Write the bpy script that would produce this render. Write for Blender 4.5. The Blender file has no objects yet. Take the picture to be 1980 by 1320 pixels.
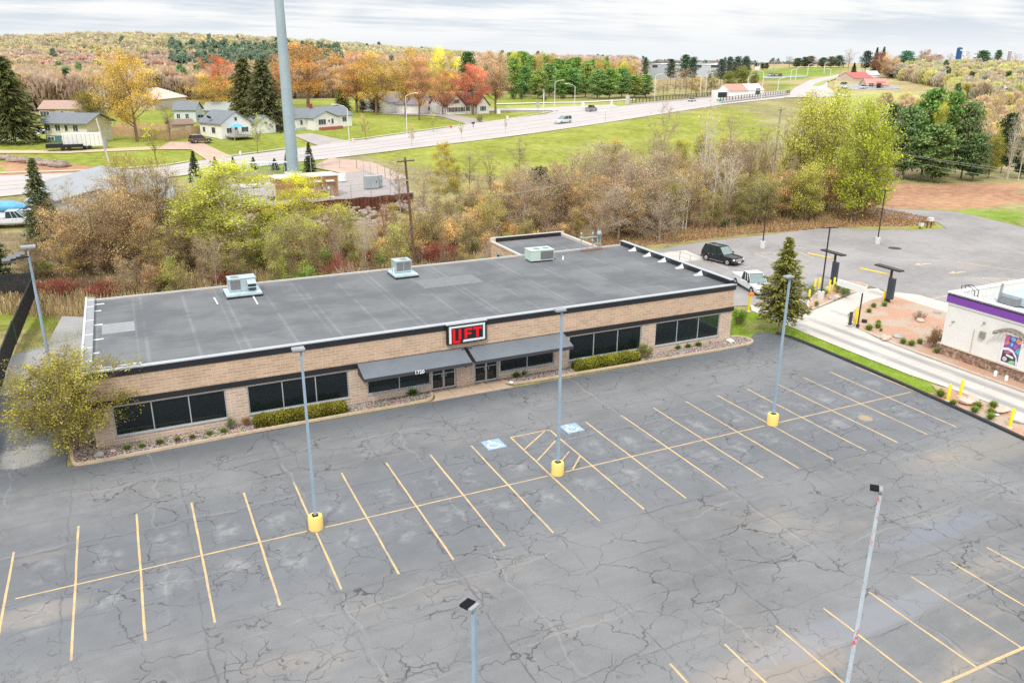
import bpy, bmesh, math, random
import numpy as np
from mathutils import Vector, Matrix
random.seed(7)
RNG = np.random.default_rng(11)
R = math.radians
scene = bpy.context.scene
COL = scene.collection

# ------------------------------------------------------------------ camera model
CAM_P, CAM_Y, CAM_R, CAM_F = 0.33539559, 0.44485304, 0.00517653, 1568.4914
CAM_C = np.array([7.2405, -36.9486, 22.8700])
_f = np.array([math.sin(CAM_Y) * math.cos(CAM_P), math.cos(CAM_Y) * math.cos(CAM_P), -math.sin(CAM_P)])
_r0 = np.array([math.cos(CAM_Y), -math.sin(CAM_Y), 0.0]); _u0 = np.cross(_r0, _f)
_rt = _r0 * math.cos(CAM_R) + _u0 * math.sin(CAM_R); _up = np.cross(_rt, _f)

def ss(a, b, x):
    t = np.clip((x - a) / (b - a), 0, 1)
    return t * t * (3 - 2 * t)

def seg_dist(x, y, pts):
    """distance to a polyline and the sign (+ = right hand side of travel)"""
    best = np.full(np.shape(x), 1e9); sgn = np.ones(np.shape(x))
    for (x0, y0), (x1, y1) in zip(pts[:-1], pts[1:]):
        dx, dy = x1 - x0, y1 - y0; L2 = dx * dx + dy * dy
        t = np.clip(((x - x0) * dx + (y - y0) * dy) / L2, 0, 1)
        d = np.hypot(x - x0 - t * dx, y - y0 - t * dy)
        s = np.where((x - x0) * dy - (y - y0) * dx > 0, 1.0, -1.0)
        m = d < best
        best = np.where(m, d, best); sgn = np.where(m, s, sgn)
    return best, sgn

ROADLINE = [(-400, 20), (-8, 112), (12.4, 117.5), (54.7, 138.5), (106.4, 168.5), (204.9, 236.5), (272, 286), (420, 400), (700, 620)]
def az_pt(px, dist):
    d = _f + _rt * (px - 990) / CAM_F
    h = np.array([d[0], d[1]]); h /= np.linalg.norm(h)
    return (CAM_C[0] + h[0] * dist, CAM_C[1] + h[1] * dist)
RIDGE = []
for px, d, z in [(-900, 1000, 30), (-300, 1020, 32), (0, 1000, 33), (180, 1000, 39), (330, 980, 45), (480, 980, 43.5), (600, 1000, 38), (700, 1020, 30), (800, 1060, 21), (900, 1100, 16), (1050, 1200, 12), (1250, 1400, 9)]:
    RIDGE.append(az_pt(px, d) + (z * .64,))
def T(x, y):
    x = np.asarray(x, float); y = np.asarray(y, float)
    d, s = seg_dist(x, y, ROADLINE)
    base = np.where(s > 0, 3 * (1 - ss(8, 58, d)), 3 + 2.0 * ss(12, 50, d))
    base = base - 1.3 * np.exp(-((y - 53) / 8.0) ** 2) * ss(-14, 2, x) * (1 - ss(54, 68, x))
    # wooded ridge to the left
    z = base
    bump = np.zeros_like(z)
    for (x0, y0, h0), (x1, y1, h1) in zip(RIDGE[:-1], RIDGE[1:]):
        dx, dy = x1 - x0, y1 - y0; L2 = dx * dx + dy * dy
        t = np.clip(((x - x0) * dx + (y - y0) * dy) / L2, 0, 1)
        dd = np.hypot(x - x0 - t * dx, y - y0 - t * dy)
        bump = np.maximum(bump, (h0 + (h1 - h0) * t) * np.exp(-(dd / 210.0) ** 2))
    z = z + bump
    hx, hy = az_pt(1600, 950)
    z = z + 14.0 * np.exp(-(((x - hx) ** 2 + (y - hy) ** 2) / 260.0 ** 2))
    hx, hy = az_pt(1900, 700)
    z = z + 9.0 * np.exp(-(((x - hx) ** 2 + (y - hy) ** 2) / 200.0 ** 2))
    return z

def ray(px, py):
    d = _f + _rt * (px - 990) / CAM_F + _up * (660 - py) / CAM_F
    return d / np.linalg.norm(d)
_ts = np.concatenate([np.arange(25, 300, 1.0), 300 * 1.01 ** np.arange(0, 260)])
def A(px, py, dz=0.0):
    """the ground point seen at photo pixel (px, py)"""
    d = ray(px, py)
    P = CAM_C[None] + _ts[:, None] * d[None]
    below = P[:, 2] < T(P[:, 0], P[:, 1])
    i = int(np.argmax(below)) if below.any() else len(_ts) - 1
    lo, hi = _ts[max(i - 1, 0)], _ts[i]
    for _ in range(25):
        m = (lo + hi) / 2; p = CAM_C + m * d
        if p[2] < T(p[0], p[1]): hi = m
        else: lo = m
    p = CAM_C + hi * d
    return Vector((p[0], p[1], float(T(p[0], p[1])) + dz))
def Z(px, py, z=0.0):
    d = ray(px, py); t = (z - CAM_C[2]) / d[2]; p = CAM_C + t * d
    return Vector((p[0], p[1], z))
def depth(p): return float((np.array(p) - CAM_C) @ _f)
def hgt(p, py):
    """height above p that reaches photo row py"""
    lo, hi = 0.0, 150.0
    for _ in range(40):
        m = (lo + hi) / 2; q = np.array([p[0], p[1], p[2] + m]) - CAM_C
        row = 660 - CAM_F * (q @ _up) / (q @ _f)
        if row > py: lo = m
        else: hi = m
    return lo
def wid(p, px): return px * depth(p) / CAM_F

# ------------------------------------------------------------------ materials
MATS = {}
def new_mat(name):
    m = bpy.data.materials.new(name); m.use_nodes = True
    nt = m.node_tree; b = nt.nodes['Principled BSDF']
    return m, nt, b
def N(nt, typ, **kw):
    n = nt.nodes.new(typ)
    for k, v in kw.items():
        if k.startswith('i_'):
            n.inputs[k[2:].replace('_', ' ')].default_value = v
        else: setattr(n, k, v)
    return n
def mathn(nt, op, a, b=None, c=None, clamp=False):
    n = nt.nodes.new('ShaderNodeMath'); n.operation = op; n.use_clamp = clamp
    for i, v in enumerate((a, b, c)):
        if v is None: continue
        if isinstance(v, (int, float)): n.inputs[i].default_value = v
        else: nt.links.new(v, n.inputs[i])
    return n.outputs[0]
def mixc(nt, fac, a, b, blend='MIX'):
    n = nt.nodes.new('ShaderNodeMix'); n.data_type = 'RGBA'; n.blend_type = blend
    for i, v in ((0, fac), (6, a), (7, b)):
        if isinstance(v, (int, float)): n.inputs[i].default_value = v
        elif isinstance(v, (tuple, list)): n.inputs[i].default_value = (*v[:3], 1)
        else: nt.links.new(v, n.inputs[i])
    return n.outputs[2]
def ramp(nt, src, lo, hi):
    n = nt.nodes.new('ShaderNodeMapRange'); n.interpolation_type = 'SMOOTHSTEP'
    nt.links.new(src, n.inputs[0]); n.inputs[1].default_value = lo; n.inputs[2].default_value = hi
    return n.outputs[0]
def objco(nt):
    return nt.nodes.new('ShaderNodeTexCoord').outputs['Object']
def noise(nt, co, scale, detail=4, rough=.55, dim=None):
    n = nt.nodes.new('ShaderNodeTexNoise'); n.inputs['Scale'].default_value = scale
    n.inputs['Detail'].default_value = detail; n.inputs['Roughness'].default_value = rough
    nt.links.new(co, n.inputs['Vector']); return n.outputs['Fac'], n.outputs['Color']
def scaled(nt, co, s, loc=(0, 0, 0)):
    n = nt.nodes.new('ShaderNodeMapping'); n.inputs['Scale'].default_value = s; n.inputs['Location'].default_value = loc
    nt.links.new(co, n.inputs[0]); return n.outputs[0]
def bump(nt, b, h, strength=.3, dist=.05):
    n = nt.nodes.new('ShaderNodeBump'); n.inputs['Strength'].default_value = strength; n.inputs['Distance'].default_value = dist
    nt.links.new(h, n.inputs['Height']); nt.links.new(n.outputs[0], b.inputs['Normal'])
def mat(name, col, rough=.6, metal=0., var=.12, scale=3., spec=.4, bmp=0., coat=0.):
    """plain paint / metal / concrete with weathering noise"""
    if name in MATS: return MATS[name]
    m, nt, b = new_mat(name)
    co = objco(nt); f, _ = noise(nt, co, scale, 5, .6)
    f2, _ = noise(nt, co, scale * 9, 3, .6)
    k = mathn(nt, 'ADD', mathn(nt, 'MULTIPLY', f, .7), mathn(nt, 'MULTIPLY', f2, .3))
    k = ramp(nt, k, .3, .7)
    lo = tuple(c * (1 - var) for c in col[:3]); hi = tuple(min(c * (1 + var), .95) for c in col[:3])
    nt.links.new(mixc(nt, k, lo, hi), b.inputs['Base Color'])
    b.inputs['Roughness'].default_value = rough; b.inputs['Metallic'].default_value = metal
    b.inputs['Specular IOR Level'].default_value = spec
    if coat: b.inputs['Coat Weight'].default_value = coat; b.inputs['Coat Roughness'].default_value = .06
    if bmp: bump(nt, b, f2, bmp)
    MATS[name] = m; return m

# ------------------------------------------------------------------ mesh building
class MB:
    def __init__(s): s.v = []; s.f = []
    def add(s, vs, fs):
        o = len(s.v); s.v += [tuple(v) for v in vs]; s.f += [tuple(i + o for i in f) for f in fs]; return s
    def box(s, x0, x1, y0, y1, z0, z1):
        return s.add([(x0, y0, z0), (x1, y0, z0), (x1, y1, z0), (x0, y1, z0), (x0, y0, z1), (x1, y0, z1), (x1, y1, z1), (x0, y1, z1)],
                     [(3, 2, 1, 0), (4, 5, 6, 7), (0, 1, 5, 4), (1, 2, 6, 5), (2, 3, 7, 6), (3, 0, 4, 7)])
    def prism(s, poly, z0, z1):
        n = len(poly)
        ar = sum(poly[i][0] * poly[(i + 1) % n][1] - poly[(i + 1) % n][0] * poly[i][1] for i in range(n))
        if ar < 0: poly = poly[::-1]
        vs = [(p[0], p[1], z0) for p in poly] + [(p[0], p[1], z1) for p in poly]
        return s.add(vs, [tuple(range(n))[::-1], tuple(range(n, 2 * n))] + [(i, (i + 1) % n, n + (i + 1) % n, n + i) for i in range(n)])
    def tube(s, pts, rs, n=8, cap=True):
        pts = [Vector(p) for p in pts]
        if isinstance(rs, (int, float)): rs = [rs] * len(pts)
        rings = []
        for i, p in enumerate(pts):
            d = (pts[min(i + 1, len(pts) - 1)] - pts[max(i - 1, 0)])
            d = d.normalized() if d.length > 1e-9 else Vector((0, 0, 1))
            a = Vector((1, 0, 0)) if abs(d.x) < .8 else Vector((0, 1, 0))
            u = (a - d * a.dot(d)).normalized(); w = d.cross(u)
            rings.append([p + (u * math.cos(2 * math.pi * (k + .5) / n) + w * math.sin(2 * math.pi * (k + .5) / n)) * rs[i] for k in range(n)])
        vs = [v for r in rings for v in r]; fs = []
        for i in range(len(pts) - 1):
            for k in range(n):
                fs.append((i * n + k, i * n + (k + 1) % n, (i + 1) * n + (k + 1) % n, (i + 1) * n + k))
        if cap: fs += [tuple(range(n))[::-1], tuple(range((len(pts) - 1) * n, len(pts) * n))]
        return s.add(vs, fs)
    def ball(s, c, r, seg=10, rings=6, sc=(1, 1, 1), jit=0.):
        vs = []; fs = []
        for i in range(rings + 1):
            th = math.pi * i / rings
            for k in range(seg):
                ph = 2 * math.pi * k / seg; q = r * (1 + random.uniform(-jit, jit))
                vs.append((c[0] + q * sc[0] * math.sin(th) * math.cos(ph), c[1] + q * sc[1] * math.sin(th) * math.sin(ph), c[2] + r * sc[2] * math.cos(th) * (1 + random.uniform(-jit, jit))))
        for i in range(rings):
            for k in range(seg):
                fs.append((i * seg + k, (i + 1) * seg + k, (i + 1) * seg + (k + 1) % seg, i * seg + (k + 1) % seg))
        return s.add(vs, fs)
    def quad(s, a, b, c, d): return s.add([a, b, c, d], [(0, 1, 2, 3)])
    def build(s, name, m, parent=None, smooth=False, bevel=0., loc=None, rz=0.):
        me = bpy.data.meshes.new(name); me.from_pydata(s.v, [], s.f); me.validate(); me.update()
        if m: me.materials.append(m)
        if smooth:
            me.polygons.foreach_set('use_smooth', [True] * len(me.polygons))
            me.set_sharp_from_angle(angle=R(38))
        o = bpy.data.objects.new(name, me); COL.objects.link(o)
        if parent: o.parent = parent
        if loc is not None: o.location = loc
        if rz: o.rotation_euler = (0, 0, rz)
        if bevel:
            md = o.modifiers.new('bevel', 'BEVEL'); md.width = bevel; md.segments = 2; md.limit_method = 'ANGLE'
        return o

def tag(o, label=None, cat=None, group=None, kind=None):
    if label: o['label'] = label
    if cat: o['category'] = cat
    if group: o['group'] = group
    if kind: o['kind'] = kind
    return o
def thing(name, label, cat, loc=(0, 0, 0), rz=0., group=None):
    o = bpy.data.objects.new(name, None); COL.objects.link(o)
    o.empty_display_size = .3
    o.location = loc; o.rotation_euler = (0, 0, rz)
    return tag(o, label, cat, group)
def copy_tree(o, parent=None):
    c = o.copy(); COL.objects.link(c)
    if parent: c.parent = parent
    for ch in list(o.children): copy_tree(ch, c)
    return c
def npmesh(name, verts, faces, m, attr=None, smooth=False):
    """fast mesh from numpy arrays; faces all quads or all tris"""
    me = bpy.data.meshes.new(name); nv = len(verts); nf = len(faces); k = faces.shape[1]
    me.vertices.add(nv); me.vertices.foreach_set('co', np.asarray(verts, np.float32).ravel())
    me.loops.add(nf * k); me.loops.foreach_set('vertex_index', np.asarray(faces, np.int32).ravel())
    me.polygons.add(nf); me.polygons.foreach_set('loop_start', np.arange(0, nf * k, k, dtype=np.int32))
    me.update(calc_edges=True)
    if attr is not None:
        a = np.asarray(attr, np.float32)
        if a.ndim == 1: a = np.repeat(a[:, None], 3, 1)
        a = np.concatenate([a, np.ones((nv, 1), np.float32)], 1)
        at = me.attributes.new('tint', 'FLOAT_COLOR', 'POINT'); at.data.foreach_set('color', a.ravel())
    if smooth: me.polygons.foreach_set('use_smooth', np.ones(nf, bool))
    if m: me.materials.append(m)
    me.validate(); return me
def link_mesh(name, me, parent=None):
    o = bpy.data.objects.new(name, me); COL.objects.link(o)
    if parent: o.parent = parent
    return o
def struct(o, name=None):
    o['kind'] = 'structure'
    if name: o.name = name
    return o
def text_mesh(txt, size, m, extrude=.01, name='lettering', bold=0.0):
    cu = bpy.data.curves.new('t', 'FONT'); cu.body = txt; cu.size = size; cu.extrude = extrude; cu.offset = bold
    cu.align_x = 'CENTER'; cu.align_y = 'CENTER'
    o = bpy.data.objects.new('t', cu); COL.objects.link(o); bpy.context.view_layer.update()
    me = bpy.data.meshes.new_from_object(o.evaluated_get(bpy.context.evaluated_depsgraph_get()))
    bpy.data.objects.remove(o); me.materials.clear(); me.materials.append(m); me.name = name
    return me
# ================================================================== ground cover colours
GRASS = (.25, .285, .05); GRASS_L = (.31, .36, .07); TAN = (.40, .31, .19); LITTER = (.36, .25, .15); DIRT = (.42, .235, .145)
MUD = (.20, .15, .11); WOOD = (.25, .19, .12); DRYG = (.30, .27, .12)

def inpoly(x, y, poly):
    c = np.zeros(np.shape(x), bool); n = len(poly); j = n - 1
    for i in range(n):
        xi, yi = poly[i][:2]; xj, yj = poly[j][:2]
        if yi != yj:
            c ^= ((yi > y) != (yj > y)) & (x < (xj - xi) * (y - yi) / (yj - yi) + xi)
        j = i
    return c
def pxpoly(pts): return [tuple(A(*p)[:2]) for p in pts]
gx = np.concatenate([-np.geomspace(4200, 62, 46), np.arange(-60, 190, 1.25), np.geomspace(192, 4200, 74)])
gy = np.concatenate([-np.geomspace(700, 62, 14), np.arange(-60, 0, 3), np.arange(0, 150, 1.25), np.arange(150, 330, 3.0), np.geomspace(333, 4500, 70)])
GX, GY = np.meshgrid(gx, gy)
GZ = T(GX, GY) - .05
colr = np.zeros(GX.shape + (3,)); colr[:] = DRYG
def paint(mask, c, a=1.0):
    mm = (mask * a)[..., None]; colr[:] = colr * (1 - mm) + np.array(c) * mm
wob = lambda s, a: a * (np.sin(GX * s + 1.7 * np.sin(GY * s * .7)) + np.sin(GY * s * 1.3 + 2 * np.sin(GX * s * .5)))
X2 = GX + wob(.35, .8); Y2 = GY + wob(.31, .8)
dR, sR = seg_dist(GX, GY, ROADLINE)
far = np.hypot(GX - CAM_C[0], GY - CAM_C[1])
paint((far > 520).astype(float), (.42, .34, .17))
paint(((dR < 150) & (sR < 0) & (GX < 200)).astype(float), GRASS)
paint(inpoly(GX, GY, pxpoly([(-300, 345), (-300, 262), (0, 268), (90, 262), (400, 290), (640, 230), (720, 215), (1010, 205), (1100, 220), (720, 290), (300, 320)])).astype(float), (.265, .30, .05))
# sunlit roadside field
fieldp = pxpoly([(690, 298), (1290, 222), (1420, 205), (1500, 250), (1440, 300), (1230, 325), (1000, 345), (880, 330), (800, 320)])
paint(inpoly(X2, Y2, fieldp), (.275, .30, .05))
paint(ss(.2, 1.2, np.sin(GX * .21 + GY * .13) + np.sin(GX * .083 - GY * .31)) * inpoly(X2, Y2, fieldp) * .5, (.38, .38, .09))
# far right meadow
mead = pxpoly([(1560, 215), (1600, 182), (1700, 176), (1985, 200), (1985, 245), (1700, 240)])
paint(inpoly(X2, Y2, mead), (.42, .42, .16))
paint(inpoly(X2, Y2, pxpoly([(1690, 212), (1985, 212), (1985, 330), (1720, 300)])), (.40, .31, .20))
hillg = pxpoly([(1380, 150), (1480, 134), (1560, 131), (1660, 133), (1640, 142), (1560, 152), (1500, 158)])
paint(inpoly(X2, Y2, hillg), (.20, .28, .045))
paint(inpoly(X2, Y2, pxpoly([(1478, 185), (1470, 165), (1500, 160), (1530, 168), (1520, 188)])), (.20, .28, .045))
paint(inpoly(X2, Y2, pxpoly([(1420, 160), (1480, 155), (1500, 175), (1480, 185)])), (.38, .24, .12))
paint(inpoly(X2, Y2, pxpoly([(980, 205), (1250, 192), (1400, 188), (1400, 196), (1120, 214), (985, 222)])), (.36, .38, .10))
# shrubby gully, woods floor, grass strip behind the store
gully = [(-60, 57), (2, 42), (20, 39.5), (62, 40), (66, 47), (70, 60), (60, 72), (40, 76), (20, 78), (-60, 90)]
paint(inpoly(X2, Y2, gully), WOOD)
woods = [(56, 44), (66, 49.5), (78, 49.5), (86, 50), (103, 48), (113, 43), (119, 46), (119, 60), (135, 76), (175, 90), (170, 125), (120, 108), (98, 100), (75, 86), (52, 76)]
paint(inpoly(X2, Y2, woods), LITTER)
paint(inpoly(X2, Y2, [(48, 72), (62, 62), (84, 70), (104, 88), (116, 104), (98, 103), (78, 92), (60, 90), (50, 86)]), (.33, .26, .13), .8)
paint(inpoly(X2, Y2, pxpoly([(1290, 470), (1480, 445), (1700, 425), (1700, 410), (1500, 425), (1290, 445)])), (.36, .20, .10))
paint(inpoly(X2, Y2, pxpoly([(1745, 430), (1760, 444), (1830, 441), (1822, 428)])), GRASS)
paint(inpoly(X2, Y2, [(-60, 33), (60, 33), (60, 40), (20, 40.5), (2, 43.5), (-3, 52), (-3, 60), (-60, 62)]), (.24, .26, .05))
paint(inpoly(X2, Y2, [(-30, 38), (3, 38), (3, 42), (-30, 48)]), (.34, .25, .15), .6)
# dirt and grass at the far right
dirt = pxpoly([(1662, 405), (1675, 375), (1712, 356), (1985, 352), (1985, 392), (1850, 404), (1745, 404), (1700, 396)])
paint(inpoly(X2, Y2, dirt), DIRT)
paint(inpoly(X2, Y2, pxpoly([(1838, 408), (1880, 400), (1985, 406), (1985, 440), (1910, 425)])), (.20, .28, .045))
# residential yards left of the road
paint(inpoly(X2, Y2, pxpoly([(0, 312), (50, 312), (190, 322), (330, 335), (300, 345), (0, 345)])), DIRT)
paint(inpoly(X2, Y2, pxpoly([(340, 330), (620, 300), (720, 330), (760, 352), (640, 350), (500, 330), (330, 350)])), (.24, .31, .05))
paint(inpoly(X2, Y2, [(53, 8), (57.6, 14.6), (58.2, 10), (60.6, 8), (61.2, 22), (55, 24), (53, 22)]), (.22, .31, .04))
paint(inpoly(GX, GY, [(56, -2.4), (61, -2.4), (61, 14), (56, 14)]), (.22, .31, .04))
paint(inpoly(X2, Y2, pxpoly([(1430, 640), (1500, 640), (1510, 620), (1450, 615)])), (.33, .24, .14), .7)
nv = colr.reshape(-1, 3)
m, nt, b = new_mat('ground_cover')
att = N(nt, 'ShaderNodeVertexColor', layer_name='tint').outputs['Color']
geo = nt.nodes.new('ShaderNodeNewGeometry').outputs['Position']
n1, _ = noise(nt, geo, .05, 3); n2, _ = noise(nt, geo, .6, 5, .65); n3, _ = noise(nt, geo, 7, 3, .7)
k = mathn(nt, 'ADD', mathn(nt, 'MULTIPLY', n2, 1.5), mathn(nt, 'MULTIPLY', n3, 1.1))
k = mathn(nt, 'ADD', k, mathn(nt, 'MULTIPLY', n1, .8)); k = mathn(nt, 'SUBTRACT', k, .74)
c = mixc(nt, 1.0, att, k, 'MULTIPLY')
dryf = ramp(nt, n1, .5, .75)
c = mixc(nt, mathn(nt, 'MULTIPLY', dryf, .35), c, (.40, .36, .16))
c = mixc(nt, mathn(nt, 'MULTIPLY', ramp(nt, n2, .56, .74), .4), c, (.34, .29, .13))
nt.links.new(c, b.inputs['Base Color']); b.inputs['Roughness'].default_value = .95; b.inputs['Specular IOR Level'].default_value = .1
bump(nt, b, n3, .5, .1); GROUNDM = m
ny_, nx_ = GX.shape
idx = np.arange(nx_ * ny_).reshape(ny_, nx_)
fc = np.stack([idx[:-1, :-1], idx[:-1, 1:], idx[1:, 1:], idx[1:, :-1]], -1).reshape(-1, 4)
me = npmesh('ground', np.stack([GX, GY, GZ], -1).reshape(-1, 3), fc, m, nv, True)
struct(link_mesh('ground', me))

# ================================================================== asphalt
def asphalt(name, base, crack=1.0, stalls=False, warm=0.3, cell=.33):
    m, nt, b = new_mat(name)
    pos = nt.nodes.new('ShaderNodeNewGeometry').outputs['Position']
    nA, cA = noise(nt, pos, .11, 4, .6); nB, cB = noise(nt, pos, .9, 5, .65); nC, _ = noise(nt, pos, 14, 3, .8); nL, _ = noise(nt, scaled(nt, pos, (.5, 4, 1)), .5, 4, .6)
    col = mixc(nt, ramp(nt, nA, .35, .65), tuple(v * .84 for v in base), tuple(v * 1.12 for v in base))
    col = mixc(nt, mathn(nt, 'MULTIPLY', ramp(nt, nB, .35, .75), .32), col, tuple(v * 1.35 for v in base))
    col = mixc(nt, mathn(nt, 'MULTIPLY', ramp(nt, nL, .45, .7), .16), col, tuple(v * 1.5 for v in base))
    nG, _ = noise(nt, pos, 45, 2, .9)
    g = mathn(nt, 'ADD', mathn(nt, 'ADD', mathn(nt, 'MULTIPLY', nC, .7), mathn(nt, 'MULTIPLY', nG, .7)), .30)
    col = mixc(nt, 1., col, g, 'MULTIPLY')
    sep = nt.nodes.new('ShaderNodeSeparateXYZ'); nt.links.new(pos, sep.inputs[0])
    if stalls:
        ay = mathn(nt, 'ABSOLUTE', sep.outputs['Y'])
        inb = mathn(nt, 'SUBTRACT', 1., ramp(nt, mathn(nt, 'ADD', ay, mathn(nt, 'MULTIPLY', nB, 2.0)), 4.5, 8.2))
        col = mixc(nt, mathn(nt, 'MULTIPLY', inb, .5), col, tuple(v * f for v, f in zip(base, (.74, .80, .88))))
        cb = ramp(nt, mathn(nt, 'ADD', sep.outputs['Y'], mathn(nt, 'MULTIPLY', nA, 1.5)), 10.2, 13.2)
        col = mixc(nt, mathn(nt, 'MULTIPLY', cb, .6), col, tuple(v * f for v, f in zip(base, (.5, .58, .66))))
        # pale stain where each car's engine stood
        fx = mathn(nt, 'FRACT', mathn(nt, 'DIVIDE', mathn(nt, 'SUBTRACT', sep.outputs['X'], .0), 2.74))
        dx = mathn(nt, 'ABSOLUTE', mathn(nt, 'SUBTRACT', fx, .5))
        yy = mathn(nt, 'ABSOLUTE', mathn(nt, 'SUBTRACT', ay, 1.9))
        st = mathn(nt, 'MULTIPLY', mathn(nt, 'SUBTRACT', 1., ramp(nt, dx, .1, .34)), mathn(nt, 'SUBTRACT', 1., ramp(nt, yy, .3, 1.6)))
        st = mathn(nt, 'MULTIPLY', st, ramp(nt, nB, .44, .66))
        col = mixc(nt, mathn(nt, 'MULTIPLY', st, .42), col, (.36, .36, .355))
    # warm dusty drifts
    nW, _ = noise(nt, scaled(nt, pos, (1, 1.7, 1), (31, 7, 0)), .13, 5, .6)
    w = mathn(nt, 'MULTIPLY', ramp(nt, nW, .54, .74), warm)
    if stalls:
        low = mathn(nt, 'SUBTRACT', 1., ramp(nt, sep.outputs['Y'], -9, -4))
        lf = mathn(nt, 'SUBTRACT', 1., ramp(nt, sep.outputs['X'], 1, 6))
        w = mathn(nt, 'MULTIPLY', w, mathn(nt, 'ADD', mathn(nt, 'MAXIMUM', low, lf), .15))
        # pale worn island at the left margin, muddy puddle hollow bottom right
        def blob(cx, cy, rx, ry):
            q = mathn(nt, 'ADD', mathn(nt, 'POWER', mathn(nt, 'DIVIDE', mathn(nt, 'SUBTRACT', sep.outputs['X'], cx), rx), 2.), mathn(nt, 'POWER', mathn(nt, 'DIVIDE', mathn(nt, 'SUBTRACT', sep.outputs['Y'], cy), ry), 2.))
            q = mathn(nt, 'ADD', q, mathn(nt, 'MULTIPLY', mathn(nt, 'SUBTRACT', nB, .5), 1.6))
            return mathn(nt, 'SUBTRACT', 1., ramp(nt, q, .4, 1.3))
        for (cx, cy, rx, ry), cc, aa in (((-.3, 15.5, 1.6, 1.8), (.36, .35, .33), .8), ((1.2, -1.6, 2.2, .9), (.36, .30, .25), .35), ((28.5, -17.8, 3.4, 1.3), (.36, .295, .24), .5),
                                        ((33, -17.2, 6.5, .8), (.24, .25, .275), .55), ((43, -13.6, 4.5, .7), (.2, .22, .26), .5), ((53, -8.5, 7, 1.6), (.30, .265, .22), .35), ((50.5, -1.9, .5, .5), (.40, .30, .18), .8)):
            col = mixc(nt, mathn(nt, 'MULTIPLY', blob(cx, cy, rx, ry), aa), col, cc)
    col = mixc(nt, w, col, (.36, .30, .24))
    # cracks: crazed cells plus long paving joints
    dis = nt.nodes.new('ShaderNodeVectorMath'); dis.operation = 'MULTIPLY_ADD'
    nD, cD = noise(nt, pos, .55, 3, .6)
    nt.links.new(cD, dis.inputs[0]); dis.inputs[1].default_value = (3.2, 2.2, 0); nt.links.new(pos, dis.inputs[2])
    def lines(scale, w, mask=None):
        v = nt.nodes.new('ShaderNodeTexVoronoi'); v.feature = 'DISTANCE_TO_EDGE'; v.voronoi_dimensions = '2D'; v.inputs['Scale'].default_value = scale
        nt.links.new(dis.outputs[0], v.inputs['Vector'])
        l = mathn(nt, 'SUBTRACT', 1., ramp(nt, v.outputs['Distance'], w * scale * .25, w * scale))
        return mathn(nt, 'MULTIPLY', l, mask) if mask is not None else l
    mk1 = ramp(nt, nA, .42, .54); _, _c = noise(nt, scaled(nt, pos, (1, 1, 1), (9, 40, 0)), .16, 3)
    mk2 = ramp(nt, _, .40, .50)
    L1 = lines(cell, .055, mk2); L2 = lines(cell * 2.0, .036, mathn(nt, 'MULTIPLY', mk1, ramp(nt, nW, .46, .54)))
    dj, cj = noise(nt, pos, .35, 3, .6)
    wob = mathn(nt, 'MULTIPLY', mathn(nt, 'SUBTRACT', dj, .5), 1.0)
    def joint(comp, per, off, w, amp=1.):
        q = mathn(nt, 'ADD', mathn(nt, 'DIVIDE', sep.outputs[comp], per), mathn(nt, 'MULTIPLY', wob, amp / per)); q = mathn(nt, 'FRACT', mathn(nt, 'ADD', q, off))
        q = mathn(nt, 'MULTIPLY', mathn(nt, 'ABSOLUTE', mathn(nt, 'SUBTRACT', q, .5)), per)
        return mathn(nt, 'SUBTRACT', 1., ramp(nt, q, w * .3, w))
    J = mathn(nt, 'MAXIMUM', joint('X', 5.6, .1, .07), joint('Y', 3.1, .35, .06))
    J = mathn(nt, 'MULTIPLY', mathn(nt, 'MULTIPLY', J, ramp(nt, nB, .36, .56)), .8)
    cr = mathn(nt, 'MAXIMUM', mathn(nt, 'MAXIMUM', L1, L2), mathn(nt, 'MULTIPLY', J, .8))
    nK, _ = noise(nt, pos, 1.1, 3, .7); nQ, _ = noise(nt, pos, .28, 2, .5)
    cr = mathn(nt, 'MULTIPLY', mathn(nt, 'MULTIPLY', cr, crack), mathn(nt, 'MULTIPLY', ramp(nt, nK, .34, .46), mathn(nt, 'ADD', .55, mathn(nt, 'MULTIPLY', ramp(nt, nQ, .42, .58), .6))))
    # old sealed cracks read pale near the camera rows, dark elsewhere
    pale = ramp(nt, cA if False else nA, .50, .60)
    ccol = mixc(nt, pale, (.045, .045, .05), (.085, .08, .08))
    col = mixc(nt, mathn(nt, 'MULTIPLY', cr, .66), col, ccol)
    J2 = mathn(nt, 'MULTIPLY', joint('X', 7.3, .62, .09, 1.6), joint('Y', 2.2, .1, 99)); J3 = joint('Y', 5.4, .8, .08, 1.4)
    pj = mathn(nt, 'MULTIPLY', mathn(nt, 'MAXIMUM', J2, J3), ramp(nt, nW, .42, .56))
    col = mixc(nt, mathn(nt, 'MULTIPLY', pj, .14 * crack), col, (.46, .44, .41))
    nt.links.new(col, b.inputs['Base Color']); b.inputs['Roughness'].default_value = .82; b.inputs['Specular IOR Level'].default_value = .28
    bump(nt, b, nC, .25, .02)
    return m
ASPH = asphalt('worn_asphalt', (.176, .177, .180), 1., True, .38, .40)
ASPH2 = asphalt('pale_asphalt', (.285, .268, .262), .3, False, .45, .16)
ASPH3 = asphalt('back_asphalt', (.28, .27, .265), .3, False, 1.3, .2)
CONC = mat('drive_concrete', (.54, .50, .45), .85, var=.08, scale=.7, bmp=.1)
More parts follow.
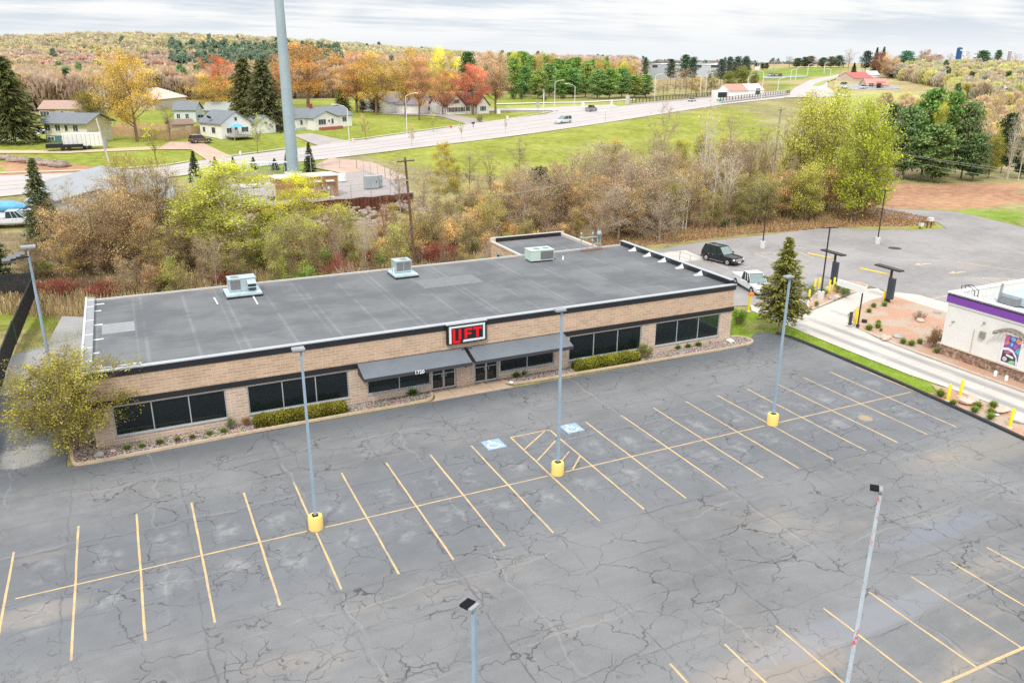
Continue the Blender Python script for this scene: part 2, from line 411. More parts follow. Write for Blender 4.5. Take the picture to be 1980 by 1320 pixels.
def ngon(name, pts, z, m, parent=None):
    o = MB().add([(p[0], p[1], z) for p in pts], [tuple(range(len(pts)))])
    ob = o.build(name, m, parent)
    ob.data.validate()
    bm = bmesh.new(); bm.from_mesh(ob.data)
    for f in bm.faces:
        if f.normal.z < 0: f.normal_flip()
    bmesh.ops.triangulate(bm, faces=bm.faces[:]); bm.to_mesh(ob.data); bm.free()
    return ob
lot_edge = [(57.7, 14.5), (57.95, 12.8), (57.9, 8.5), (57.8, 3.5), (57.4, -3.8), (56.9, -9.2), (55.9, -22), (55, -60)]
pl = ngon('parking_lot', [(-60, -60), (-60, 20), (-2.75, 20), (-2.75, 27), (3.45, 26), (3.45, 16.9), (1.9, 16.9), (1.9, 12.9), (1.9, 12.95), (53, 12.95), (54.6, 14.4), (56.5, 15.6)] + lot_edge, .0, ASPH)
struct(pl)
struct(ngon('side_yard', [(-40, 20), (-2.75, 20), (-2.75, 27), (3.46, 26), (3.46, 31), (3.2, 44.5), (0.4, 46.2), (-.4, 38), (-2.9, 36), (-3.4, 30), (-40, 30)], .006, ASPH3))
# far right lot
lot2 = [(53.4, 30), (53.4, 33.8), (62, 44.2), (66, 46.3), (74.7, 47.9), (86.4, 48.0), (98.5, 48.5), (103.1, 44.5), (107.9, 42.2), (113.7, 40.9), (116.6, 44.4), (112, 52), (117.2, 58.5), (119.6, 57.5), (121.4, 54.6), (127.3, 49.6), (126.5, 44), (124.9, 36.7), (150, 10), (160, -60), (77, -60), (77.2, 19.0), (78.15, 21), (77.9, 24.6), (76.6, 25.2), (72.4, 23.7), (66.6, 20), (61.6, 22.2), (60, 22.7), (54.6, 22.6)]
struct(ngon('restaurant_lot', lot2, .004, ASPH2))
# drive-through lane in concrete with tyre polish
m, nt, b = new_mat('lane_concrete'); MATS['lane'] = m
pos = nt.nodes.new('ShaderNodeNewGeometry').outputs['Position']; sp = nt.nodes.new('ShaderNodeSeparateXYZ'); nt.links.new(pos, sp.inputs[0])
na, _ = noise(nt, pos, .5, 4); nb, _ = noise(nt, scaled(nt, pos, (3, .25, 1)), 1, 4)
t = mathn(nt, 'SUBTRACT', sp.outputs['X'], mathn(nt, 'MULTIPLY', mathn(nt, 'MAXIMUM', sp.outputs['Y'], 9.), .0))
def band(c, w): return mathn(nt, 'SUBTRACT', 1., ramp(nt, mathn(nt, 'ABSOLUTE', mathn(nt, 'SUBTRACT', t, c)), .1, w))
tr = mathn(nt, 'MAXIMUM', band(61.5, .7), band(63.5, .7))
tr = mathn(nt, 'MULTIPLY', tr, mathn(nt, 'SUBTRACT', 1., ramp(nt, sp.outputs['Y'], 12, 20)))
col = mixc(nt, ramp(nt, na, .3, .7), (.50, .465, .42), (.57, .53, .48))
col = mixc(nt, mathn(nt, 'MULTIPLY', mathn(nt, 'MULTIPLY', tr, ramp(nt, nb, .2, .5)), .85), col, (.27, .265, .26))
q = mathn(nt, 'ABSOLUTE', mathn(nt, 'SUBTRACT', mathn(nt, 'FRACT', mathn(nt, 'DIVIDE', sp.outputs['Y'], 3.6)), .5))
col = mixc(nt, mathn(nt, 'MULTIPLY', mathn(nt, 'SUBTRACT', 1., ramp(nt, q, .004, .014)), .5), col, (.35, .33, .31))
nt.links.new(col, b.inputs['Base Color']); b.inputs['Roughness'].default_value = .85
lane = [(60.9, -20), (60.75, -8.6), (60.6, -3.5), (60.4, -.6), (60.0, 2.4), (60.0, 8.3), (60.1, 13.3), (60.3, 17.4), (60.4, 20.8), (61.6, 22.4), (62.5, 20.9), (65.7, 18.4), (70.9, 20), (76.4, 21.9), (78.2, 21.6), (77.1, 18.9), (71.5, 17.8), (67.9, 16), (65.7, 13.6), (64.85, 10), (64.6, 5), (64.6, -3), (64.7, -12), (64.8, -20)]
struct(ngon('drive_lane', lane, .008, m))
struct(ngon('walkway', [(76.9, 18.8), (77.0, 12.4), (75.8, 5.2), (80, 5.2), (80, 18), (78.4, 20)], .012, CONC))
struct(ngon('rear_slab', [(66.5, 40.0), (69.9, 40.0), (70.6, 44.9), (63.8, 44.9), (61, 40)], .012, CONC))
# kerbs as chains of boxes following a line
def kerb(name, pts, w, h, m, z0=0., closed=False):
    mb = MB(); P = [Vector((p[0], p[1], 0)) for p in pts]
    n = len(P); rng = range(n) if closed else range(n)
    L, Rr = [], []
    for i in range(n):
        a = P[(i - 1) % n] if (closed or i > 0) else P[i]; c = P[(i + 1) % n] if (closed or i < n - 1) else P[i]
        d = (c - a).normalized(); nn = Vector((-d.y, d.x, 0)) * w / 2
        L.append(P[i] + nn); Rr.append(P[i] - nn)
    vs = []
    for l, r in zip(L, Rr): vs += [(l.x, l.y, z0), (l.x * .96 + r.x * .04, l.y * .96 + r.y * .04, z0 + h), (r.x * .96 + l.x * .04, r.y * .96 + l.y * .04, z0 + h), (r.x, r.y, z0)]
    fs = []; cnt = n if closed else n - 1
    for i in range(cnt):
        a = i * 4; c = ((i + 1) % n) * 4
        for k in range(3): fs.append((a + k, a + k + 1, c + k + 1, c + k))
    if not closed: fs += [(3, 2, 1, 0), ((n - 1) * 4, (n - 1) * 4 + 1, (n - 1) * 4 + 2, (n - 1) * 4 + 3)]
    mb.add(vs, fs); o = mb.build(name, m)
    bm = bmesh.new(); bm.from_mesh(o.data); bmesh.ops.recalc_face_normals(bm, faces=bm.faces); bm.to_mesh(o.data); bm.free()
    return struct(o)
def smooth_line(pts, it=2):
    for _ in range(it):
        q = [pts[0]]
        for a, b2 in zip(pts[:-1], pts[1:]):
            q += [(a[0] * .75 + b2[0] * .25, a[1] * .75 + b2[1] * .25), (a[0] * .25 + b2[0] * .75, a[1] * .25 + b2[1] * .75)]
        q.append(pts[-1]); pts = q
    return pts
KERBT = mat('tan_kerb_concrete', (.50, .39, .27), .9, var=.15, scale=2, bmp=.2)
KERBG = mat('pale_kerb_concrete', (.54, .46, .38), .9, var=.1, scale=2)
BLACKK = mat('black_asphalt_kerb', (.035, .036, .04), .9, var=.25, scale=3, bmp=.3)
# black broken asphalt kerb along the lot edge, in lumps
pts = smooth_line([(57.6, 14.4), (58.1, 12.8), (58.05, 8.5), (57.95, 3.5), (57.55, -3.8), (57.05, -9.2), (56.05, -22)], 2)
kerb('asphalt_kerb', pts, .3, .15, BLACKK)
isl1 = smooth_line([(65.7, 18.55), (69, 19.6), (72.5, 20.9), (76.6, 21.9), (78.0, 22.6), (77.9, 24.5), (76.4, 25.1), (72.4, 23.6), (69.5, 22), (66.8, 20.2), (65.7, 18.55)], 2)
isl2 = smooth_line([(77.0, 18.8), (74.2, 18.6), (71.2, 17.6), (67.9, 15.9), (65.8, 13.6), (64.95, 10), (64.75, 5), (64.75, -3), (64.85, -12), (64.95, -20)], 2)
kerb('island_kerb', isl1, .18, .13, KERBG); kerb('lane_kerb', isl2, .18, .13, KERBG)
# island mulch
m, nt, b = new_mat('red_mulch'); pos = nt.nodes.new('ShaderNodeNewGeometry').outputs['Position']
na, _ = noise(nt, pos, .35, 3); nb, _ = noise(nt, pos, 9, 4, .75)
col = mixc(nt, ramp(nt, na, .40, .58), (.40, .31, .235), (.44, .22, .13)); col = mixc(nt, mathn(nt, 'MULTIPLY', ramp(nt, nb, .35, .7), .45), col, (.72, .58, .46))
nt.links.new(col, b.inputs['Base Color']); b.inputs['Roughness'].default_value = .95; bump(nt, b, nb, .8, .06); MULCH = m
struct(ngon('island_bed', isl1[:-1], .10, MULCH))
struct(ngon('landscape_bed', isl2 + [(66.19, -20), (66.19, 4.75), (75.8, 4.75), (76.9, 12.4)], .10, MULCH))
verge = [(57.55, -3.9), (57.2, -9.2), (56.2, -22), (56.4, -22), (57.3, -8.6), (58.5, -1.9)]
struct(ngon('verge_bed', [(57.65, -.6), (57.6, -3.8), (57.2, -9.2), (56.2, -22), (60.85, -22), (60.7, -8.6), (60.5, -3.5), (60.3, -.6), (59.8, .4), (58.9, -.9)], .02, MULCH))
# draped strips for the far roads
def strip(name, Lp, Rp, dz, m, n=40, k=4, pix=True):
    f = (lambda q: A(*q)) if pix else (lambda q: Vector((q[0], q[1], 0)))
    L = [f(p) for p in Lp]; Rr = [f(p) for p in Rp]
    def resample(P, n):
        d = [0]
        for a, c in zip(P[:-1], P[1:]): d.append(d[-1] + (c - a).length)
        out = []
        for i in range(n + 1):
            s = d[-1] * i / n; j = min(max(k2 for k2 in range(len(d)) if d[k2] <= s + 1e-6), len(P) - 2)
            t = (s - d[j]) / max(d[j + 1] - d[j], 1e-6); out.append(P[j].lerp(P[j + 1], t))
        return out
    L = resample(L, n); Rr = resample(Rr, n); vs = []
    for a, c in zip(L, Rr):
        for j in range(k + 1):
            q = a.lerp(c, j / k); vs.append((q.x, q.y, float(T(q.x, q.y)) + dz))
    fs = [(i * (k + 1) + j, i * (k + 1) + j + 1, (i + 1) * (k + 1) + j + 1, (i + 1) * (k + 1) + j) for i in range(n) for j in range(k)]
    o = MB().add(vs, fs).build(name, m)
    bm = bmesh.new(); bm.from_mesh(o.data)
    for fa in bm.faces:
        if fa.normal.z < 0: fa.normal_flip()
    bm.to_mesh(o.data); bm.free(); return struct(o)
ROADM = mat('road_concrete', (.47, .43, .415), .85, var=.07, scale=.15)
DRIVEM = mat('driveway', (.38, .34, .32), .9, var=.1, scale=.3)
DIRTM = mat('bare_dirt', (.52, .36, .28), .95, var=.14, scale=.4)
KERBY = mat('roadside_kerb', (.64, .60, .50), .9, var=.08, scale=1)
nearp = [(-60, 388), (0, 381), (150, 366), (300, 347), (400, 334), (560, 316), (700, 300), (850, 281), (1000, 263), (1150, 241), (1290, 219), (1395, 203), (1520, 190)]
farp = [(-60, 348), (0, 341), (150, 335), (300, 326), (400, 310), (560, 290), (700, 271), (850, 250), (960, 233), (1080, 218), (1200, 206), (1300, 195), (1400, 185), (1520, 175)]
strip('road', nearp, farp, .12, ROADM, 90, 6)
# the far climb beyond the bridge
strip('road_far', [(1516, 190), (1536, 171), (1565, 156), (1612, 147), (1650, 140)], [(1622, 188), (1600, 169), (1600, 158), (1636, 149), (1668, 141)], .25, ROADM, 40, 6)
strip('road_median', [(1570, 166), (1590, 158), (1625, 149)], [(1584, 168), (1597, 160), (1630, 150)], .4, mat('median_grass', (.33, .36, .10), .95), 12, 2)
def kerbline(name, px, off, w=.35):
    P = [A(*p) for p in px]; L = [(p.x, p.y) for p in P]
    o = kerb(name, smooth_line(L, 2), w, .15, KERBY)
    for v in o.data.vertices:
        v.co.z += float(T(v.co.x, v.co.y)) + .06
kerbline('road_kerb_near', nearp[:-1], 0); kerbline('road_kerb_far_left', [(-60, 341), (0, 335), (150, 331), (300, 323), (365, 313)], 0)
kerbline('road_kerb_far_mid', [(440, 303), (560, 287)], 0); kerbline('road_kerb_far_right', [(640, 278), (700, 269), (850, 248), (905, 241)], 0); kerbline('road_kerb_far_end', [(985, 230), (1040, 221), (1075, 215)], 0)
# side road junction, drives, path, gravel
strip('side_road', [(930, 216), (1040, 215), (1120, 215), (1180, 209)], [(940, 212), (1040, 210), (1130, 205), (1185, 203)], .16, ROADM, 20, 2)
strip('junction', [(1040, 225), (1080, 220), (1200, 208)], [(1085, 214), (1130, 205), (1185, 203)], .17, ROADM, 14, 3)
strip('house_driveway', [(565, 262), (640, 290)], [(600, 258), (690, 276)], .1, DRIVEM, 14, 3)
strip('garage_driveway', [(730, 221), (850, 226), (910, 243)], [(760, 215), (870, 222), (960, 238)], .1, DRIVEM, 20, 3)
strip('dirt_drive', [(300, 290), (370, 290), (400, 310)], [(330, 275), (390, 276), (450, 303)], .1, DIRTM, 18, 3)
strip('dirt_track', [(-20, 297), (130, 297), (300, 290)], [(-20, 291), (130, 292), (310, 283)], .07, mat('track_dirt', (.52, .42, .26), .95), 30, 2)
strip('yard_street', [(-40, 285), (40, 268), (100, 255)], [(-40, 268), (60, 251), (100, 245)], .1, ROADM, 14, 3)
strip('trail', [(960, 203), (1120, 200), (1230, 194)], [(960, 201), (1120, 198), (1230, 192)], .2, KERBY, 20, 1)
strip('gravel_turnaround', [(600, 325), (700, 345), (760, 350)], [(640, 306), (720, 315), (790, 345)], .12, DIRTM, 16, 4)
strip('loop_drive', [(1560, 162), (1600, 178), (1632, 188)], [(1565, 160), (1610, 176), (1645, 188)], .3, KERBY, 12, 1)
strip('shop_yard', [(1622, 171), (1660, 175), (1740, 172)], [(1625, 163), (1660, 163), (1740, 166)], .12, mat('shop_yard_asphalt', (.34, .34, .35), .9), 12, 3)
strip('dealer_lot', [(1475, 152), (1560, 149)], [(1475, 147), (1560, 146)], .12, mat('dealer_lot_asphalt', (.34, .34, .34), .9), 12, 2)
# yellow centre line and dark joint on the road
def midp(a, b_, t): return [((x0 * (1 - t) + x1 * t), (y0 * (1 - t) + y1 * t)) for (x0, y0), (x1, y1) in zip(a, b_)]
nf = list(zip(nearp, farp))
lineL = [A(*p) for p in nearp]; 
def roadmark(name, t, w, m):
    Lc = [A(*p) for p in nearp]; Fr = [A(*p) for p in farp]
    a = [l.lerp(min(Fr, key=lambda q: (q - l).length), t) for l in Lc]
    c = smooth_line([(p.x, p.y) for p in a], 2); vs = []; fs = []
    for i, p in enumerate(c):
        q = c[min(i + 1, len(c) - 1)]; o_ = c[max(i - 1, 0)]; d = Vector((q[0] - o_[0], q[1] - o_[1])).normalized()
        for s in (-1, 1):
            x, y = p[0] - d.y * w * s, p[1] + d.x * w * s; vs.append((x, y, float(T(x, y)) + .16))
        if i: fs.append((2 * i - 2, 2 * i - 1, 2 * i + 1, 2 * i))
    struct(MB().add(vs, fs).build(name, m))
roadmark('centre_line', .52, .12, mat('faded_yellow_line', (.66, .53, .30), .9)); roadmark('road_joint', .30, .07, mat('road_joint_tar', (.25, .22, .21), .9)); roadmark('road_joint_far', .74, .05, MATS['road_joint_tar'])
# ================================================================== painted markings
m, nt, b = new_mat('yellow_paint'); pos = nt.nodes.new('ShaderNodeNewGeometry').outputs['Position']
na, _ = noise(nt, pos, 1.2, 4, .6); nb, _ = noise(nt, pos, 22, 3, .8)
col = mixc(nt, ramp(nt, na, .3, .7), (.72, .475, .19), (.60, .42, .21))
wear = mathn(nt, 'ADD', mathn(nt, 'MULTIPLY', nb, .7), mathn(nt, 'MULTIPLY', na, .35))
col = mixc(nt, mathn(nt, 'MULTIPLY', ramp(nt, wear, .46, .64), .75), col, (.24, .23, .22))
nt.links.new(col, b.inputs['Base Color']); b.inputs['Roughness'].default_value = .8; YEL = m
m, nt, b = new_mat('faded_yellow_paint'); pos = nt.nodes.new('ShaderNodeNewGeometry').outputs['Position']
nb, _ = noise(nt, pos, 5, 4, .8)
nt.links.new(mixc(nt, ramp(nt, nb, .4, .62), (.70, .56, .34), (.36, .33, .31)), b.inputs['Base Color']); YEL2 = m; b.inputs['Roughness'].default_value = .85
def stripe(mb, x0, y0, x1, y1, w=.1, z=.004, seg=1.2):
    """a painted line with slightly wavering edges"""
    L = math.hypot(x1 - x0, y1 - y0); n = max(2, int(L / seg)); dx, dy = (x1 - x0) / L, (y1 - y0) / L; vs = []
    for i in range(n + 1):
        t = i / n; j = random.uniform(-.012, .012); hw = w / 2 * random.uniform(.88, 1.1)
        cx, cy = x0 + (x1 - x0) * t, y0 + (y1 - y0) * t
        vs += [(cx - dy * (hw + j), cy + dx * (hw + j), z), (cx + dy * (hw - j), cy - dx * (hw - j), z)]
    mb.add(vs, [(2 * i, 2 * i + 1, 2 * i + 3, 2 * i + 2) for i in range(n)])
S = 2.74
mb = MB()
for i in range(0, 22):
    x = i * S + (.048 if i >= 11 else 0) + (.02 if i >= 12 else 0)
    if i == 0: stripe(mb, -.05, 4.2, -.05, -5.47, .11)
    elif i in (5, 16): stripe(mb, x, 5.45, x, .3, .1); stripe(mb, x, -.3, x, -5.45, .1)
    else: stripe(mb, x, 5.47 + random.uniform(-.07, .07), x, -5.46, .105)
mbh = MB()
x = .3
stripe(mbh, .35, .0, 13.3, .03, .09, .006); stripe(mbh, 14.2, .0, 27.2, 0, .09, .006); stripe(mbh, 28.3, 0, 43.4, 0, .09, .006); stripe(mbh, 44.4, 0, 57.2, 0, .09, .006)
struct(mb.build('stall_lines', YEL)); struct(mbh.build('spine_line', YEL))
mb = MB(); xa, xb = 10 * S, 11 * S + .05
stripe(mb, xa, 5.47, xb, 5.47, .1, .007)
for y0, y1 in ((3.6, 5.3), (1.9, 3.8), (.1, 2.1)):
    stripe(mb, xa + .05, y0, xb - .35, y1 + .1, .1, .007)
stripe(mb, xa + 1.5, .05, xb - .05, 1.35, .1, .007)
struct(mb.build('hatched_aisle', YEL))
mb = MB()
for k in range(8):
    if k == 7: stripe(mb, 24.42 + 2.748 * k, -15.7, 24.42 + 2.748 * k, -26.6, .1)
    else: stripe(mb, 24.42 + 2.748 * k, -15.8, 24.42 + 2.748 * k, -26.6 if k in (0, 1, 2) else -21.2, .1)
stripe(mb, 27, -21.2, 46, -21.24, .14, .006)
for k in (-1, -2, -3): stripe(mb, 24.42 + 2.748 * k, -17.6, 24.42 + 2.748 * k, -26.6, .1)
struct(mb.build('near_row_lines', YEL))
# far lot paint
mb = MB()
for a, c in [((1283, 497), (1322, 515)), ((1378, 507), (1408, 520)), ((1458, 490), (1520, 487)), ((1458, 490), (1500, 504)), ((1487, 486), (1520, 499)), ((1425, 512), (1445, 518)), ((1545, 487), (1575, 500)), ((1740, 503), (1830, 503)), ((1830, 503), (1980, 526)), ((1780, 582), (1835, 571)), ((1863, 536), (1965, 540)), ((1863, 536), (1905, 549)), ((1905, 549), (1965, 540)), ((1880, 537), (1915, 547)), ((1900, 538), (1928, 545)), ((1920, 539), (1942, 543)), ((1540, 478), (1560, 481))]:
    p, q = Z(*a), Z(*c); stripe(mb, p.x, p.y, q.x, q.y, .14, .010)
for px, py in ((1783, 510), (1850, 526)):
    p, q = Z(px - 17, py + 2), Z(px + 17, py); d = (q - p).normalized(); n_ = Vector((-d.y, d.x, 0))
    for poly in ([p, p + d * 1.1 + n_ * .5, p + d * 1.1 - n_ * .5], [p + d * 1.0 + n_ * .16, q + n_ * .16, q - n_ * .16, p + d * 1.0 - n_ * .16]):
        mb.add([(v.x, v.y, .012) for v in poly][::-1], [tuple(range(len(poly)))])
o = mb.build('far_lot_lines', YEL2); struct(o)
# accessible parking symbols
m, nt, b = new_mat('blue_paint'); pos = nt.nodes.new('ShaderNodeNewGeometry').outputs['Position']; nb, _ = noise(nt, pos, 9, 4, .8)
nt.links.new(mixc(nt, ramp(nt, nb, .42, .66), (.28, .46, .60), (.26, .29, .32)), b.inputs['Base Color']); BLUEP = m
m, nt, b = new_mat('white_paint_worn'); pos = nt.nodes.new('ShaderNodeNewGeometry').outputs['Position']; nb, _ = noise(nt, pos, 7, 4, .8)
nt.links.new(mixc(nt, ramp(nt, nb, .45, .66), (.74, .76, .76), (.38, .48, .58)), b.inputs['Base Color']); WHITEP = m
for sx, lab in ((9.5 * S, 'left'), (11.55 * S, 'right')):
    cx, cy = sx, 5.05; mb = MB().add([(cx - .62, cy - .64, .005), (cx + .62, cy - .64, .005), (cx + .62, cy + .64, .005), (cx - .62, cy + .64, .005)], [(0, 1, 2, 3)])
    struct(mb.build('blue_square', BLUEP))
    mb = MB(); n = 20   # wheelchair symbol: wheel arc, back, seat, leg, head
    arc = [(math.radians(100 + 250 * i / n)) for i in range(n + 1)]
    vs = []
    for a_ in arc: vs += [(cx - .08 + .42 * math.cos(a_), cy - .14 + .40 * math.sin(a_), .009), (cx - .08 + .32 * math.cos(a_), cy - .14 + .30 * math.sin(a_), .009)]
    mb.add(vs, [(2 * i, 2 * i + 1, 2 * i + 3, 2 * i + 2) for i in range(n)])
    for x0, y0, x1, y1 in ((-.08, .42, -.04, 0), (-.05, .02, .28, .0), (.28, .0, .40, -.42), (-.06, .22, .22, .22), (.38, -.42, .52, -.38)):
        stripe(mb, cx + x0, cy + y0, cx + x1, cy + y1, .11, .009)
    mb.add([(cx - .1 + .1 * math.cos(2 * math.pi * i / 10), cy + .55 + .1 * math.sin(2 * math.pi * i / 10), .009) for i in range(10)], [tuple(range(10))])
    struct(mb.build('wheelchair_symbol', WHITEP))

# ================================================================== the store
def block_mat(name, c1, c2, mortar, lighter=0.):
    m, nt, b = new_mat(name); pos = nt.nodes.new('ShaderNodeNewGeometry').outputs['Position']
    sp = nt.nodes.new('ShaderNodeSeparateXYZ'); nt.links.new(pos, sp.inputs[0])
    cm = nt.nodes.new('ShaderNodeCombineXYZ'); nt.links.new(mathn(nt, 'ADD', sp.outputs['X'], sp.outputs['Y']), cm.inputs[0]); nt.links.new(sp.outputs['Z'], cm.inputs[1])
    br = nt.nodes.new('ShaderNodeTexBrick'); nt.links.new(cm.outputs[0], br.inputs['Vector'])
    br.inputs['Scale'].default_value = 1; br.inputs['Brick Width'].default_value = .61; br.inputs['Row Height'].default_value = .203; br.inputs['Mortar Size'].default_value = .018; br.inputs['Mortar Smooth'].default_value = .3
    br.offset = .5; br.inputs['Color1'].default_value = (*c1, 1); br.inputs['Color2'].default_value = (*c2, 1); br.inputs['Mortar'].default_value = (*mortar, 1); br.inputs['Bias'].default_value = -.1
    na, _ = noise(nt, pos, .8, 4); nb, _ = noise(nt, pos, 16, 3, .8)
    k = mathn(nt, 'ADD', mathn(nt, 'MULTIPLY', na, .35), mathn(nt, 'MULTIPLY', nb, .45)); k = mathn(nt, 'ADD', k, .6)
    c = mixc(nt, 1., br.outputs['Color'], k, 'MULTIPLY')
    # pale efflorescent control joints
    q = mathn(nt, 'ABSOLUTE', mathn(nt, 'SUBTRACT', mathn(nt, 'FRACT', mathn(nt, 'DIVIDE', sp.outputs['X'], 1.22)), .5))
    st = mathn(nt, 'MULTIPLY', mathn(nt, 'SUBTRACT', 1., ramp(nt, q, .004, .03)), ramp(nt, na, .42, .6))
    c = mixc(nt, mathn(nt, 'MULTIPLY', st, .3), c, (.72, .60, .50))
    dz = mathn(nt, 'SUBTRACT', 1., ramp(nt, mathn(nt, 'ADD', sp.outputs['Z'], mathn(nt, 'MULTIPLY', na, .4)), .15, .6))
    c = mixc(nt, mathn(nt, 'MULTIPLY', dz, .35), c, (.40, .35, .30))
    nt.links.new(c, b.inputs['Base Color']); b.inputs['Roughness'].default_value = .92; b.inputs['Specular IOR Level'].default_value = .15; bump(nt, b, mathn(nt, 'ADD', mathn(nt, 'MULTIPLY', br.outputs['Fac'], -1.), nb), .5, .02)
    return m
BLOCK = block_mat('tan_split_block', (.545, .39, .275), (.43, .30, .21), (.66, .54, .42))
BLOCKL = block_mat('tan_lower_block', (.54, .42, .33), (.43, .33, .255), (.70, .60, .50))
FASC = mat('black_fascia_metal', (.018, .019, .024), .35, .0, .15, 1, .5)
COPE = mat('pale_coping_metal', (.45, .48, .50), .5, .2, .06, .8)
ALU = mat('brushed_aluminium', (.50, .52, .53), .4, .5, .06, 1)
CANV = mat('grey_awning_canvas', (.145, .165, .19), .75, var=.1, scale=.6)
CANVD = mat('dark_awning_valance', (.05, .05, .06), .8)
m, nt, b = new_mat('roof_membrane'); pos = nt.nodes.new('ShaderNodeNewGeometry').outputs['Position']; sp = nt.nodes.new('ShaderNodeSeparateXYZ'); nt.links.new(pos, sp.inputs[0])
na, _ = noise(nt, pos, .22, 5, .6); nb, _ = noise(nt, scaled(nt, pos, (.35, 2.0, 1)), 1.6, 5, .7); nc, _ = noise(nt, pos, 5, 4, .7)
col = mixc(nt, ramp(nt, na, .38, .62), (.118, .123, .13), (.165, .17, .176))
col = mixc(nt, mathn(nt, 'MULTIPLY', ramp(nt, nb, .5, .72), .34), col, (.235, .24, .245))
wx = mathn(nt, 'ADD', sp.outputs['X'], mathn(nt, 'MULTIPLY', nc, .1))
def seam(per, off, w, comp):
    q = mathn(nt, 'FRACT', mathn(nt, 'ADD', mathn(nt, 'DIVIDE', comp, per), off)); q = mathn(nt, 'MULTIPLY', mathn(nt, 'ABSOLUTE', mathn(nt, 'SUBTRACT', q, .5)), per)
    return mathn(nt, 'SUBTRACT', 1., ramp(nt, q, w * .3, w))
s1 = mathn(nt, 'MULTIPLY', seam(3.05, .12, .16, wx), ramp(nt, na, .35, .6)); s2 = mathn(nt, 'MULTIPLY', seam(6.1, .4, .10, mathn(nt, 'ADD', wx, 0.)), ramp(nt, nc, .35, .6))
s3 = mathn(nt, 'MULTIPLY', seam(7.5, .2, .08, sp.outputs['Y']), ramp(nt, na, .45, .6))
col = mixc(nt, mathn(nt, 'MULTIPLY', mathn(nt, 'MAXIMUM', s1, mathn(nt, 'MAXIMUM', s2, s3)), .20), col, (.36, .37, .38))
nt.links.new(col, b.inputs['Base Color']); b.inputs['Roughness'].default_value = .8; b.inputs['Specular IOR Level'].default_value = .3; bump(nt, b, nc, .3, .03); ROOFM = m
m, nt, b = new_mat('tinted_glass'); b.inputs['Base Color'].default_value = (.012, .022, .026, 1); b.inputs['Roughness'].default_value = .04
b.inputs['Specular IOR Level'].default_value = 1.0
tr_ = nt.nodes.new('ShaderNodeBsdfTransparent'); tr_.inputs[0].default_value = (.62, .74, .74, 1); mx = nt.nodes.new('ShaderNodeMixShader'); mx.inputs[0].default_value = .5
nt.links.new(tr_.outputs[0], mx.inputs[1]); nt.links.new(b.outputs[0], mx.inputs[2]); nt.links.new(mx.outputs[0], nt.nodes['Material Output'].inputs['Surface']); GLASS = m
m, nt, b = new_mat('dark_glass'); b.inputs['Base Color'].default_value = (.012, .020, .026, 1); b.inputs['Roughness'].default_value = .06; b.inputs['Specular IOR Level'].default_value = .35; DGLASS = m

store = thing('store_building', 'long low tan block store with flat grey roof and two dark awnings', 'store', (0, 0, 0))
X0, X1, Y0, Y1, HT = 3.55, 52.6, 14.65, 32.0, 5.0
wins = [(4.7, 11.35, .62, 2.62, 3), (12.7, 19.4, .62, 2.62, 3), (20.7, 25.35, .62, 2.35, 2), (25.4, 27.35, .06, 2.35, 'd'), (28.75, 30.75, .06, 2.35, 'd'), (30.85, 35.45, .62, 2.35, 2), (36.75, 43.45, .62, 2.62, 3), (44.8, 51.35, .62, 2.62, 3)]
mb = MB(); t = .25; x = X0
BZ0, BZ1 = 2.72, 3.08      # dark band
for (a, c, z0, z1, k) in wins:
    mb.box(x, a, Y0, Y0 + t, -.1, BZ0)
    if z0 > .2: mb.box(a, c, Y0, Y0 + t, -.1, z0)
    mb.box(a, c, Y0, Y0 + t, z1, BZ0); x = c
mb.box(x, X1, Y0, Y0 + t, -.1, BZ0)
# right side wall with a corner window, left and rear walls
mb.box(X1 - t, X1, Y0 + t, 15.3, -.1, BZ0); mb.box(X1 - t, X1, 15.3, 20.3, -.1, .62); mb.box(X1 - t, X1, 15.3, 20.3, 2.62, BZ0); mb.box(X1 - t, X1, 20.3, Y1, -.1, BZ0)
mb.box(X0, X0 + t, Y0 + t, Y1, -.1, BZ0); mb.box(X0 + t, X1 - t, Y1 - t, Y1, -.1, BZ0)
lw = mb.build('lower_wall', BLOCKL, store)
mb = MB(); e = .03
mb.box(X0 - e, X1 + e, Y0 - e, Y0 + t, BZ0 + .04, HT - .45); mb.box(X0 - e, X0 + t, Y0 + t, Y1, BZ0 + .04, HT - .45); mb.box(X1 - t, X1 + e, Y0 + t, Y1, BZ0 + .04, HT - .45); mb.box(X0 + t, X1 - t, Y1 - t, Y1 + e, BZ0 + .04, HT - .1)
mb.build('upper_wall', BLOCK, store)
mb = MB(); mb.box(X0 - .09, X1 + .09, Y0 - .09, Y0 - .032, BZ0, BZ1); mb.box(X0 - .09, X0 - .032, Y0 - .032, Y0 + 9, BZ0, BZ1); mb.box(X1 + .032, X1 + .09, Y0 - .032, Y1, BZ0, BZ1)
mb.build('dark_band', FASC, store)
mb = MB(); mb.box(X0 - .1, X1 + .1, Y0 - .1, Y0 - .033, HT - .42, HT - .02); mb.box(X0 - .1, X0 - .033, Y0 - .033, Y1, HT - .42, HT - .02); mb.box(X1 + .033, X1 + .1, Y0 - .033, Y1, HT - .42, HT + .20)
mb.build('fascia', FASC, store)
mb = MB().box(X0 + .02, X1 - .02, Y0 + .02, Y1 - .02, HT - .5, HT - .12); roof = mb.build('roof', ROOFM, store)
cp = MB(); cp.box(X0 - .14, X1 + .14, Y0 - .14, Y0 + .26, HT - .018, HT + .05); cp.box(X0 + .3, X1 - .3, Y1 - .14, Y1 + .1, HT - .11, HT - .03)
cp.build('coping', COPE, roof)
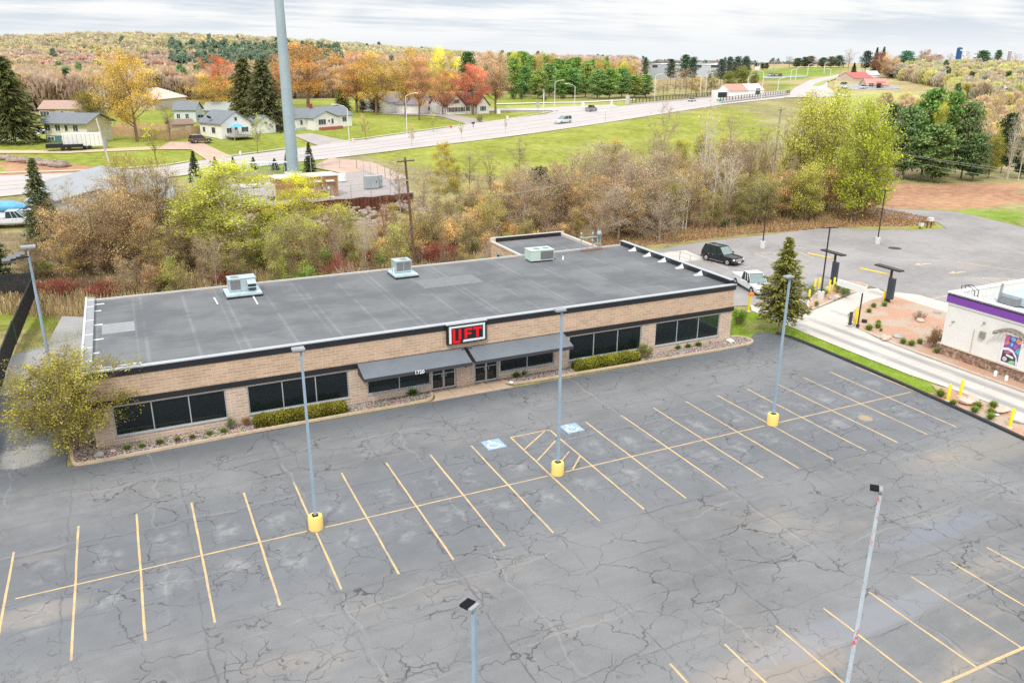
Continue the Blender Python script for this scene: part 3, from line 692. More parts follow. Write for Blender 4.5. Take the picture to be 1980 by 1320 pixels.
cp = MB(); cp.box(X0 - .14, X0 + .45, Y0 + .262, Y1 + .1, HT - .1, HT + .12); o = cp.build('left_parapet', mat('grey_parapet_membrane', (.30, .31, .32), .7, .0, .1, 1), roof)
cp = MB(); cp.box(X0 - .18, X0 - .06, Y0 + .262, Y1 + .12, HT + .125, HT + .17); o = cp.build('parapet_cap', mat('white_parapet_cap', (.78, .80, .80), .5), roof)
cp = MB(); cp.box(X1 - .22, X1 + .02, Y0 + .262, Y1 + .05, HT - .1, HT + .32); cp.build('right_parapet', FASC, roof)
cp = MB(); cp.box(X1 - .26, X1 + .14, Y0 + .262, Y1 + .1, HT + .322, HT + .37); cp.build('right_coping', COPE, roof)
PATCHW = mat('white_roof_sealant', (.80, .81, .82), .7, var=.1, scale=4)
for i, (px, py) in enumerate([(1222, 485), (1254, 495), (1288, 505), (1325, 517), (1364, 530)]):
    y = Z(px, py, HT - .12).y; mb = MB()
    mb.add([(X1 - .24, y - .28, HT - .11), (X1 - .24, y + .28, HT - .11), (X1 - .235, y, HT + .3), (X1 - .95, y - .15, HT - .112), (X1 - .95, y + .18, HT - .112)], [(0, 2, 1), (0, 1, 4, 3), (0, 3, 2), (1, 2, 4)])
    mb.build('sealant_patch', PATCHW, roof)
for y0 in (15.9, 18.6, 21.5, 25.0, 28.7, 30.6):
    MB().box(X0 + .2, X0 + .9 + random.uniform(-.1, .3), y0, y0 + .22, HT + .122 - .24, HT - .112).build('sealant_patch', PATCHW, roof)
    MB().box(X0 - .1, X0 + .46, y0 + .6, y0 + .68, HT + .122, HT + .135).build('parapet_seam', PATCHW, roof)
MB().box(X0 + .5, X0 + 3.2, 15.6, 15.72, HT - .119, HT - .112).build('sealant_patch', PATCHW, roof)
for px, py, px2, py2 in ((414, 576, 421, 588), (489, 572, 498, 588), (442, 566, 447, 573)):
    p, q = Z(px, py, HT - .115), Z(px2, py2, HT - .115); MB().tube([p, q], .07, 4).build('sealant_patch', PATCHW, roof)
MB().box(4.5, 6.6, 22.6, 25.0, HT - .118, HT - .108).build('roof_patch', mat('pale_roof_patch', (.27, .28, .29), .7), roof)
MB().box(28.6, 33.9, 24.6, 27.4, HT - .119, HT - .113).build('roof_patch', mat('grey_roof_patch', (.185, .19, .195), .8), roof)
MB().tube([(43.95, 28.9, HT - .12), (43.95, 28.9, HT + .22)], .09, 8).build('vent_pipe', PATCHW, roof)
# windows
for (a, c, z0, z1, k) in wins:
    door = k == 'd'; w = .07; y = Y0 + .06
    if door:
        n = 2; dw = (c - a) / 2
        fr = MB(); fr.box(a + .01, c - .01, y, y + .1, z1 - w, z1 - .005); fr.box(a + .01, a + w, y, y + .1, z0, z1 - w); fr.box(c - w, c - .01, y, y + .1, z0, z1 - w)
        fr.build('door_frame', ALU, store)
        for j in range(2):
            xa, xb = a + w + j * (c - a - 2 * w) / 2 + .01, a + w + (j + 1) * (c - a - 2 * w) / 2 - .01
            mb = MB(); yy = y + .02
            mb.box(xa, xa + .06, yy, yy + .06, z0, z1 - w - .01); mb.box(xb - .06, xb, yy, yy + .06, z0, z1 - w - .01); mb.box(xa + .06, xb - .06, yy, yy + .06, z0, z0 + .15); mb.box(xa + .06, xb - .06, yy, yy + .06, z1 - w - .08, z1 - w - .01)
            d = mb.build('door', ALU, store)
            MB().box(xa + .06, xb - .06, yy + .025, yy + .035, z0 + .15, z1 - w - .08).build('pane', GLASS, d)
            MB().box(xa + .06, xb - .06, yy - .05, yy - .01, 1.28, 1.33).build('push_bar', ALU, d)
            MB().tube([(xb - .16 if j == 0 else xa + .16, yy - .06, 1.0), (xb - .16 if j == 0 else xa + .16, yy - .06, 1.35)], .018, 6).build('handle', ALU, d)
    else:
        fr = MB(); fr.box(a + .005, c - .005, y, y + .1, z0 + .005, z0 + w); fr.box(a + .005, c - .005, y, y + .1, z1 - w, z1 - .005)
        for j in range(k + 1):
            xc = a + w / 2 + .005 + (c - a - w - .01) * j / k; fr.box(xc - w / 2, xc + w / 2, y + .003, y + .097, z0 + w, z1 - w)
        f = fr.build('window', ALU, store)
        MB().box(a - .03, c + .03, Y0 - .05, Y0 + .05, z0 - .07, z0 + .002).build('sill', ALU, f)
        for j in range(k):
            xa = a + w / 2 + (c - a - w) * j / k; xb = a + w / 2 + (c - a - w) * (j + 1) / k
            MB().quad((xa, y + .05, z0 + w * .5), (xb, y + .05, z0 + w * .5), (xb, y + .05, z1 - w * .5), (xa, y + .05, z1 - w * .5)).build('pane', GLASS, f)
fr = MB(); xs = X1 - .18
for yy in (15.3, 17.77, 20.23): fr.box(xs, xs + .1, yy, yy + .07, .62, 2.62)
fr.box(xs, xs + .1, 15.37, 20.23, .62, .69); fr.box(xs, xs + .1, 15.37, 20.23, 2.55, 2.62)
f = fr.build('window', ALU, store); MB().quad((xs + .05, 15.3, .62), (xs + .05, 20.3, .62), (xs + .05, 20.3, 2.62), (xs + .05, 15.3, 2.62)).build('pane', GLASS, f)
# interior
INT = mat('interior_grey', (.10, .11, .115), .9); INTL = mat('interior_partition', (.30, .36, .37), .9)
mb = MB().box(X0 + t, X1 - t, Y0 + t, 21.5, -.02, .03); mb.build('interior_floor', INT, store)
mb = MB(); mb.box(X0 + t, X1 - t, 21.5, 21.6, 0, 3.2); mb.box(36.0, 36.1, Y0 + t, 21.5, 0, 3.2); mb.box(44.1, 44.2, Y0 + t, 21.5, 0, 3.2); mb.box(20.1, 20.2, Y0 + t, 21.5, 0, 3.2); mb.box(28.0, 28.1, Y0 + t, 21.5, 0, 3.2)
mb.build('interior_wall', INT, store); MB().box(X0 + t, X1 - t, Y0 + t, 21.5, 3.2, 3.3).build('ceiling', INT, store)
mb = MB(); mb.box(46.3, 48.9, 19.3, 19.4, .03, 2.6); mb.box(21.2, 25.6, 15.6, 15.9, .03, .72); mb.build('partition', INTL, store)
MB().box(21.0, 25.8, 15.95, 16.3, .75, .80).build('counter', mat('yellow_wood', (.50, .36, .12), .6), store)
# awnings
for a, c in ((20.05, 27.9), (28.2, 36.15)):
    y0, y1, zt, zb, zv = Y0 - .095, 12.95, 3.05, 2.5, 2.26
    mb = MB(); ns = 8
    for j in range(ns):     # gentle sag between ribs
        u0, u1 = a + (c - a) * j / ns, a + (c - a) * (j + 1) / ns; um = (u0 + u1) / 2
        ym, zm = (y0 + y1) / 2, (zt + zb) / 2
        mb.add([(u0, y0, zt), (um, y0, zt), (u1, y0, zt), (u0, ym, zm), (um, ym, zm - .03), (u1, ym, zm), (u0, y1, zb), (um, y1, zb), (u1, y1, zb)], [(3, 4, 1, 0), (4, 5, 2, 1), (6, 7, 4, 3), (7, 8, 5, 4)])
    aw = mb.build('awning', CANV, store, True)
    mb = MB(); mb.box(a, c, y1 - .02, y1 + .01, zv, zb - .005)
    for xx in (a, c - .02): mb.add([(xx, y0, zt - .01), (xx, y1 + .02, zb - .01), (xx, y1 + .02, zv), (xx, y0, zv + .02), (xx + .02, y0, zt - .01), (xx + .02, y1 + .02, zb - .01), (xx + .02, y1 + .02, zv), (xx + .02, y0, zv + .02)], [(0, 1, 2, 3), (7, 6, 5, 4), (0, 4, 5, 1), (3, 2, 6, 7)])
    mb.build('valance', CANVD, aw)
    mb = MB()
    for j in range(5):
        xx = a + .15 + (c - a - .3) * j / 4; mb.tube([(xx, y0, zt - .08), (xx, y1 + .06, zb - .08)], .02, 5); mb.tube([(xx, y1 + .06, zv + .03), (xx, y0, zv + .03)], .02, 5)
    mb.build('awning_rib', ALU, aw)
    if a < 25:
        me = text_mesh('1720', .36, mat('white_lettering', (.85, .85, .85), .5), .008, 'address_number', .008)
        o = link_mesh('address_number', me, aw); o.location = (23.95, y1 - .03, 2.385); o.rotation_euler = (R(90), 0, 0)
MB().box(28.0, 28.14, Y0 - .16, Y0 - .035, 1.55, 1.8).build('wall_lamp', FASC, store)
MB().box(27.7, 28.5, Y0 - .3, Y0 - .035, 2.75, 3.02).build('junction_box', FASC, store)
# rear annex (lower storeroom behind)
ax0, ax1, ay0, ay1, ah = 41.1, 49.6, 32.05, 39.2, 4.85
mb = MB(); mb.box(ax0, ax1, ay0, ay1, -.2, ah - .12); mb.build('annex_wall', BLOCK, store)
ar = MB().box(ax0 + .2, ax1 - .2, ay0 + .05, ay1 - .2, ah - .3, ah - .1).build('annex_roof', ROOFM, store)
mb = MB(); mb.box(ax0 - .08, ax0 + .22, ay0, ay1, ah - .118, ah + .04); mb.box(ax0 - .08, ax1 + .08, ay1 + .002, ay1 + .3, ah - .1, ah + .35); mb.box(ax1 - .25, ax1 + .08, ay0, ay1, ah - .118, ah + .18); mb.build('annex_coping', mat('tan_coping', (.55, .50, .44), .6), ar)
MB().box(ax0 + .5, ax1 - .3, ay1 - .06, ay1 + .001, ah - .1, ah + .3).build('annex_parapet', FASC, ar)
f = MB().box(ax0 - .05, ax0 - .01, 34.0, 37.8, 2.3, 4.0).build('garage_door', ALU, store)
for i in range(3):
    for j in range(2): MB().box(ax0 - .07, ax0 - .052, 34.2 + i * 1.2, 35.2 + i * 1.2, 2.45 + j * .75, 3.05 + j * .75).build('pane', DGLASS, f)
# rear loading rail and screens (right rear)
o = thing('loading_enclosure', 'small grey fenced enclosure behind the rear right corner of the store', 'enclosure', (0, 0, 0))
pA, pB, pC = (57.5, 44.3), (66.2, 40.2), (66.2, 36.2)
mb = MB()
for (x0, y0), (x1, y1) in ((pA, pB), (pB, pC)):
    L = math.hypot(x1 - x0, y1 - y0); n = int(L / 1.8)
    for i in range(n + 1):
        u = i / n; mb.tube([(x0 + (x1 - x0) * u, y0 + (y1 - y0) * u, -.1), (x0 + (x1 - x0) * u, y0 + (y1 - y0) * u, 1.25)], .035, 6)
    for z in (.65, 1.22): mb.tube([(x0, y0, z), (x1, y1, z)], .025, 5)
mb.build('railing', mat('weathered_rail', (.45, .40, .36), .7), o)
MB().box(63.5, 66.2, 36.0, 36.15, 0, 1.1).build('block_screen', mat('grey_block', (.45, .44, .42), .9), o)

# LIFT sign
sg = thing('lift_sign', 'black sign box reading LIFT in red letters above the gap between the two awnings', 'sign', (26.55, 0, 0))
W, z0, z1, yy = 3.1, 3.5, 4.98, Y0 - .33
MB().box(0, W, yy, Y0 - .11, z0, z1).build('sign_box', mat('black_sign_paint', (.015, .017, .022), .3), sg, bevel=.03)
MB().box(-.03, W + .03, yy - .03, Y0 - .11, z1 + .002, z1 + .05).build('top_flashing', ALU, sg)
RED = mat('red_sign_letters', (.72, .008, .02), .4, var=.04); WH = mat('white_sign_border', (.66, .74, .76), .4, var=.04)
def letter(name, polys, m, y=yy - .001, d=.045):
    mb = MB()
    for P in polys:
        n = len(P); ar_ = sum(P[i][0] * P[(i + 1) % n][1] - P[(i + 1) % n][0] * P[i][1] for i in range(n))
        if ar_ < 0: P = P[::-1]
        vs = [(p[0], y - d, z0 + p[1]) for p in P] + [(p[0], y, z0 + p[1]) for p in P]
        mb.add(vs, [tuple(range(n)), tuple(range(n, 2 * n))[::-1]] + [((i + 1) % n, i, n + i, n + (i + 1) % n) for i in range(n)])
    return mb.build(name, m, sg)
bt = .13
letter('border', [[(.16, .1), (.16 + bt + .04, .1), (.16 + bt + .04, 1.36), (.16, 1.36)], [(.33, 1.23), (2.94, 1.23), (2.94, 1.36), (.33, 1.36)], [(2.79, .12), (2.94, .12), (2.94, 1.23), (2.79, 1.23)], [(1.2, .12), (2.79, .12), (2.79, .27), (1.28, .27)]], WH)
letter('letter_l', [[(.42, .09), (.62, .09), (.62, 1.14), (.42, 1.14)], [(.62, .09), (.98, .09), (1.06, .27), (.62, .27)]], RED)
letter('letter_i', [[(.88, .33), (1.08, .33), (1.08, 1.12), (.88, 1.12)]], RED)
letter('letter_f', [[(1.34, .35), (1.54, .35), (1.54, 1.12), (1.34, 1.12)], [(1.54, .94), (1.94, .94), (1.94, 1.12), (1.54, 1.12)], [(1.54, .62), (1.86, .62), (1.86, .78), (1.54, .78)]], RED)
letter('letter_t', [[(2.24, .35), (2.45, .35), (2.45, .94), (2.24, .94)], [(2.02, .94), (2.7, .94), (2.7, 1.12), (2.02, 1.12)]], RED)

# planting beds along the facade
m, nt, b = new_mat('river_rock'); pos = nt.nodes.new('ShaderNodeNewGeometry').outputs['Position']
v = nt.nodes.new('ShaderNodeTexVoronoi'); v.inputs['Scale'].default_value = 8.5; nt.links.new(pos, v.inputs['Vector'])
vc = mixc(nt, ramp(nt, v.outputs['Distance'], .1, .75), (.62, .50, .43), (.14, .11, .10))
c = mixc(nt, .45, vc, v.outputs['Color'], 'SOFT_LIGHT'); nt.links.new(c, b.inputs['Base Color']); b.inputs['Roughness'].default_value = .9
bump(nt, b, mathn(nt, 'SUBTRACT', 1., v.outputs['Distance']), .9, .08); ROCKM = m
bedL = smooth_line([(2.1, 16.9), (2.2, 13.1), (2.75, 12.75), (6.8, 12.95), (16.4, 13.2), (24.4, 13.15), (25.0, 13.4), (25.25, 14.2), (25.3, 14.6)], 2)
bedR = smooth_line([(30.85, 14.6), (30.95, 13.9), (31.6, 13.4), (36.2, 13.35), (45.6, 13.1), (53.0, 13.05), (54.2, 13.4), (54.45, 14.3), (53.8, 15.2), (52.9, 15.4)], 2)
struct(ngon('rock_bed', bedL + [(3.5, 14.6), (3.5, 16.9)], .10, ROCKM)); struct(ngon('rock_bed', bedR + [(52.55, 15.4), (52.55, 14.6)], .10, ROCKM))
kerb('bed_kerb', bedL, .2, .15, KERBT); kerb('bed_kerb', bedR, .2, .15, KERBT)
struct(MB().prism([(25.3, 14.64), (25.35, 13.75), (25.1, 13.2), (24.9, 12.97), (31.2, 12.97), (30.9, 13.5), (30.78, 14.64)], -.05, .05).build('entrance_walk', mat('tan_walk_concrete', (.52, .39, .29), .9, var=.12, scale=.9)))
for xx in (26.6, 28.1, 29.6): struct(MB().box(xx, xx + .03, 12.98, 14.62, .05, .053).build('walk_joint', mat('dark_walk_joint', (.18, .14, .11), .9)))  # walk joints laid as thin dark strips
# ================================================================== light poles
STEELB = mat('blue_grey_pole_paint', (.30, .40, .50), .5, .1, .1, .6)
m, nt, b = new_mat('flaking_pole_paint'); co = objco(nt); na, _ = noise(nt, scaled(nt, co, (1, 1, .35)), 2.5, 4, .7); nb, _ = noise(nt, co, 9, 4, .8)
c = mixc(nt, ramp(nt, nb, .3, .7), (.36, .45, .52), (.52, .56, .60)); c = mixc(nt, ramp(nt, mathn(nt, 'ADD', mathn(nt, 'MULTIPLY', na, .8), mathn(nt, 'MULTIPLY', nb, .3)), .60, .66), c, (.60, .09, .10))
nt.links.new(c, b.inputs['Base Color']); b.inputs['Roughness'].default_value = .7; FLAKE = m
m, nt, b = new_mat('yellow_base_paint'); co = objco(nt); na, _ = noise(nt, co, 3, 5, .7)
nt.links.new(mixc(nt, ramp(nt, na, .52, .72), (.85, .60, .16), (.62, .50, .34)), b.inputs['Base Color']); b.inputs['Roughness'].default_value = .8; YBASE = m
HEAD = mat('lamp_black', (.02, .021, .024), .8, spec=.1); HEADT = mat('lamp_grey', (.30, .32, .34), .5, .1)
def lot_pole(label, x, y, h, head, paint=STEELB, base=True, group='light poles on the big parking lot'):
    t = thing('light_pole', label, 'light pole', (x, y, 0), 0, group)
    b0 = .75 if base else 0
    if base:
        bs = MB().tube([(0, 0, -.02), (0, 0, .70), (0, 0, .75)], [.37, .37, .34], 20).build('concrete_base', YBASE, t, True)
        MB().tube([(0, 0, .752), (0, 0, .80)], [.2, .2], 4).build('base_plate', HEAD, t)
    n = 4
    mb = MB(); mb.tube([(0, 0, b0), (0, 0, h)], [.105, .075], 4); mb.build('pole', paint, t)
    if head == 'flat':        # small grey double head seen edge on
        hd = MB().box(-.42, .18, -.22, .22, h - .02, h + .12).build('lamp_head', HEADT, t, bevel=.03); MB().box(-.4, .16, -.2, .2, h - .045, h - .021).build('lens', HEAD, hd)
    elif head == 'led':       # finned led shoebox reaching over the stalls
        hd = MB(); a = R(12)
        MB_ = MB(); MB_.box(-.06, .06, -.05, .06, h - .05, h + .1); MB_.build('bracket', HEADT, t)
        hd.box(-.17, .17, .06, .33, h + .10, h + .15)
        for i in range(13): hd.box(-.165 + i * .0262, -.153 + i * .0262, .06, .33, h + .152, h + .175)
        hh = hd.build('lamp_head', HEAD, t)
        MB().box(-.17, .17, -.05, .058, h + .09, h + .16).build('driver_box', HEADT, hh)
    return t
lot_pole('tall blue-grey light pole with yellow base on the left, beside the 1720 awning', 13.79, .12, 9.75, 'flat')
lot_pole('blue-grey light pole with yellow base standing at the hatched aisle', 27.85, .0, 9.95, 'flat')
lot_pole('blue-grey light pole with yellow base nearest the restaurant', 44.07, 0, 10.05, 'flat')
t = lot_pole('blue-grey light pole with black finned lamp rising from the bottom middle', 13.54, -21.3, 9.84, 'led'); t.rotation_euler.z = R(28); t.location.x += .15
t = lot_pole('light pole with flaking red paint and black finned lamp at lower right', 27.63, -21.35, 9.83, 'led', FLAKE); t.rotation_euler.z = R(42); t.location.x += .12
# floodlight pole by the side yard
t = thing('floodlight_pole', 'blue-grey pole carrying a cluster of floodlights beside the black fence', 'light pole', (.19, 31.4, 0))
MB().tube([(0, 0, -.02), (0, 0, 8.9)], [.13, .09], 8).build('pole', STEELB, t, True)
MB().tube([(0, -.15, 8.9), (-1.0, -1.5, 9.05)], .05, 6).build('crossarm', HEAD, t)
for i, (dx, dy, dz) in enumerate([(-.15, -.1, 9.1), (-.42, -.45, 9.05), (-.68, -.8, 9.0), (-.95, -1.15, 8.95)]):
    f = MB().box(-.30, .30, -.2, .14, -.14, .12).build('lamp_head', mat('flood_grey', (.16, .16, .17), .5), t, bevel=.03, loc=(dx - .35, dy, dz)); f.rotation_euler = (R(25), 0, R(10))
    MB().box(-.3, .3, -.17, -.162, -.1, .1).build('lens', mat('lamp_lens', (.05, .05, .06), .2), f)
f = MB().box(-.5, .5, -.3, .3, -.1, .1).build('lamp_head', HEADT, t, bevel=.04, loc=(.02, .45, 9.5)); MB().tube([(0, 0, 8.9), (0, .4, 9.4)], .05, 6).build('bracket', HEADT, t)
# dark poles of the restaurant lot
BRZ = mat('bronze_pole_paint', (.045, .033, .03), .45); PALEC = mat('pale_concrete_base', (.62, .61, .59), .85, var=.08)
for (lab, px, py, pt) in (('dark bronze light pole nearest the black SUV', 1474, 480, 378), ('dark bronze light pole beyond the island, farthest right', 1696, 472, 368), ('dark bronze light pole on the island bed beside the yellow bollards', 1586, 580, 440)):
    p = Z(px, py + (-1), 0.0); h = hgt((p.x, p.y, 0), pt); t = thing('light_pole', lab, 'light pole', (p.x, p.y, 0), R(-20), 'dark light poles on the restaurant lot')
    MB().tube([(0, 0, 0), (0, 0, .85)], [.34, .33], 16).build('concrete_base', PALEC, t, True)
    MB().tube([(0, 0, .852), (0, 0, h - .05)], [.08, .07], 8).build('pole', BRZ, t, True)
    for s in (-1, 1): MB().box(s * .12 if s > 0 else -.85, .85 if s > 0 else -.12, -.12, .12, h - .05, h + .03).build('lamp_head', BRZ, t)
    MB().box(-.12, .12, -.06, .06, h - .08, h + .04).build('bracket', BRZ, t)

# ================================================================== black slatted fence
SLAT = mat('black_privacy_slats', (.028, .029, .033), .6, var=.2, scale=2); FPOST = mat('dark_green_post', (.02, .045, .04), .5)
def slat_fence(name, label, x0, y0, x1, y1, h, z=0., n=None, group='black privacy fence runs'):
    L = math.hypot(x1 - x0, y1 - y0); t = thing(name, label, 'fence', (x0, y0, z), math.atan2(y1 - y0, x1 - x0), group)
    mb = MB(); k = int(L / .09)
    for i in range(k):
        a = i * L / k; mb.box(a + .006, a + L / k - .006, -.015 + (i % 2) * .012, .015 + (i % 2) * .012, .06, h - .04)
    mb.build('slats', SLAT, t); n = n or max(2, int(L / 2.7))
    for i in range(n + 1): MB().tube([(i * L / n, .06, -.1), (i * L / n, .06, h + .03)], .04, 6).build('post', FPOST, t)
    MB().tube([(0, .05, h - .02), (L, .05, h - .02)], .03, 6).build('top_rail', FPOST, t); return t
slat_fence('slat_fence', 'near run of black slatted fence at the left edge of the photo', -2.75, 14, -2.8, 31, 1.95)
slat_fence('fence_gate', 'black slatted gate leaf in the middle of the left side fence', -2.85, 31.3, -2.75, 39.2, 1.95)
slat_fence('slat_fence', 'far run of black slatted fence behind the floodlight pole', -2.7, 39.5, -2.3, 54.5, 1.95)
slat_fence('slat_fence', 'black mesh fence crossing behind the left yard', -16, 57.2, -2.6, 56.4, 2.0, .1)
# ================================================================== restaurant
WHITE = mat('white_stucco', (.74, .72, .69), .85, var=.04, scale=.8, bmp=.05); PURP = mat('purple_band_paint', (.20, .06, .36), .6, var=.06)
m, nt, b = new_mat('ledgestone'); pos = nt.nodes.new('ShaderNodeNewGeometry').outputs['Position']; sp = nt.nodes.new('ShaderNodeSeparateXYZ'); nt.links.new(pos, sp.inputs[0])
cm = nt.nodes.new('ShaderNodeCombineXYZ'); nt.links.new(mathn(nt, 'ADD', sp.outputs['X'], sp.outputs['Y']), cm.inputs[0]); nt.links.new(sp.outputs['Z'], cm.inputs[1])
br = nt.nodes.new('ShaderNodeTexBrick'); nt.links.new(cm.outputs[0], br.inputs['Vector']); br.inputs['Scale'].default_value = 1; br.inputs['Brick Width'].default_value = .42; br.inputs['Row Height'].default_value = .11; br.inputs['Mortar Size'].default_value = .012
br.inputs['Color1'].default_value = (.42, .24, .16, 1); br.inputs['Color2'].default_value = (.16, .11, .10, 1); br.inputs['Mortar'].default_value = (.09, .07, .06, 1); br.offset = .37
na, ca = noise(nt, pos, 4, 3); c = mixc(nt, .5, br.outputs['Color'], ca, 'SOFT_LIGHT'); c = mixc(nt, ramp(nt, na, .5, .7), c, (.50, .36, .26))
nt.links.new(c, b.inputs['Base Color']); b.inputs['Roughness'].default_value = .9; bump(nt, b, br.outputs['Fac'], -.8, .04); STONE = m
rs = thing('restaurant_building', 'white stucco restaurant with a purple roof band and stone base at the right edge', 'restaurant')
RX, RY, RH = 66.19, 4.75, 5.3
MB().box(RX, 84, -22, RY, .9, 4.35).build('wall', WHITE, rs)
MB().box(RX - .1, 84, -22, RY + .1, -.1, .93).build('stone_base', STONE, rs)
MB().box(RX - .16, 84, -22, RY + .16, .932, 1.0).build('stone_cap', mat('stone_cap', (.55, .45, .36), .8), rs)
mb = MB(); mb.box(RX - .05, RX + .35, -22, RY + .05, 4.352, RH); mb.box(RX + .35, 84, RY - .35, RY + .05, 4.352, RH); mb.box(83.6, 84, -22, RY - .35, 4.352, RH); mb.build('parapet', WHITE, rs)
mb = MB(); mb.box(RX - .12, RX - .052, -22, RY + .12, 4.52, 5.12); mb.box(RX - .052, 84, RY + .052, RY + .12, 4.52, 5.12); mb.build('purple_band', PURP, rs)
mb = MB(); mb.box(RX - .16, RX - .122, -22, RY + .1, 5.13, 5.2); mb.build('dark_trim', FASC, rs)
mb = MB(); mb.box(RX - .15, RX + .42, -22, RY + .15, RH + .002, RH + .06); mb.box(RX + .42, 84, RY - .4, RY + .15, RH + .002, RH + .06); mb.build('coping', mat('white_coping', (.80, .80, .78), .5, var=.04), rs)
MB().box(RX - .09, RX - .002, -22, RY + .06, 4.36, 4.42).build('ledge', WHITE, rs)
MB().box(RX + .35, 83.6, -22, RY - .35, 4.5, 4.6).build('roof', mat('white_roof_membrane', (.50, .51, .50), .8, var=.06), rs)
# yellow wall light, vent box, camera, thin pipe
MB().box(RX - .22, RX - .002, 1.15, 1.55, 2.45, 3.0).build('wall_box', mat('beige_metal_box', (.33, .30, .25), .5, .3), rs, bevel=.02)
MB().tube([(RX - .06, 2.1, .95), (RX - .06, 2.1, 2.9)], .02, 6).build('conduit', mat('thin_conduit', (.4, .36, .32), .5), rs)
MB().box(RX - .3, RX - .002, 3.9, 4.0, 3.02, 3.1).build('bracket', MATS['beige_metal_box'], rs)
MB().ball((RX - .12, 1.4, 3.7), .1, 8, 5).build('camera', MATS['beige_metal_box'], rs, True)
# arched trellis canopy above the poster
tr_ = MB(); cy = -1.0; n = 12
for off in (0, .48):
    vs = []
    for i in range(n + 1):
        a = -1 + 2 * i / n; yy_ = cy + a * 1.25; zz = 3.35 + .45 * (1 - a * a)
        vs += [(RX - .16 - off, yy_, zz), (RX - .16 - off, yy_, zz + .12), (RX - .07 - off, yy_, zz + .12), (RX - .07 - off, yy_, zz)]
    fs = [(4 * i + k, 4 * i + (k + 1) % 4, 4 * i + 4 + (k + 1) % 4, 4 * i + 4 + k) for i in range(n) for k in range(4)]
    tr_.add(vs, fs)
for i in range(7):
    a = -1 + 2 * i / 6; tr_.box(RX - .68, RX - .05, cy + a * 1.2 - .04, cy + a * 1.2 + .04, 3.35 + .45 * (1 - a * a) - .12, 3.35 + .45 * (1 - a * a) - .002)
tr_.build('arched_canopy', mat('grey_brown_trellis', (.30, .26, .22), .6, var=.15), rs)
# poster: white frame with abstract coloured art
pf = MB().box(RX - .06, RX - .002, -1.95, -.25, 1.02, 3.55).build('poster_frame', mat('white_poster_frame', (.78, .77, .76), .5), rs)
def pcol(name, c): return mat('poster_' + name, c, .45, var=.05)
def pos_poly(pts, m, lay): # (u across 0..1 left->right as seen, v up)
    x = RX - .062 - .004 * lay; P = [(x, -.45 - u * 1.28, 1.2 + v * 2.15) for u, v in pts]
    MB().add(P, [tuple(range(len(P)))]).build('poster_art', m, pf)
pos_poly([(0, 0), (1, 0), (1, 1), (0, 1)], pcol('violet', (.20, .10, .34)), 1)
def disc(u, v, r, asp=.6, n=14, a0=0, a1=360): return [(u + r * math.cos(R(a0 + (a1 - a0) * i / n)), v + r * asp * math.sin(R(a0 + (a1 - a0) * i / n))) for i in range(n)]
pos_poly([(0, .6), (.2, .64), (.28, .95), (0, 1)], pcol('pink', (.62, .16, .30)), 2)
pos_poly(disc(.84, .86, .16), pcol('orange', (.80, .36, .16)), 2); pos_poly(disc(.5, .90, .14), pcol('sky', (.20, .48, .66)), 2); pos_poly(disc(.22, .72, .10), pcol('coral', (.78, .28, .18)), 3)
pos_poly(disc(.48, .70, .15), pcol('blue', (.08, .22, .66)), 3); pos_poly(disc(.47, .70, .07, .9), pcol('cyan', (.22, .66, .80)), 4); pos_poly(disc(.70, .66, .13), pcol('magenta', (.55, .12, .50)), 2)
pos_poly([(.72, .46), (1, .40), (1, .66), (.84, .62)], pcol('teal', (.12, .50, .52)), 2)
pos_poly([(0, .50), (.3, .56), (.62, .50), (.86, .34), (1, .12), (1, .02), (.9, .02), (.86, .26), (.6, .42), (.3, .46), (0, .42)], MATS['white_poster_frame'], 5)
pos_poly([(0, .02), (.84, .02), (.84, .24), (.6, .39), (.3, .43), (0, .39)], pcol('charcoal', (.07, .06, .09)), 3)
pos_poly([(.12, .33), (.5, .36), (.46, .42), (.14, .40)], pcol('rose', (.66, .12, .22)), 4); pos_poly(disc(.22, .12, .13), MATS['white_poster_frame'], 5); pos_poly(disc(.22, .12, .09), pcol('lilac', (.62, .40, .66)), 6)
pos_poly([(.42, .02), (.84, .02), (.84, .14), (.6, .13)], pcol('green', (.22, .60, .20)), 5)
pos_poly([(.24, .25), (.70, .20), (.72, .27), (.27, .32)], MATS['white_poster_frame'], 6)
# rooftop unit behind the parapet
ru = thing('rooftop_unit', 'pale blue rooftop unit behind the white restaurant parapet', 'air conditioner', (70.9, 1.8, 4.6))
MB().box(-1.3, 2.6, -1.1, 1.1, .1, .8).build('cabinet', mat('pale_blue_metal', (.42, .55, .60), .5), ru, bevel=.03); MB().box(-1.9, -1.32, -.7, .7, .1, .7).build('intake_hood', mat('grey_metal_dark', (.22, .23, .24), .5), ru); MB().tube([(-1.6, .9, .0), (-1.5, .9, 1.6)], .1, 8).build('flue', HEADT, ru)
MB().box(-1.2, 2.5, -1.0, 1.0, 0, .098).build('curb', FASC, ru)
d = thing('roof_ladder_hook', 'dark roof access rail hooked over the restaurant parapet corner', 'ladder', (67.6, 4.5, 5.3))
mb = MB()
for s in (0, .45): mb.tube([(s, .35, -.4), (s, .35, .35), (s, -.2, .5), (s - .1, -.9, .2), (s - .1, -.9, -.7)], .035, 6)
for z in (-.5, -.2): mb.tube([(-.1, -.9, z), (.35, -.9, z)], .02, 5)
mb.build('rail', FASC, d)
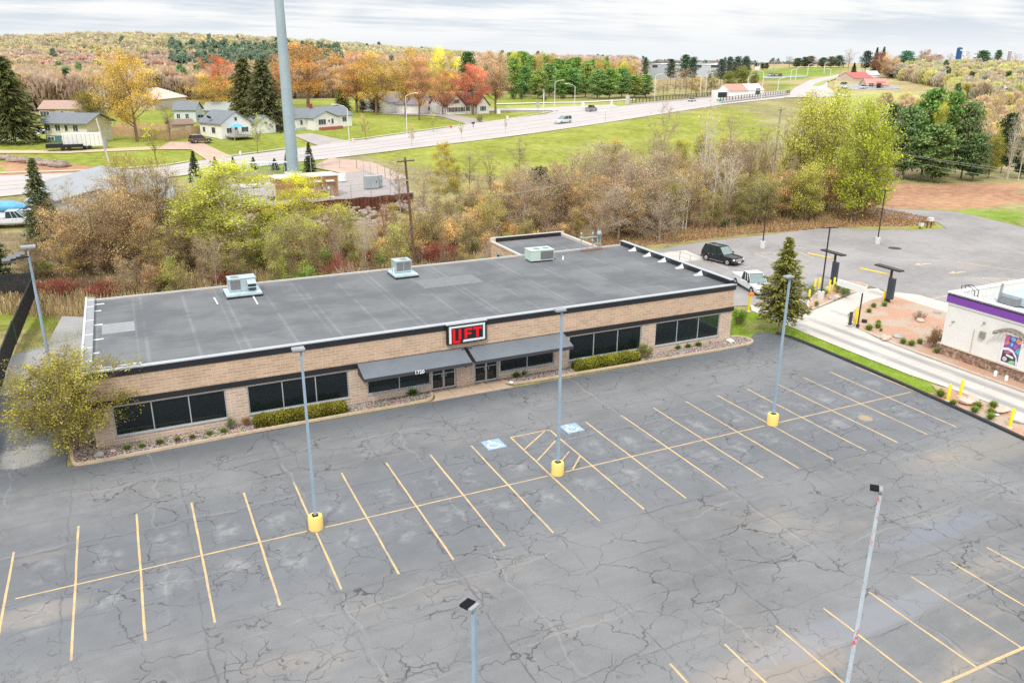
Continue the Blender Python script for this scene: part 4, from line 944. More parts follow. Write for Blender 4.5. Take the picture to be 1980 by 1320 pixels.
for i, (px, py, lab) in enumerate([(1924, 726, 'small white utility stub under the restaurant poster'), (1945, 735, 'white utility stub right of the other at the restaurant wall base'), ]):
    p = Z(px, py, .1); MB().tube([(0, 0, 0), (0, 0, .32), (0, 0, .40)], [.13, .13, .08], 10).build('utility_stub', PATCHW, None, True, loc=p); o = bpy.context.scene.objects[-1] if False else COL.objects[-1]; tag(o, lab, 'pipe stub')
# ---------------- drive-through furniture
YB = mat('bollard_yellow', (.82, .66, .02), .5, var=.06); DKP = mat('dark_panel', (.045, .055, .075), .35)
YBAR = mat('clearance_bar_yellow', (.86, .62, .10), .5)
for lab, px, py in (('order canopy with yellow bar and dark panel at the lane entrance, nearest the restaurant', 1715, 583), ('order canopy with yellow bar and dark panel on the island bed behind the bollards', 1608, 549)):
    p = Z(px, py, .1); t = thing('order_canopy', lab, 'drive-through canopy', (p.x, p.y, .1), R(-2), 'drive-through order canopies')
    MB().tube([(0, 0, 0), (0, 0, .3)], .28, 12).build('base', BRZ, t, True)
    MB().box(-.09, .09, -.09, .09, .3, 3.3).build('post', BRZ, t)
    MB().box(-.35, .35, -1.15, 1.9, 3.302, 3.45).build('canopy', BRZ, t)
    MB().box(-.42, -.1, -.8, -.12, .45, 2.55).build('menu_panel', DKP, t)
    MB().tube([(0, .1, 2.75), (-.9, 3.1, 2.78)], .075, 8).build('clearance_bar', YBAR, t, True)
    if px > 1700: MB().tube([(-.12, .3, .1), (-.12, .3, 1.1)], .1, 10).build('guard_post', YB, t, True)
p1 = Z(1658, 632, .1)
t = thing('clearance_sign', 'white clearance sign board on one dark post over the drive-through lane', 'sign', (p1.x, p1.y, .1))
MB().tube([(0, 0, 0), (0, 0, 3.2)], .07, 8).build('post', BRZ, t, True); MB().tube([(0, 0, 0), (0, 0, .25)], .16, 10).build('base', BRZ, t, True)
MB().box(-.1, .1, -.3, 2.9, 3.2, 3.75).build('board', mat('white_board', (.80, .80, .79), .4, var=.03), t)
p2 = Z(1655, 629, .1); t = thing('speaker_post', 'slim dark speaker post between the two yellow bollards by the lane', 'speaker post', (p2.x - .45, p2.y + .3, .1)); MB().box(-.12, .12, -.1, .1, 0, 1.25).build('cabinet', DKP, t, bevel=.02); MB().box(-.25, .25, -.25, .25, -.02, .002).build('pad', PALEC, t)
BL = [(1447, 602, 'yellow bollard with orange cap in front of the white pickup', .16, 1.75), (1575, 560, 'left of the two close bollards left of the dark pole on the island', .15, 1.2), (1583, 558, 'right of the two close bollards left of the dark pole on the island', .15, 1.2), (1602, 568, 'front left bollard of the pair before the order canopy', .15, 1.5), (1611, 563, 'front right bollard of the pair before the order canopy', .15, 1.5),
      (1564, 578, 'short yellow bollard half hidden right of the spruce', .15, 1.0), (1541, 596, 'yellow bollard seen through the spruce branches', .15, 1.25), (1653, 627, 'tall yellow bollard behind the clearance sign post', .13, 1.6), (1656, 632, 'yellow bollard in front of the clearance sign post', .15, 1.35),
      (1832, 775, 'left of the two yellow bollards on the verge by the lane', .15, 1.3), (1856, 766, 'right of the two yellow bollards, nearer the lane', .15, 1.3), (1952, 826, 'yellow bollard farthest right beside the black kerb', .15, 1.35), (1724, 572, None, .12, 1.1)]
for px, py, lab, r, h in BL:
    if not lab: continue
    p = Z(px, py, .05); t = thing('bollard', 'yellow bollard, ' + lab if 'yellow' not in lab else lab, 'bollard', (p.x, p.y, .05), 0, 'yellow bollards of the drive-through')
    MB().tube([(0, 0, -.05), (0, 0, h - .06), (0, 0, h)], [r * .72, r * .72, r * .4], 12).build('post', YB, t, True)
    MB().tube([(0, 0, -.05), (0, 0, .05)], r * 1.25, 12).build('footing', PALEC, t, True)
    if 'orange' in lab: MB().box(-.1, .38, -.13, .13, h - .2, h + .08).build('cap', mat('orange_cap', (.80, .24, .02), .5), t)
p = Z(1731, 676, .1)
p = Z(1671, 623, .1); MB().tube([(0, 0, 0), (0, 0, .26)], .24, 12).build('ground_light', FASC, None, True, loc=p); tag(COL.objects[-1], 'short round black ground light on the red mulch bed', 'ground light')
# stones
ROCKG = mat('landscape_stone', (.40, .38, .37), .9, var=.3, scale=2, bmp=.4); ROCKP = mat('pink_landscape_stone', (.60, .46, .38), .9, var=.2, scale=2, bmp=.4)
def rock(lab, px, py, r, m, sc=(1, .8, .5), z=.1, cat='rock', name='boulder', group=None):
    p = Z(px, py, z); o = MB().ball((0, 0, r * .2), r, 9, 6, sc, .16).build(name, m, None, True, loc=p, rz=random.uniform(0, 3)); return tag(o, lab, cat, group)
for a in [('grey boulder at the left of the bed by the lane kerb', 1712, 655, .55, ROCKP), ('blue-grey pointed boulder beside the lane kerb', 1736, 652, .5, ROCKG), ('small brown stone near the shrub by the restaurant wall', 1791, 659, .32, ROCKP), ('flat pale stone in the far island bed', 1617, 575, .4, ROCKP), ('low grey stone in the island bed before the bollards', 1609, 578, .4, ROCKG),
          ('grey stone under the bare shrub near the white walk', 1779, 621, .45, ROCKP), ('dark grey stone left of the restaurant corner', 1812, 605, .35, ROCKG), ('flat round tan stone on the verge by the bollards', 1869, 778, .62, ROCKP, (1, .9, .35)), ('slanting pale slab stone on the verge', 1881, 772, .5, ROCKP, (1.3, .6, .35)), ('flat pink slab stone right of the verge plants', 1937, 794, .55, ROCKP, (1.4, .7, .3)),
          ('tiny white stone on the verge', 1928, 802, .14, PATCHW), ('large pale boulder at the photo edge on the verge', 1975, 812, .7, PALEC), ('blue-grey boulder in the rock bed under the left tree', 192, 880, .36, ROCKG), ('small stone beside the boulder in the left rock bed', 218, 872, .2, ROCKP), ('blue-white boulder at the right end of the rock bed', 1412, 660, .38, PALEC), ('white stone at the left end of the right rock bed', 988, 740, .2, PATCHW)]:
    rock(*a)
# mailbox stand on far lot
p = Z(1789, 441); t = thing('mailbox_stand', 'pair of pale mailboxes on a dark stand at the far edge of the restaurant lot', 'mailbox', (p.x, p.y, 0), R(-10))
MB().box(-1.0, 1.0, -.06, .06, .85, .95).build('stand', BRZ, t); [MB().box(x, x + .1, -.05, .05, 0, .85).build('leg', BRZ, t) for x in (-1.0, .2, .9)]
MB().box(-1.1, -.5, -.25, .25, .3, .8).build('box', PALEC, t, bevel=.04); MB().box(.3, 1.1, -.3, .3, .952, 1.5).build('box', PALEC, t, bevel=.06)
o = MB().tube([(0, 0, .005), (0, 0, .02)], [.8, .8], 20).build('manhole_cover', mat('cast_iron', (.05, .05, .05), .7), None, False, loc=Z(1730, 480)); tag(o, 'dark round manhole cover in the pale far lot', 'manhole cover')

# ================================================================== rooftop units on the store
HV = mat('hvac_grey_paint', (.42, .50, .53), .5, .2, .07, 1.5); HVG = mat('hvac_mint_paint', (.50, .62, .56), .55, .1, .07, 1.5)
m, nt, b = new_mat('coil_grille'); co = objco(nt); w_ = nt.nodes.new('ShaderNodeTexWave'); w_.bands_direction = 'Z'; w_.inputs['Scale'].default_value = 9; nt.links.new(co, w_.inputs[0]); na, _ = noise(nt, co, 3)
nt.links.new(mixc(nt, mathn(nt, 'MULTIPLY', w_.outputs['Fac'], na), (.14, .14, .14), (.36, .35, .34)), b.inputs['Base Color']); b.inputs['Metallic'].default_value = .3; COIL = m
def hvac(lab, loc, w, d, h, m, hood=True, curb=True, coil='l'):
    t = thing('rooftop_unit', lab, 'air conditioner', loc, 0, 'rooftop units on the store roof')
    z0 = .0
    if curb:
        MB().box(-.35, w + .3, -1.0, d + .15, 0, .16).build('curb', FASC, t); MB().box(-.35, w + .28, -.95, d + .1, .162, .30).build('drain_pan', mat('pale_flashing', (.55, .68, .72), .35, .3), t); z0 = .32
    else: MB().box(.1, w - .1, .1, d - .1, 0, .14).build('curb', FASC, t); z0 = .145
    bd = MB().box(0, w, 0, d, z0, z0 + h).build('cabinet', m, t, bevel=.02)
    MB().box(-.03, w + .03, -.03, d + .03, z0 + h + .001, z0 + h + .04).build('top_panel', m, t)
    if coil == 'l': MB().box(.12, w * .42, -.02, -.003, z0 + .15, z0 + h - .08).build('coil_grille', COIL, t)
    elif coil == 'wide': [MB().box(x, x + w * .42, -.02, -.003, z0 + .15, z0 + h - .08).build('coil_grille', COIL, t) for x in (w * .06, w * .52)]
    else: MB().box(w * .42, w - .06, -.02, -.003, z0 + .12, z0 + h - .08).build('coil_grille', COIL, t); 
    fx = [w * .25] if coil == 'l' else [w * .62]
    if coil == 'r': fx = [w * .36, w * .76]
    for f in fx:
        r = min(.36, d * .36); g = MB().tube([(f, d * .45, z0 + h + .042), (f, d * .45, z0 + h + .07)], r, 20).build('fan_ring', m, t); MB().tube([(f, d * .45, z0 + h + .071), (f, d * .45, z0 + h + .08)], r * .86, 20).build('fan_grille', COIL, g)
    if hood:
        hb = MB(); hb.add([(w * .66, 0, z0 + h * .93), (w - .05, 0, z0 + h * .93), (w - .05, -.42, z0 + h * .62), (w * .66, -.42, z0 + h * .62), (w * .66, 0, z0 + h * .55), (w - .05, 0, z0 + h * .55)], [(3, 2, 1, 0), (0, 4, 3), (1, 2, 5)]); hb.add([(w * .66, 0, z0 + h * .5), (w - .05, 0, z0 + h * .5), (w - .05, -.4, z0 + h * .3), (w * .66, -.4, z0 + h * .3), (w * .66, 0, z0 + h * .2), (w - .05, 0, z0 + h * .2)], [(3, 2, 1, 0), (0, 4, 3), (1, 2, 5)])
        hb.build('intake_hood', m, t); MB().box(w * .68, w - .08, -.3, -.01, z0 + .12, z0 + h * .56).build('filter', DKP, t)
    return t
RZ = HT - .12
q = Z(444, 576, RZ); hvac('pale grey rooftop unit with intake hoods, leftmost on the store roof', (q.x + .1, 28.9, RZ), 2.1, 1.3, .98, HV)
t = hvac('square grey rooftop unit near the middle of the store roof back edge', (27.6, 29.3, RZ), 1.45, 1.25, .98, HV, False, True, 'wide')
MB().tube([(-.15, .1, .0), (-.15, .1, .7), (-.02, .3, .7)], .05, 6).build('conduit', PATCHW, t)
t = hvac('mint green rooftop unit with two fans, rightmost on the store roof', (40.55, 28.9, RZ), 2.35, 1.5, .95, HVG, False, False, 'r'); t.rotation_euler.z = R(-3)
o = MB()
for y in (0, .55): o.tube([(-1.3, y, 0), (1.3, y, 0)], .03, 4)
# exhaust manifold rack at the rear of the roof
p = Z(1145, 478, RZ); t = thing('pipe_rack', 'grey pipe manifold on brown blocks at the rear edge of the store roof', 'pipe rack', (49.3, 31.2, RZ))
PG = mat('grey_green_pipe', (.33, .38, .38), .55)
MB().box(-2.0, .4, -.12, .12, 0, .16).build('sleeper', mat('rusty_timber', (.26, .14, .09), .9), t)
mb = MB(); mb.tube([(-1.9, .3, 1.25), (.3, .3, 1.25)], .08, 8)
for x, z0, z1 in ((-1.9, .75, 1.85), (-.6, .3, 1.85), (.0, .1, 1.95), (.3, -.3, 1.9), (-1.2, .1, .6)): mb.tube([(x, .3, z0), (x, .3, z1)], .07, 8)
mb.tube([(-.6, .3, .55), (.3, .3, .55)], .06, 8); mb.build('pipes', PG, t, True)
MB().ball((.05, .15, 1.6), .26, 10, 6).build('regulator', PG, t, True); [MB().ball((x, .3, z), .14, 8, 5).build('valve', PG, t, True) for x, z in ((-1.9, 1.3), (-1.9, 1.7), (-.6, 1.6), (-.6, .9))]
o = MB().tube([(0, 0, 0), (0, 0, .3)], .1, 8).build('utility_stub', PATCHW, None, loc=Z(1175, 458, 0)) if False else None
# ================================================================== vehicles
TYRE = mat('tyre_rubber', (.02, .02, .022), .85); RIM = mat('alloy_rim', (.55, .56, .58), .3, .8, .05); CHROME = mat('chrome_trim', (.70, .71, .72), .15, 1., .03)
HLIGHT = mat('headlight_lens', (.80, .80, .76), .1, var=.03); TLIGHT = mat('tail_light', (.45, .02, .02), .2); CGLASS = mat('car_glass', (.02, .035, .04), .08, var=.05, spec=.5)
def car_paint(name, c): return mat(name, c, .3, .0, .03, 1, .45, 0., .15 if max(c) < .1 else .5)
def vehicle(name, label, cat, kind, paint, loc, rz, L=4.9, Wd=1.9, Hh=1.75, group=None, extra=None):
    """x = forward; body lofted through stations, glasshouse lofted above the belt line"""
    t = thing(name, label, cat, loc, rz, group)
    w = Wd / 2; hb = .56 * Hh if kind != 'car' else .60 * Hh; gc = .22 * 1
    x0, x1 = -L / 2, L / 2
    if kind == 'suv': st = [(x0, .95, .86), (x0 + .12, 1.0, .96), (x0 + L * .3, 1.0, 1.0), (x0 + L * .62, 1.0, 1.0), (x0 + L * .70, .97, 1.0), (x1 - .5, .92, .97), (x1 - .1, .88, .92), (x1, .78, .82)]
    elif kind == 'pickup': st = [(x0, .92, .92), (x0 + .1, .98, .97), (x0 + L * .36, .98, 1.0), (x0 + L * .66, 1.0, 1.0), (x0 + L * .74, .98, 1.0), (x1 - .5, .92, .97), (x1 - .08, .88, .92), (x1, .76, .84)]
    else: st = [(x0, .80, .84), (x0 + .2, .92, .95), (x0 + L * .3, .97, 1.0), (x0 + L * .6, .98, 1.0), (x0 + L * .7, .93, .99), (x1 - .5, .82, .93), (x1 - .12, .72, .86), (x1, .58, .75)]
    vs = []; fs = []; zb = .28
    for x, hk, wk in st:
        z1_ = hb * hk; ww = w * wk
        ring = [(-.86, zb), (-1., zb + .18), (-1., z1_ * .70), (-.96, z1_ * .93), (-.86, z1_), (.86, z1_), (.96, z1_ * .93), (1., z1_ * .70), (1., zb + .18), (.86, zb)]
        vs += [(x, a * ww, z) for a, z in ring]
    n = 10
    for i in range(len(st) - 1):
        for k in range(n): fs.append((i * n + k, (i + 1) * n + k, (i + 1) * n + (k + 1) % n, i * n + (k + 1) % n))
    fs += [tuple(range(n)), tuple(range((len(st) - 1) * n, len(st) * n))[::-1]]
    body = MB().add(vs, fs)
    if kind == 'pickup':   # bed rails
        xb = x0 + L * .38
        body.box(x0 + .03, xb - .08, -w * .98, -w * .86, hb * .95, hb + .16); body.box(x0 + .03, xb - .08, w * .86, w * .98, hb * .95, hb + .16); body.box(x0 + .02, x0 + .1, -w * .86, w * .86, hb * .95, hb + .16)
    bo = body.build('body', paint, t, True)
    bm = bmesh.new(); bm.from_mesh(bo.data); bmesh.ops.recalc_face_normals(bm, faces=bm.faces); bm.to_mesh(bo.data); bm.free()
    # glasshouse stations: (x at belt, x at roof)
    if kind == 'suv': a, b_, c, d = x0 + .06, x0 + .42, x0 + L * .52, x0 + L * .68
    elif kind == 'pickup': a, b_, c, d = x0 + L * .37, x0 + L * .39, x0 + L * .60, x0 + L * .74
    else: a, b_, c, d = x0 + L * .12, x0 + L * .27, x0 + L * .52, x0 + L * .70
    gw, rw = w * .90, w * .74; zr = Hh - .05
    g = MB().add([(a, -gw, hb - .03), (d, -gw, hb - .03), (d, gw, hb - .03), (a, gw, hb - .03), (b_, -rw, zr), (c, -rw, zr), (c, rw, zr), (b_, rw, zr)], [(0, 1, 5, 4), (1, 2, 6, 5), (2, 3, 7, 6), (3, 0, 4, 7), (4, 5, 6, 7)])
    g.build('windows', CGLASS, t)
    ws = lambda x, z: x + .012; MB().add([(d + .02 - (d - c) * .06, -gw * .93, hb + .02), (d + .02 - (d - c) * .06, gw * .93, hb + .02), (c + .03 + (d - c) * .08, rw * .93, zr - .05), (c + .03 + (d - c) * .08, -rw * .93, zr - .05)], [(0, 1, 2, 3)]).build('windscreen', mat('windscreen_glass', (.20, .27, .27), .08, var=.1), t)  # separate pale windscreen: a reflection painted as base colour
    rf = MB().box(b_ - .03, c + .03, -rw - .02, rw + .02, zr - .01, zr + .045)
    for s in (-1, 1):   # pillars
        for (xa, xb) in ((a, b_), (d, c), ((a * .6 + d * .4), (b_ * .6 + c * .4)) if kind != 'x' else (a, b_), ((a * .25 + d * .75) - .12, (b_ * .12 + c * .88) - .2)):
            rf.tube([(xa, s * (gw + .005), hb - .04), (xb, s * (rw + .012), zr + .01)], .035, 4)
    rf.build('roof', paint, t)
    wr = .36 if kind != 'car' else .32
    for x in (x0 + L * .18, x1 - L * .18):
        for s in (-1, 1):
            wh = MB().tube([(x, s * (w - .21), wr), (x, s * (w + .015), wr)], wr, 20).build('wheel', TYRE, t, True)
            MB().tube([(x, s * (w + .016), wr), (x, s * (w + .03), wr)], [wr * .66, wr * .6], 14).build('rim', RIM, wh)
            MB().tube([(x, s * (w + .031), wr), (x, s * (w + .036), wr)], [wr * .16, wr * .14], 8).build('hub', TYRE, wh)
            MB().tube([(x, s * (w - .02), wr + .02), (x, s * (w + .008), wr + .02)], wr + .07, 20).build('wheel_arch', TYRE, t)
    for s in (-1, 1):
        MB().box(x1 - .16, x1 + .015, s * w * .80 - .14, s * w * .80 + .1 * 1, hb * .60, hb * .78).build('headlight', HLIGHT, t, bevel=.02)
        MB().box(x0 - .015, x0 + .1, s * w * .80 - .1, s * w * .80 + .1, hb * .58, hb * .9).build('tail_light', TLIGHT, t)
        MB().box(d - .28, d - .1, s * (w + .08) - .1, s * (w + .08) + .1, hb + .0, hb + .17).build('mirror', TYRE if kind != 'suv' else paint, t, bevel=.03)
        for hx in ((a + d) / 2 + .1, a * .7 + d * .3 + .1): MB().box(hx, hx + .16, s * (w + .012) - .012, s * (w + .012) + .012, hb * .82, hb * .86).build('door_handle', CHROME, t)
        if kind == 'suv': MB().tube([(b_ + .1, s * rw * .85, zr + .1), (c - .2, s * rw * .85, zr + .1)], .02, 5).build('roof_rail', CHROME, t); MB().box(x0 + L * .28, x1 - L * .28, s * (w + .03) - .06, s * (w + .03) + .06, .3, .36).build('running_board', CHROME, t)
    MB().box(x1 - .1, x1 + .03, -w * .58, w * .58, hb * .50, hb * .78).build('grille', CHROME if kind == 'suv' else TYRE, t)
    MB().box(x1 - .05, x1 + .1, -w * .92, w * .92, .34, .52).build('bumper', CHROME if kind == 'pickup' else paint, t, bevel=.03); MB().box(x0 - .1, x0 + .05, -w * .92, w * .92, .36, .54).build('bumper', CHROME if kind == 'pickup' else TYRE, t, bevel=.03)
    MB().box(x1 + .102, x1 + .11, -.26, .26, .38, .5).build('licence_plate', PATCHW, t)
    if kind == 'suv': 
        for x in (b_ + .5, c - .5): MB().box(x, x + .05, -rw * .85, rw * .85, zr + .085, zr + .11).build('crossbar', TYRE, t)
    return t
BLK = car_paint('black_car_paint', (.012, .013, .018)); WHT = car_paint('white_car_paint', (.66, .68, .70)); GRY = car_paint('grey_car_paint', (.25, .25, .27)); SILV = car_paint('silver_car_paint', (.52, .54, .56)); BRN = car_paint('brown_car_paint', (.16, .07, .05)); REDC = car_paint('maroon_car_paint', (.30, .03, .03)); BLUC = car_paint('blue_car_paint', (.06, .16, .40))
q = (Z(1385, 505) + Z(1410, 513)) / 2
pc = Z(1399, 505); vehicle('parked_suv', 'black SUV with chrome grille parked beyond the right end of the store', 'SUV', 'suv', BLK, (70.75, 38.0, 0), R(-79), 5.0, 2.0, 1.95)
pc = Z(1474, 572); vehicle('pickup_truck', 'white pickup truck with chrome bumper half hidden behind the spruce', 'pickup truck', 'pickup', WHT, (65.7, 26.9, 0), R(-104), 5.7, 2.05, 1.9)
def far_vehicle(name, lab, cat, kind, paint, px, py, rz, L=4.8, Wd=1.9, Hh=1.7, group=None):
    p = A(px, py, .18); return vehicle(name, lab, cat, kind, paint, p, rz, L, Wd, Hh, group)
rdir = math.atan2(30, 51.7)
far_vehicle('pickup_truck', 'grey and brown covered pickup driving on the road near the junction', 'pickup truck', 'pickup', GRY, 1143, 216, rdir, 6.2, 2.2, 2.3)
t = far_vehicle('service_truck', 'white service truck with a row of dark wheel arches driving left on the road', 'truck', 'suv', WHT, 1088, 239, rdir + math.pi, 8.2, 2.4, 2.2)
far_vehicle('car', 'silver car driving over the bridge approach', 'car', 'car', SILV, 1338, 197, rdir, 5.5, 2.1, 1.9)
far_vehicle('parked_suv', 'dark maroon SUV parked beside the white house with the blue parasol', 'SUV', 'suv', BRN, 388, 277, R(20), 4.8, 1.9, 1.75)
far_vehicle('parked_suv', 'black SUV parked nose-in between the two white houses', 'SUV', 'suv', BLK, 521, 254, R(170), 4.8, 1.9, 1.8)
far_vehicle('parked_car', 'white car parked by the pale house behind the wooden fence', 'car', 'suv', SILV, 380, 235, R(185), 5, 1.9, 1.7)
far_vehicle('pickup_truck', 'white pickup at the left edge beside the grey warehouse', 'pickup truck', 'pickup', WHT, 30, 438, R(-8), 5.9, 2.1, 1.95)
far_vehicle('parked_car', 'white car glimpsed behind the left spruce beside the warehouse', 'car', 'suv', WHT, 78, 432, R(-30), 4.9, 1.9, 1.7)
far_vehicle('pickup_truck', 'small white pickup on the far shop yard below the red roofs', 'pickup truck', 'pickup', WHT, 1669, 172, R(15), 6.5, 2.4, 2.3)
far_vehicle('delivery_van', 'white box van at the left of the far shop yard', 'van', 'suv', WHT, 1628, 171, R(80), 7, 2.8, 3.6)
far_vehicle('parked_car', 'dark car parked beside the garage of the far white house', 'car', 'car', BLK, 850, 224, R(10), 4.6, 1.8, 1.5) if False else None
for i, (px, m_, l) in enumerate([(1487, WHT, 'white'), (1493, BLUC, 'blue'), (1500, SILV, 'silver'), (1508, REDC, 'maroon')]):
    far_vehicle('parked_car', l + ' car in the row of cars under the far green hill', 'car', 'car', m_, px, 148, R(60), 5.5, 2.3, 2.0, 'cars parked below the far green hill')
# covered boat at the left edge
p = A(18, 424, .1); t = thing('covered_boat', 'boat under a bright blue tarpaulin at the left edge', 'boat', p, R(-20))
MB().ball((0, 0, 1.5), 1.0, 14, 8, (2.7, 1.1, .85), .05).build('tarpaulin', mat('blue_tarpaulin', (.12, .38, .62), .5, var=.2, scale=1.5), t, True); MB().tube([(-2.4, 0, .9), (-1.8, 0, .6), (2.0, 0, .6), (2.8, 0, 1.0)], [.5, .85, .85, .2], 10).build('hull', WHITE, t, True)
MB().box(-1.5, 2.2, -.9, .9, .25, .4).build('trailer_frame', HEAD, t); [MB().tube([(-.2, s, .3), (-.2, s * 1.15, .3)], .3, 14).build('wheel', TYRE, t) for s in (-.9, .9)]
# ================================================================== tower compound
GRAVEL = mat('compound_gravel', (.36, .32, .30), .95, var=.15, scale=1.5, bmp=.3); RUST = mat('rusted_sheet_pile', (.13, .045, .028), .9, var=.4, scale=1.2); GALV = mat('galvanised_steel', (.42, .47, .50), .45, .4, .1, 1)
ZP = 2.8
pad = [tuple(Z(px, py, ZP)[:2]) for px, py in [(345, 362), (402, 378), (470, 396), (530, 398), (640, 388), (760, 378), (800, 372), (770, 352), (690, 325), (600, 328), (440, 345)]]
struct(MB().prism(pad, 0.5, ZP).build('gravel_pad', GRAVEL))
o = thing('retaining_wall', 'rust-brown corrugated sheet retaining wall along the front of the gravel compound', 'wall')
mb = MB(); W_ = [Vector((x, y, 0)) for x, y in pad[:7]]
vs = []; fs = []; i0 = 0
for a, c in zip(W_[:-1], W_[1:]):
    L = (c - a).length; d = (c - a) / L; nn = Vector((d.y, -d.x, 0)); k = int(L / .3)
    for j in range(k):
        off = .12 if (j // 1) % 2 else .3; q = a + d * (j * .3) + nn * off; vs += [(q.x, q.y, .6), (q.x, q.y, ZP + .12 + .05 * math.sin(j * .5))]
fs = [(2 * i, 2 * i + 2, 2 * i + 3, 2 * i + 1) for i in range(len(vs) // 2 - 1)]
mb.add(vs, fs).build('sheet_piles', RUST, o)
# monopole
p = Z(567, 336, ZP); tw = thing('cell_tower', 'huge tapered pale grey steel tower rising out of the top of the photo', 'tower', p)
d0 = wid(p, 23) / 2; MB().tube([(0, 0, 0), (0, 0, .3)], d0 * 1.5, 16).build('foundation', PALEC, tw)
STEELT = mat('tower_steel', (.36, .45, .50), .5, .3, .08, .3)
MB().tube([(0, 0, .3), (0, 0, 14), (0, 0, 30), (0, 0, 46)], [d0, d0 * .86, d0 * .70, d0 * .54], 16).build('shaft', STEELT, tw, True)
for z in (12, 24, 36): MB().tube([(0, 0, z), (0, 0, z + .3)], d0 * (1 - z * .01) * 1.015, 16).build('joint_collar', STEELT, tw, True)
# equipment shelter
TANM = mat('brown_aggregate_panel', (.36, .19, .095), .9, var=.08, scale=1.5, bmp=.2); BEIGE = mat('beige_cabinet', (.62, .58, .50), .6)
a = Z(537, 388, ZP); c = Z(655, 379, ZP); dv = (c - a); L = dv.length; rz = math.atan2(dv.y, dv.x); h = hgt(c, 337)
sh = thing('equipment_shelter', 'brown flat-roofed equipment shelter with pale air units on its left end', 'shelter', a, rz)
MB().box(0, L, 0, 3.6, 0, h - .2).build('wall', TANM, sh); MB().box(-.15, L + .15, -.15, 3.75, h - .198, h).build('roof', mat('pale_shelter_roof', (.66, .62, .56), .7), sh)
MB().box(L * .80, L * .80 + 1.1, -.05, -.002, .05, 2.15).build('door', mat('brown_door', (.42, .27, .17), .6), sh); MB().box(L * .60, L * .60 + 1.0, -.05, -.002, .05, 2.15).build('door', MATS['brown_door'], sh)
for u in (.58, .79): MB().add([(L * u, -.02, 2.55), (L * u + 1.3, -.02, 2.55), (L * u + 1.3, -.6, 2.35), (L * u, -.6, 2.35)], [(0, 1, 2, 3)]).build('door_hood', BEIGE, sh)
MB().box(L * .74, L * .74 + .35, -.25, -.002, 1.0, 1.6).build('meter_box', GALV, sh); MB().box(L * .83, L * .83 + .3, -.06, -.051, 1.2, 1.6).build('notice', PATCHW, sh); MB().box(L * .78, L * .9, -1.2, -.3, 0, .15).build('doorstep', BEIGE, sh)
for k, yy_ in enumerate((.4, 1.9)):
    t = MB().box(-.95, -.002, yy_, yy_ + 1.1, .5, 2.3).build('air_unit', BEIGE, sh, bevel=.03); MB().box(-.85, -.1, yy_ + .1, yy_ + 1.0, 0, .498).build('unit_base', FASC, t)
# compound cabinets and fence
def cabinet(lab, px, py, w, d, h, m, rz_=rz, name='utility_cabinet', z=ZP):
    p = Z(px, py, z); t = thing(name, lab, 'utility cabinet', p, rz_)
    MB().box(-w / 2, w / 2, -d / 2, d / 2, .1, h).build('cabinet', m, t, bevel=.03); MB().box(-w / 2 + .05, w / 2 - .05, -d / 2 + .05, d / 2 - .05, 0, .098).build('plinth', FASC, t); MB().box(-w * .42, w * .42, -d / 2 - .02, -d / 2 - .001, .2, h - .12).build('door', m, t); MB().box(w * .3, w * .34, -d / 2 - .05, -d / 2 - .021, h * .45, h * .6).build('handle', HEAD, t); return t
cabinet('white domed tank cabinet right of the brown shelter', 662, 352, 1.0, .8, 1.45, PATCHW); cabinet('large pale grey electrical cabinet near the right end of the compound', 718, 365, 2.2, 1.1, 2.1, GALV); cabinet('narrower grey cabinet beside the large electrical cabinet', 733, 362, .9, 1.1, 2.0, GALV); cabinet('flat white cabinet covers left of the shelter', 485, 363, 3.0, 1.6, .5, PATCHW)
cabinet('small pale green transformer box on the lawn by the driveway', 541, 272, 1.6, 1.2, 1.2, mat('pale_green_box', (.40, .55, .48), .5), 0, 'transformer_box', 3)
def wire_fence(lab, pts, h, z, group=None, top=True, m=None, name='chain_link_fence'):
    t = thing(name, lab, 'fence', (0, 0, 0), 0, group); P = [Vector((x, y, 0)) for x, y in pts]; posts = MB(); rail = MB()
    mesh = MB()
    for a, c in zip(P[:-1], P[1:]):
        L = (c - a).length; n = max(1, int(L / 3)); d = (c - a) / L
        for i in range(n + 1):
            q = a + (c - a) * i / n; zz = z if z is not None else float(T(q.x, q.y)); posts.tube([(q.x, q.y, zz), (q.x, q.y, zz + h)], .05, 5)
        za = z if z is not None else float(T(a.x, a.y)); zc = z if z is not None else float(T(c.x, c.y))
        for zz in (.15, h * .5, h - .03): rail.tube([(a.x, a.y, za + zz), (c.x, c.y, zc + zz)], .022, 4)
        k = int(L / .45)
        for i in range(k):
            q = a + d * (i * .45); e = a + d * min(i * .45 + 1.0, L); mesh.tube([(q.x, q.y, za + .1), (e.x, e.y, za + h - .05)], .008, 3, False); mesh.tube([(e.x, e.y, za + .1), (q.x, q.y, za + h - .05)], .008, 3, False)
    posts.build('post', m or GALV, t); rail.build('rail', m or GALV, t); mesh.build('wire', m or GALV, t); return t
fp = [tuple(Z(px, py, ZP)[:2]) for px, py in [(372, 360), (402, 377), (470, 395), (530, 397), (640, 387), (755, 377)]]
wire_fence('galvanised chain link fence along the front edge of the gravel compound', fp, 2.0, ZP)
fp = [tuple(Z(px, py, ZP)[:2]) for px, py in [(372, 360), (440, 346), (590, 330), (690, 327), (745, 345), (790, 368)]]
wire_fence('chain link fence around the back of the gravel compound', fp, 2.0, ZP)
t = thing('ice_bridge', 'pale blue cable bridge on posts left of the steel tower', 'cable bridge'); mb = MB(); a = Z(460, 350, ZP); c = Z(556, 348, ZP)
mb.tube([a + Vector((0, 0, 3)), c + Vector((0, 0, 3.0))], .05, 5); mb.tube([a + Vector((0, 1, 3)), c + Vector((0, 1, 3.0))], .05, 5)
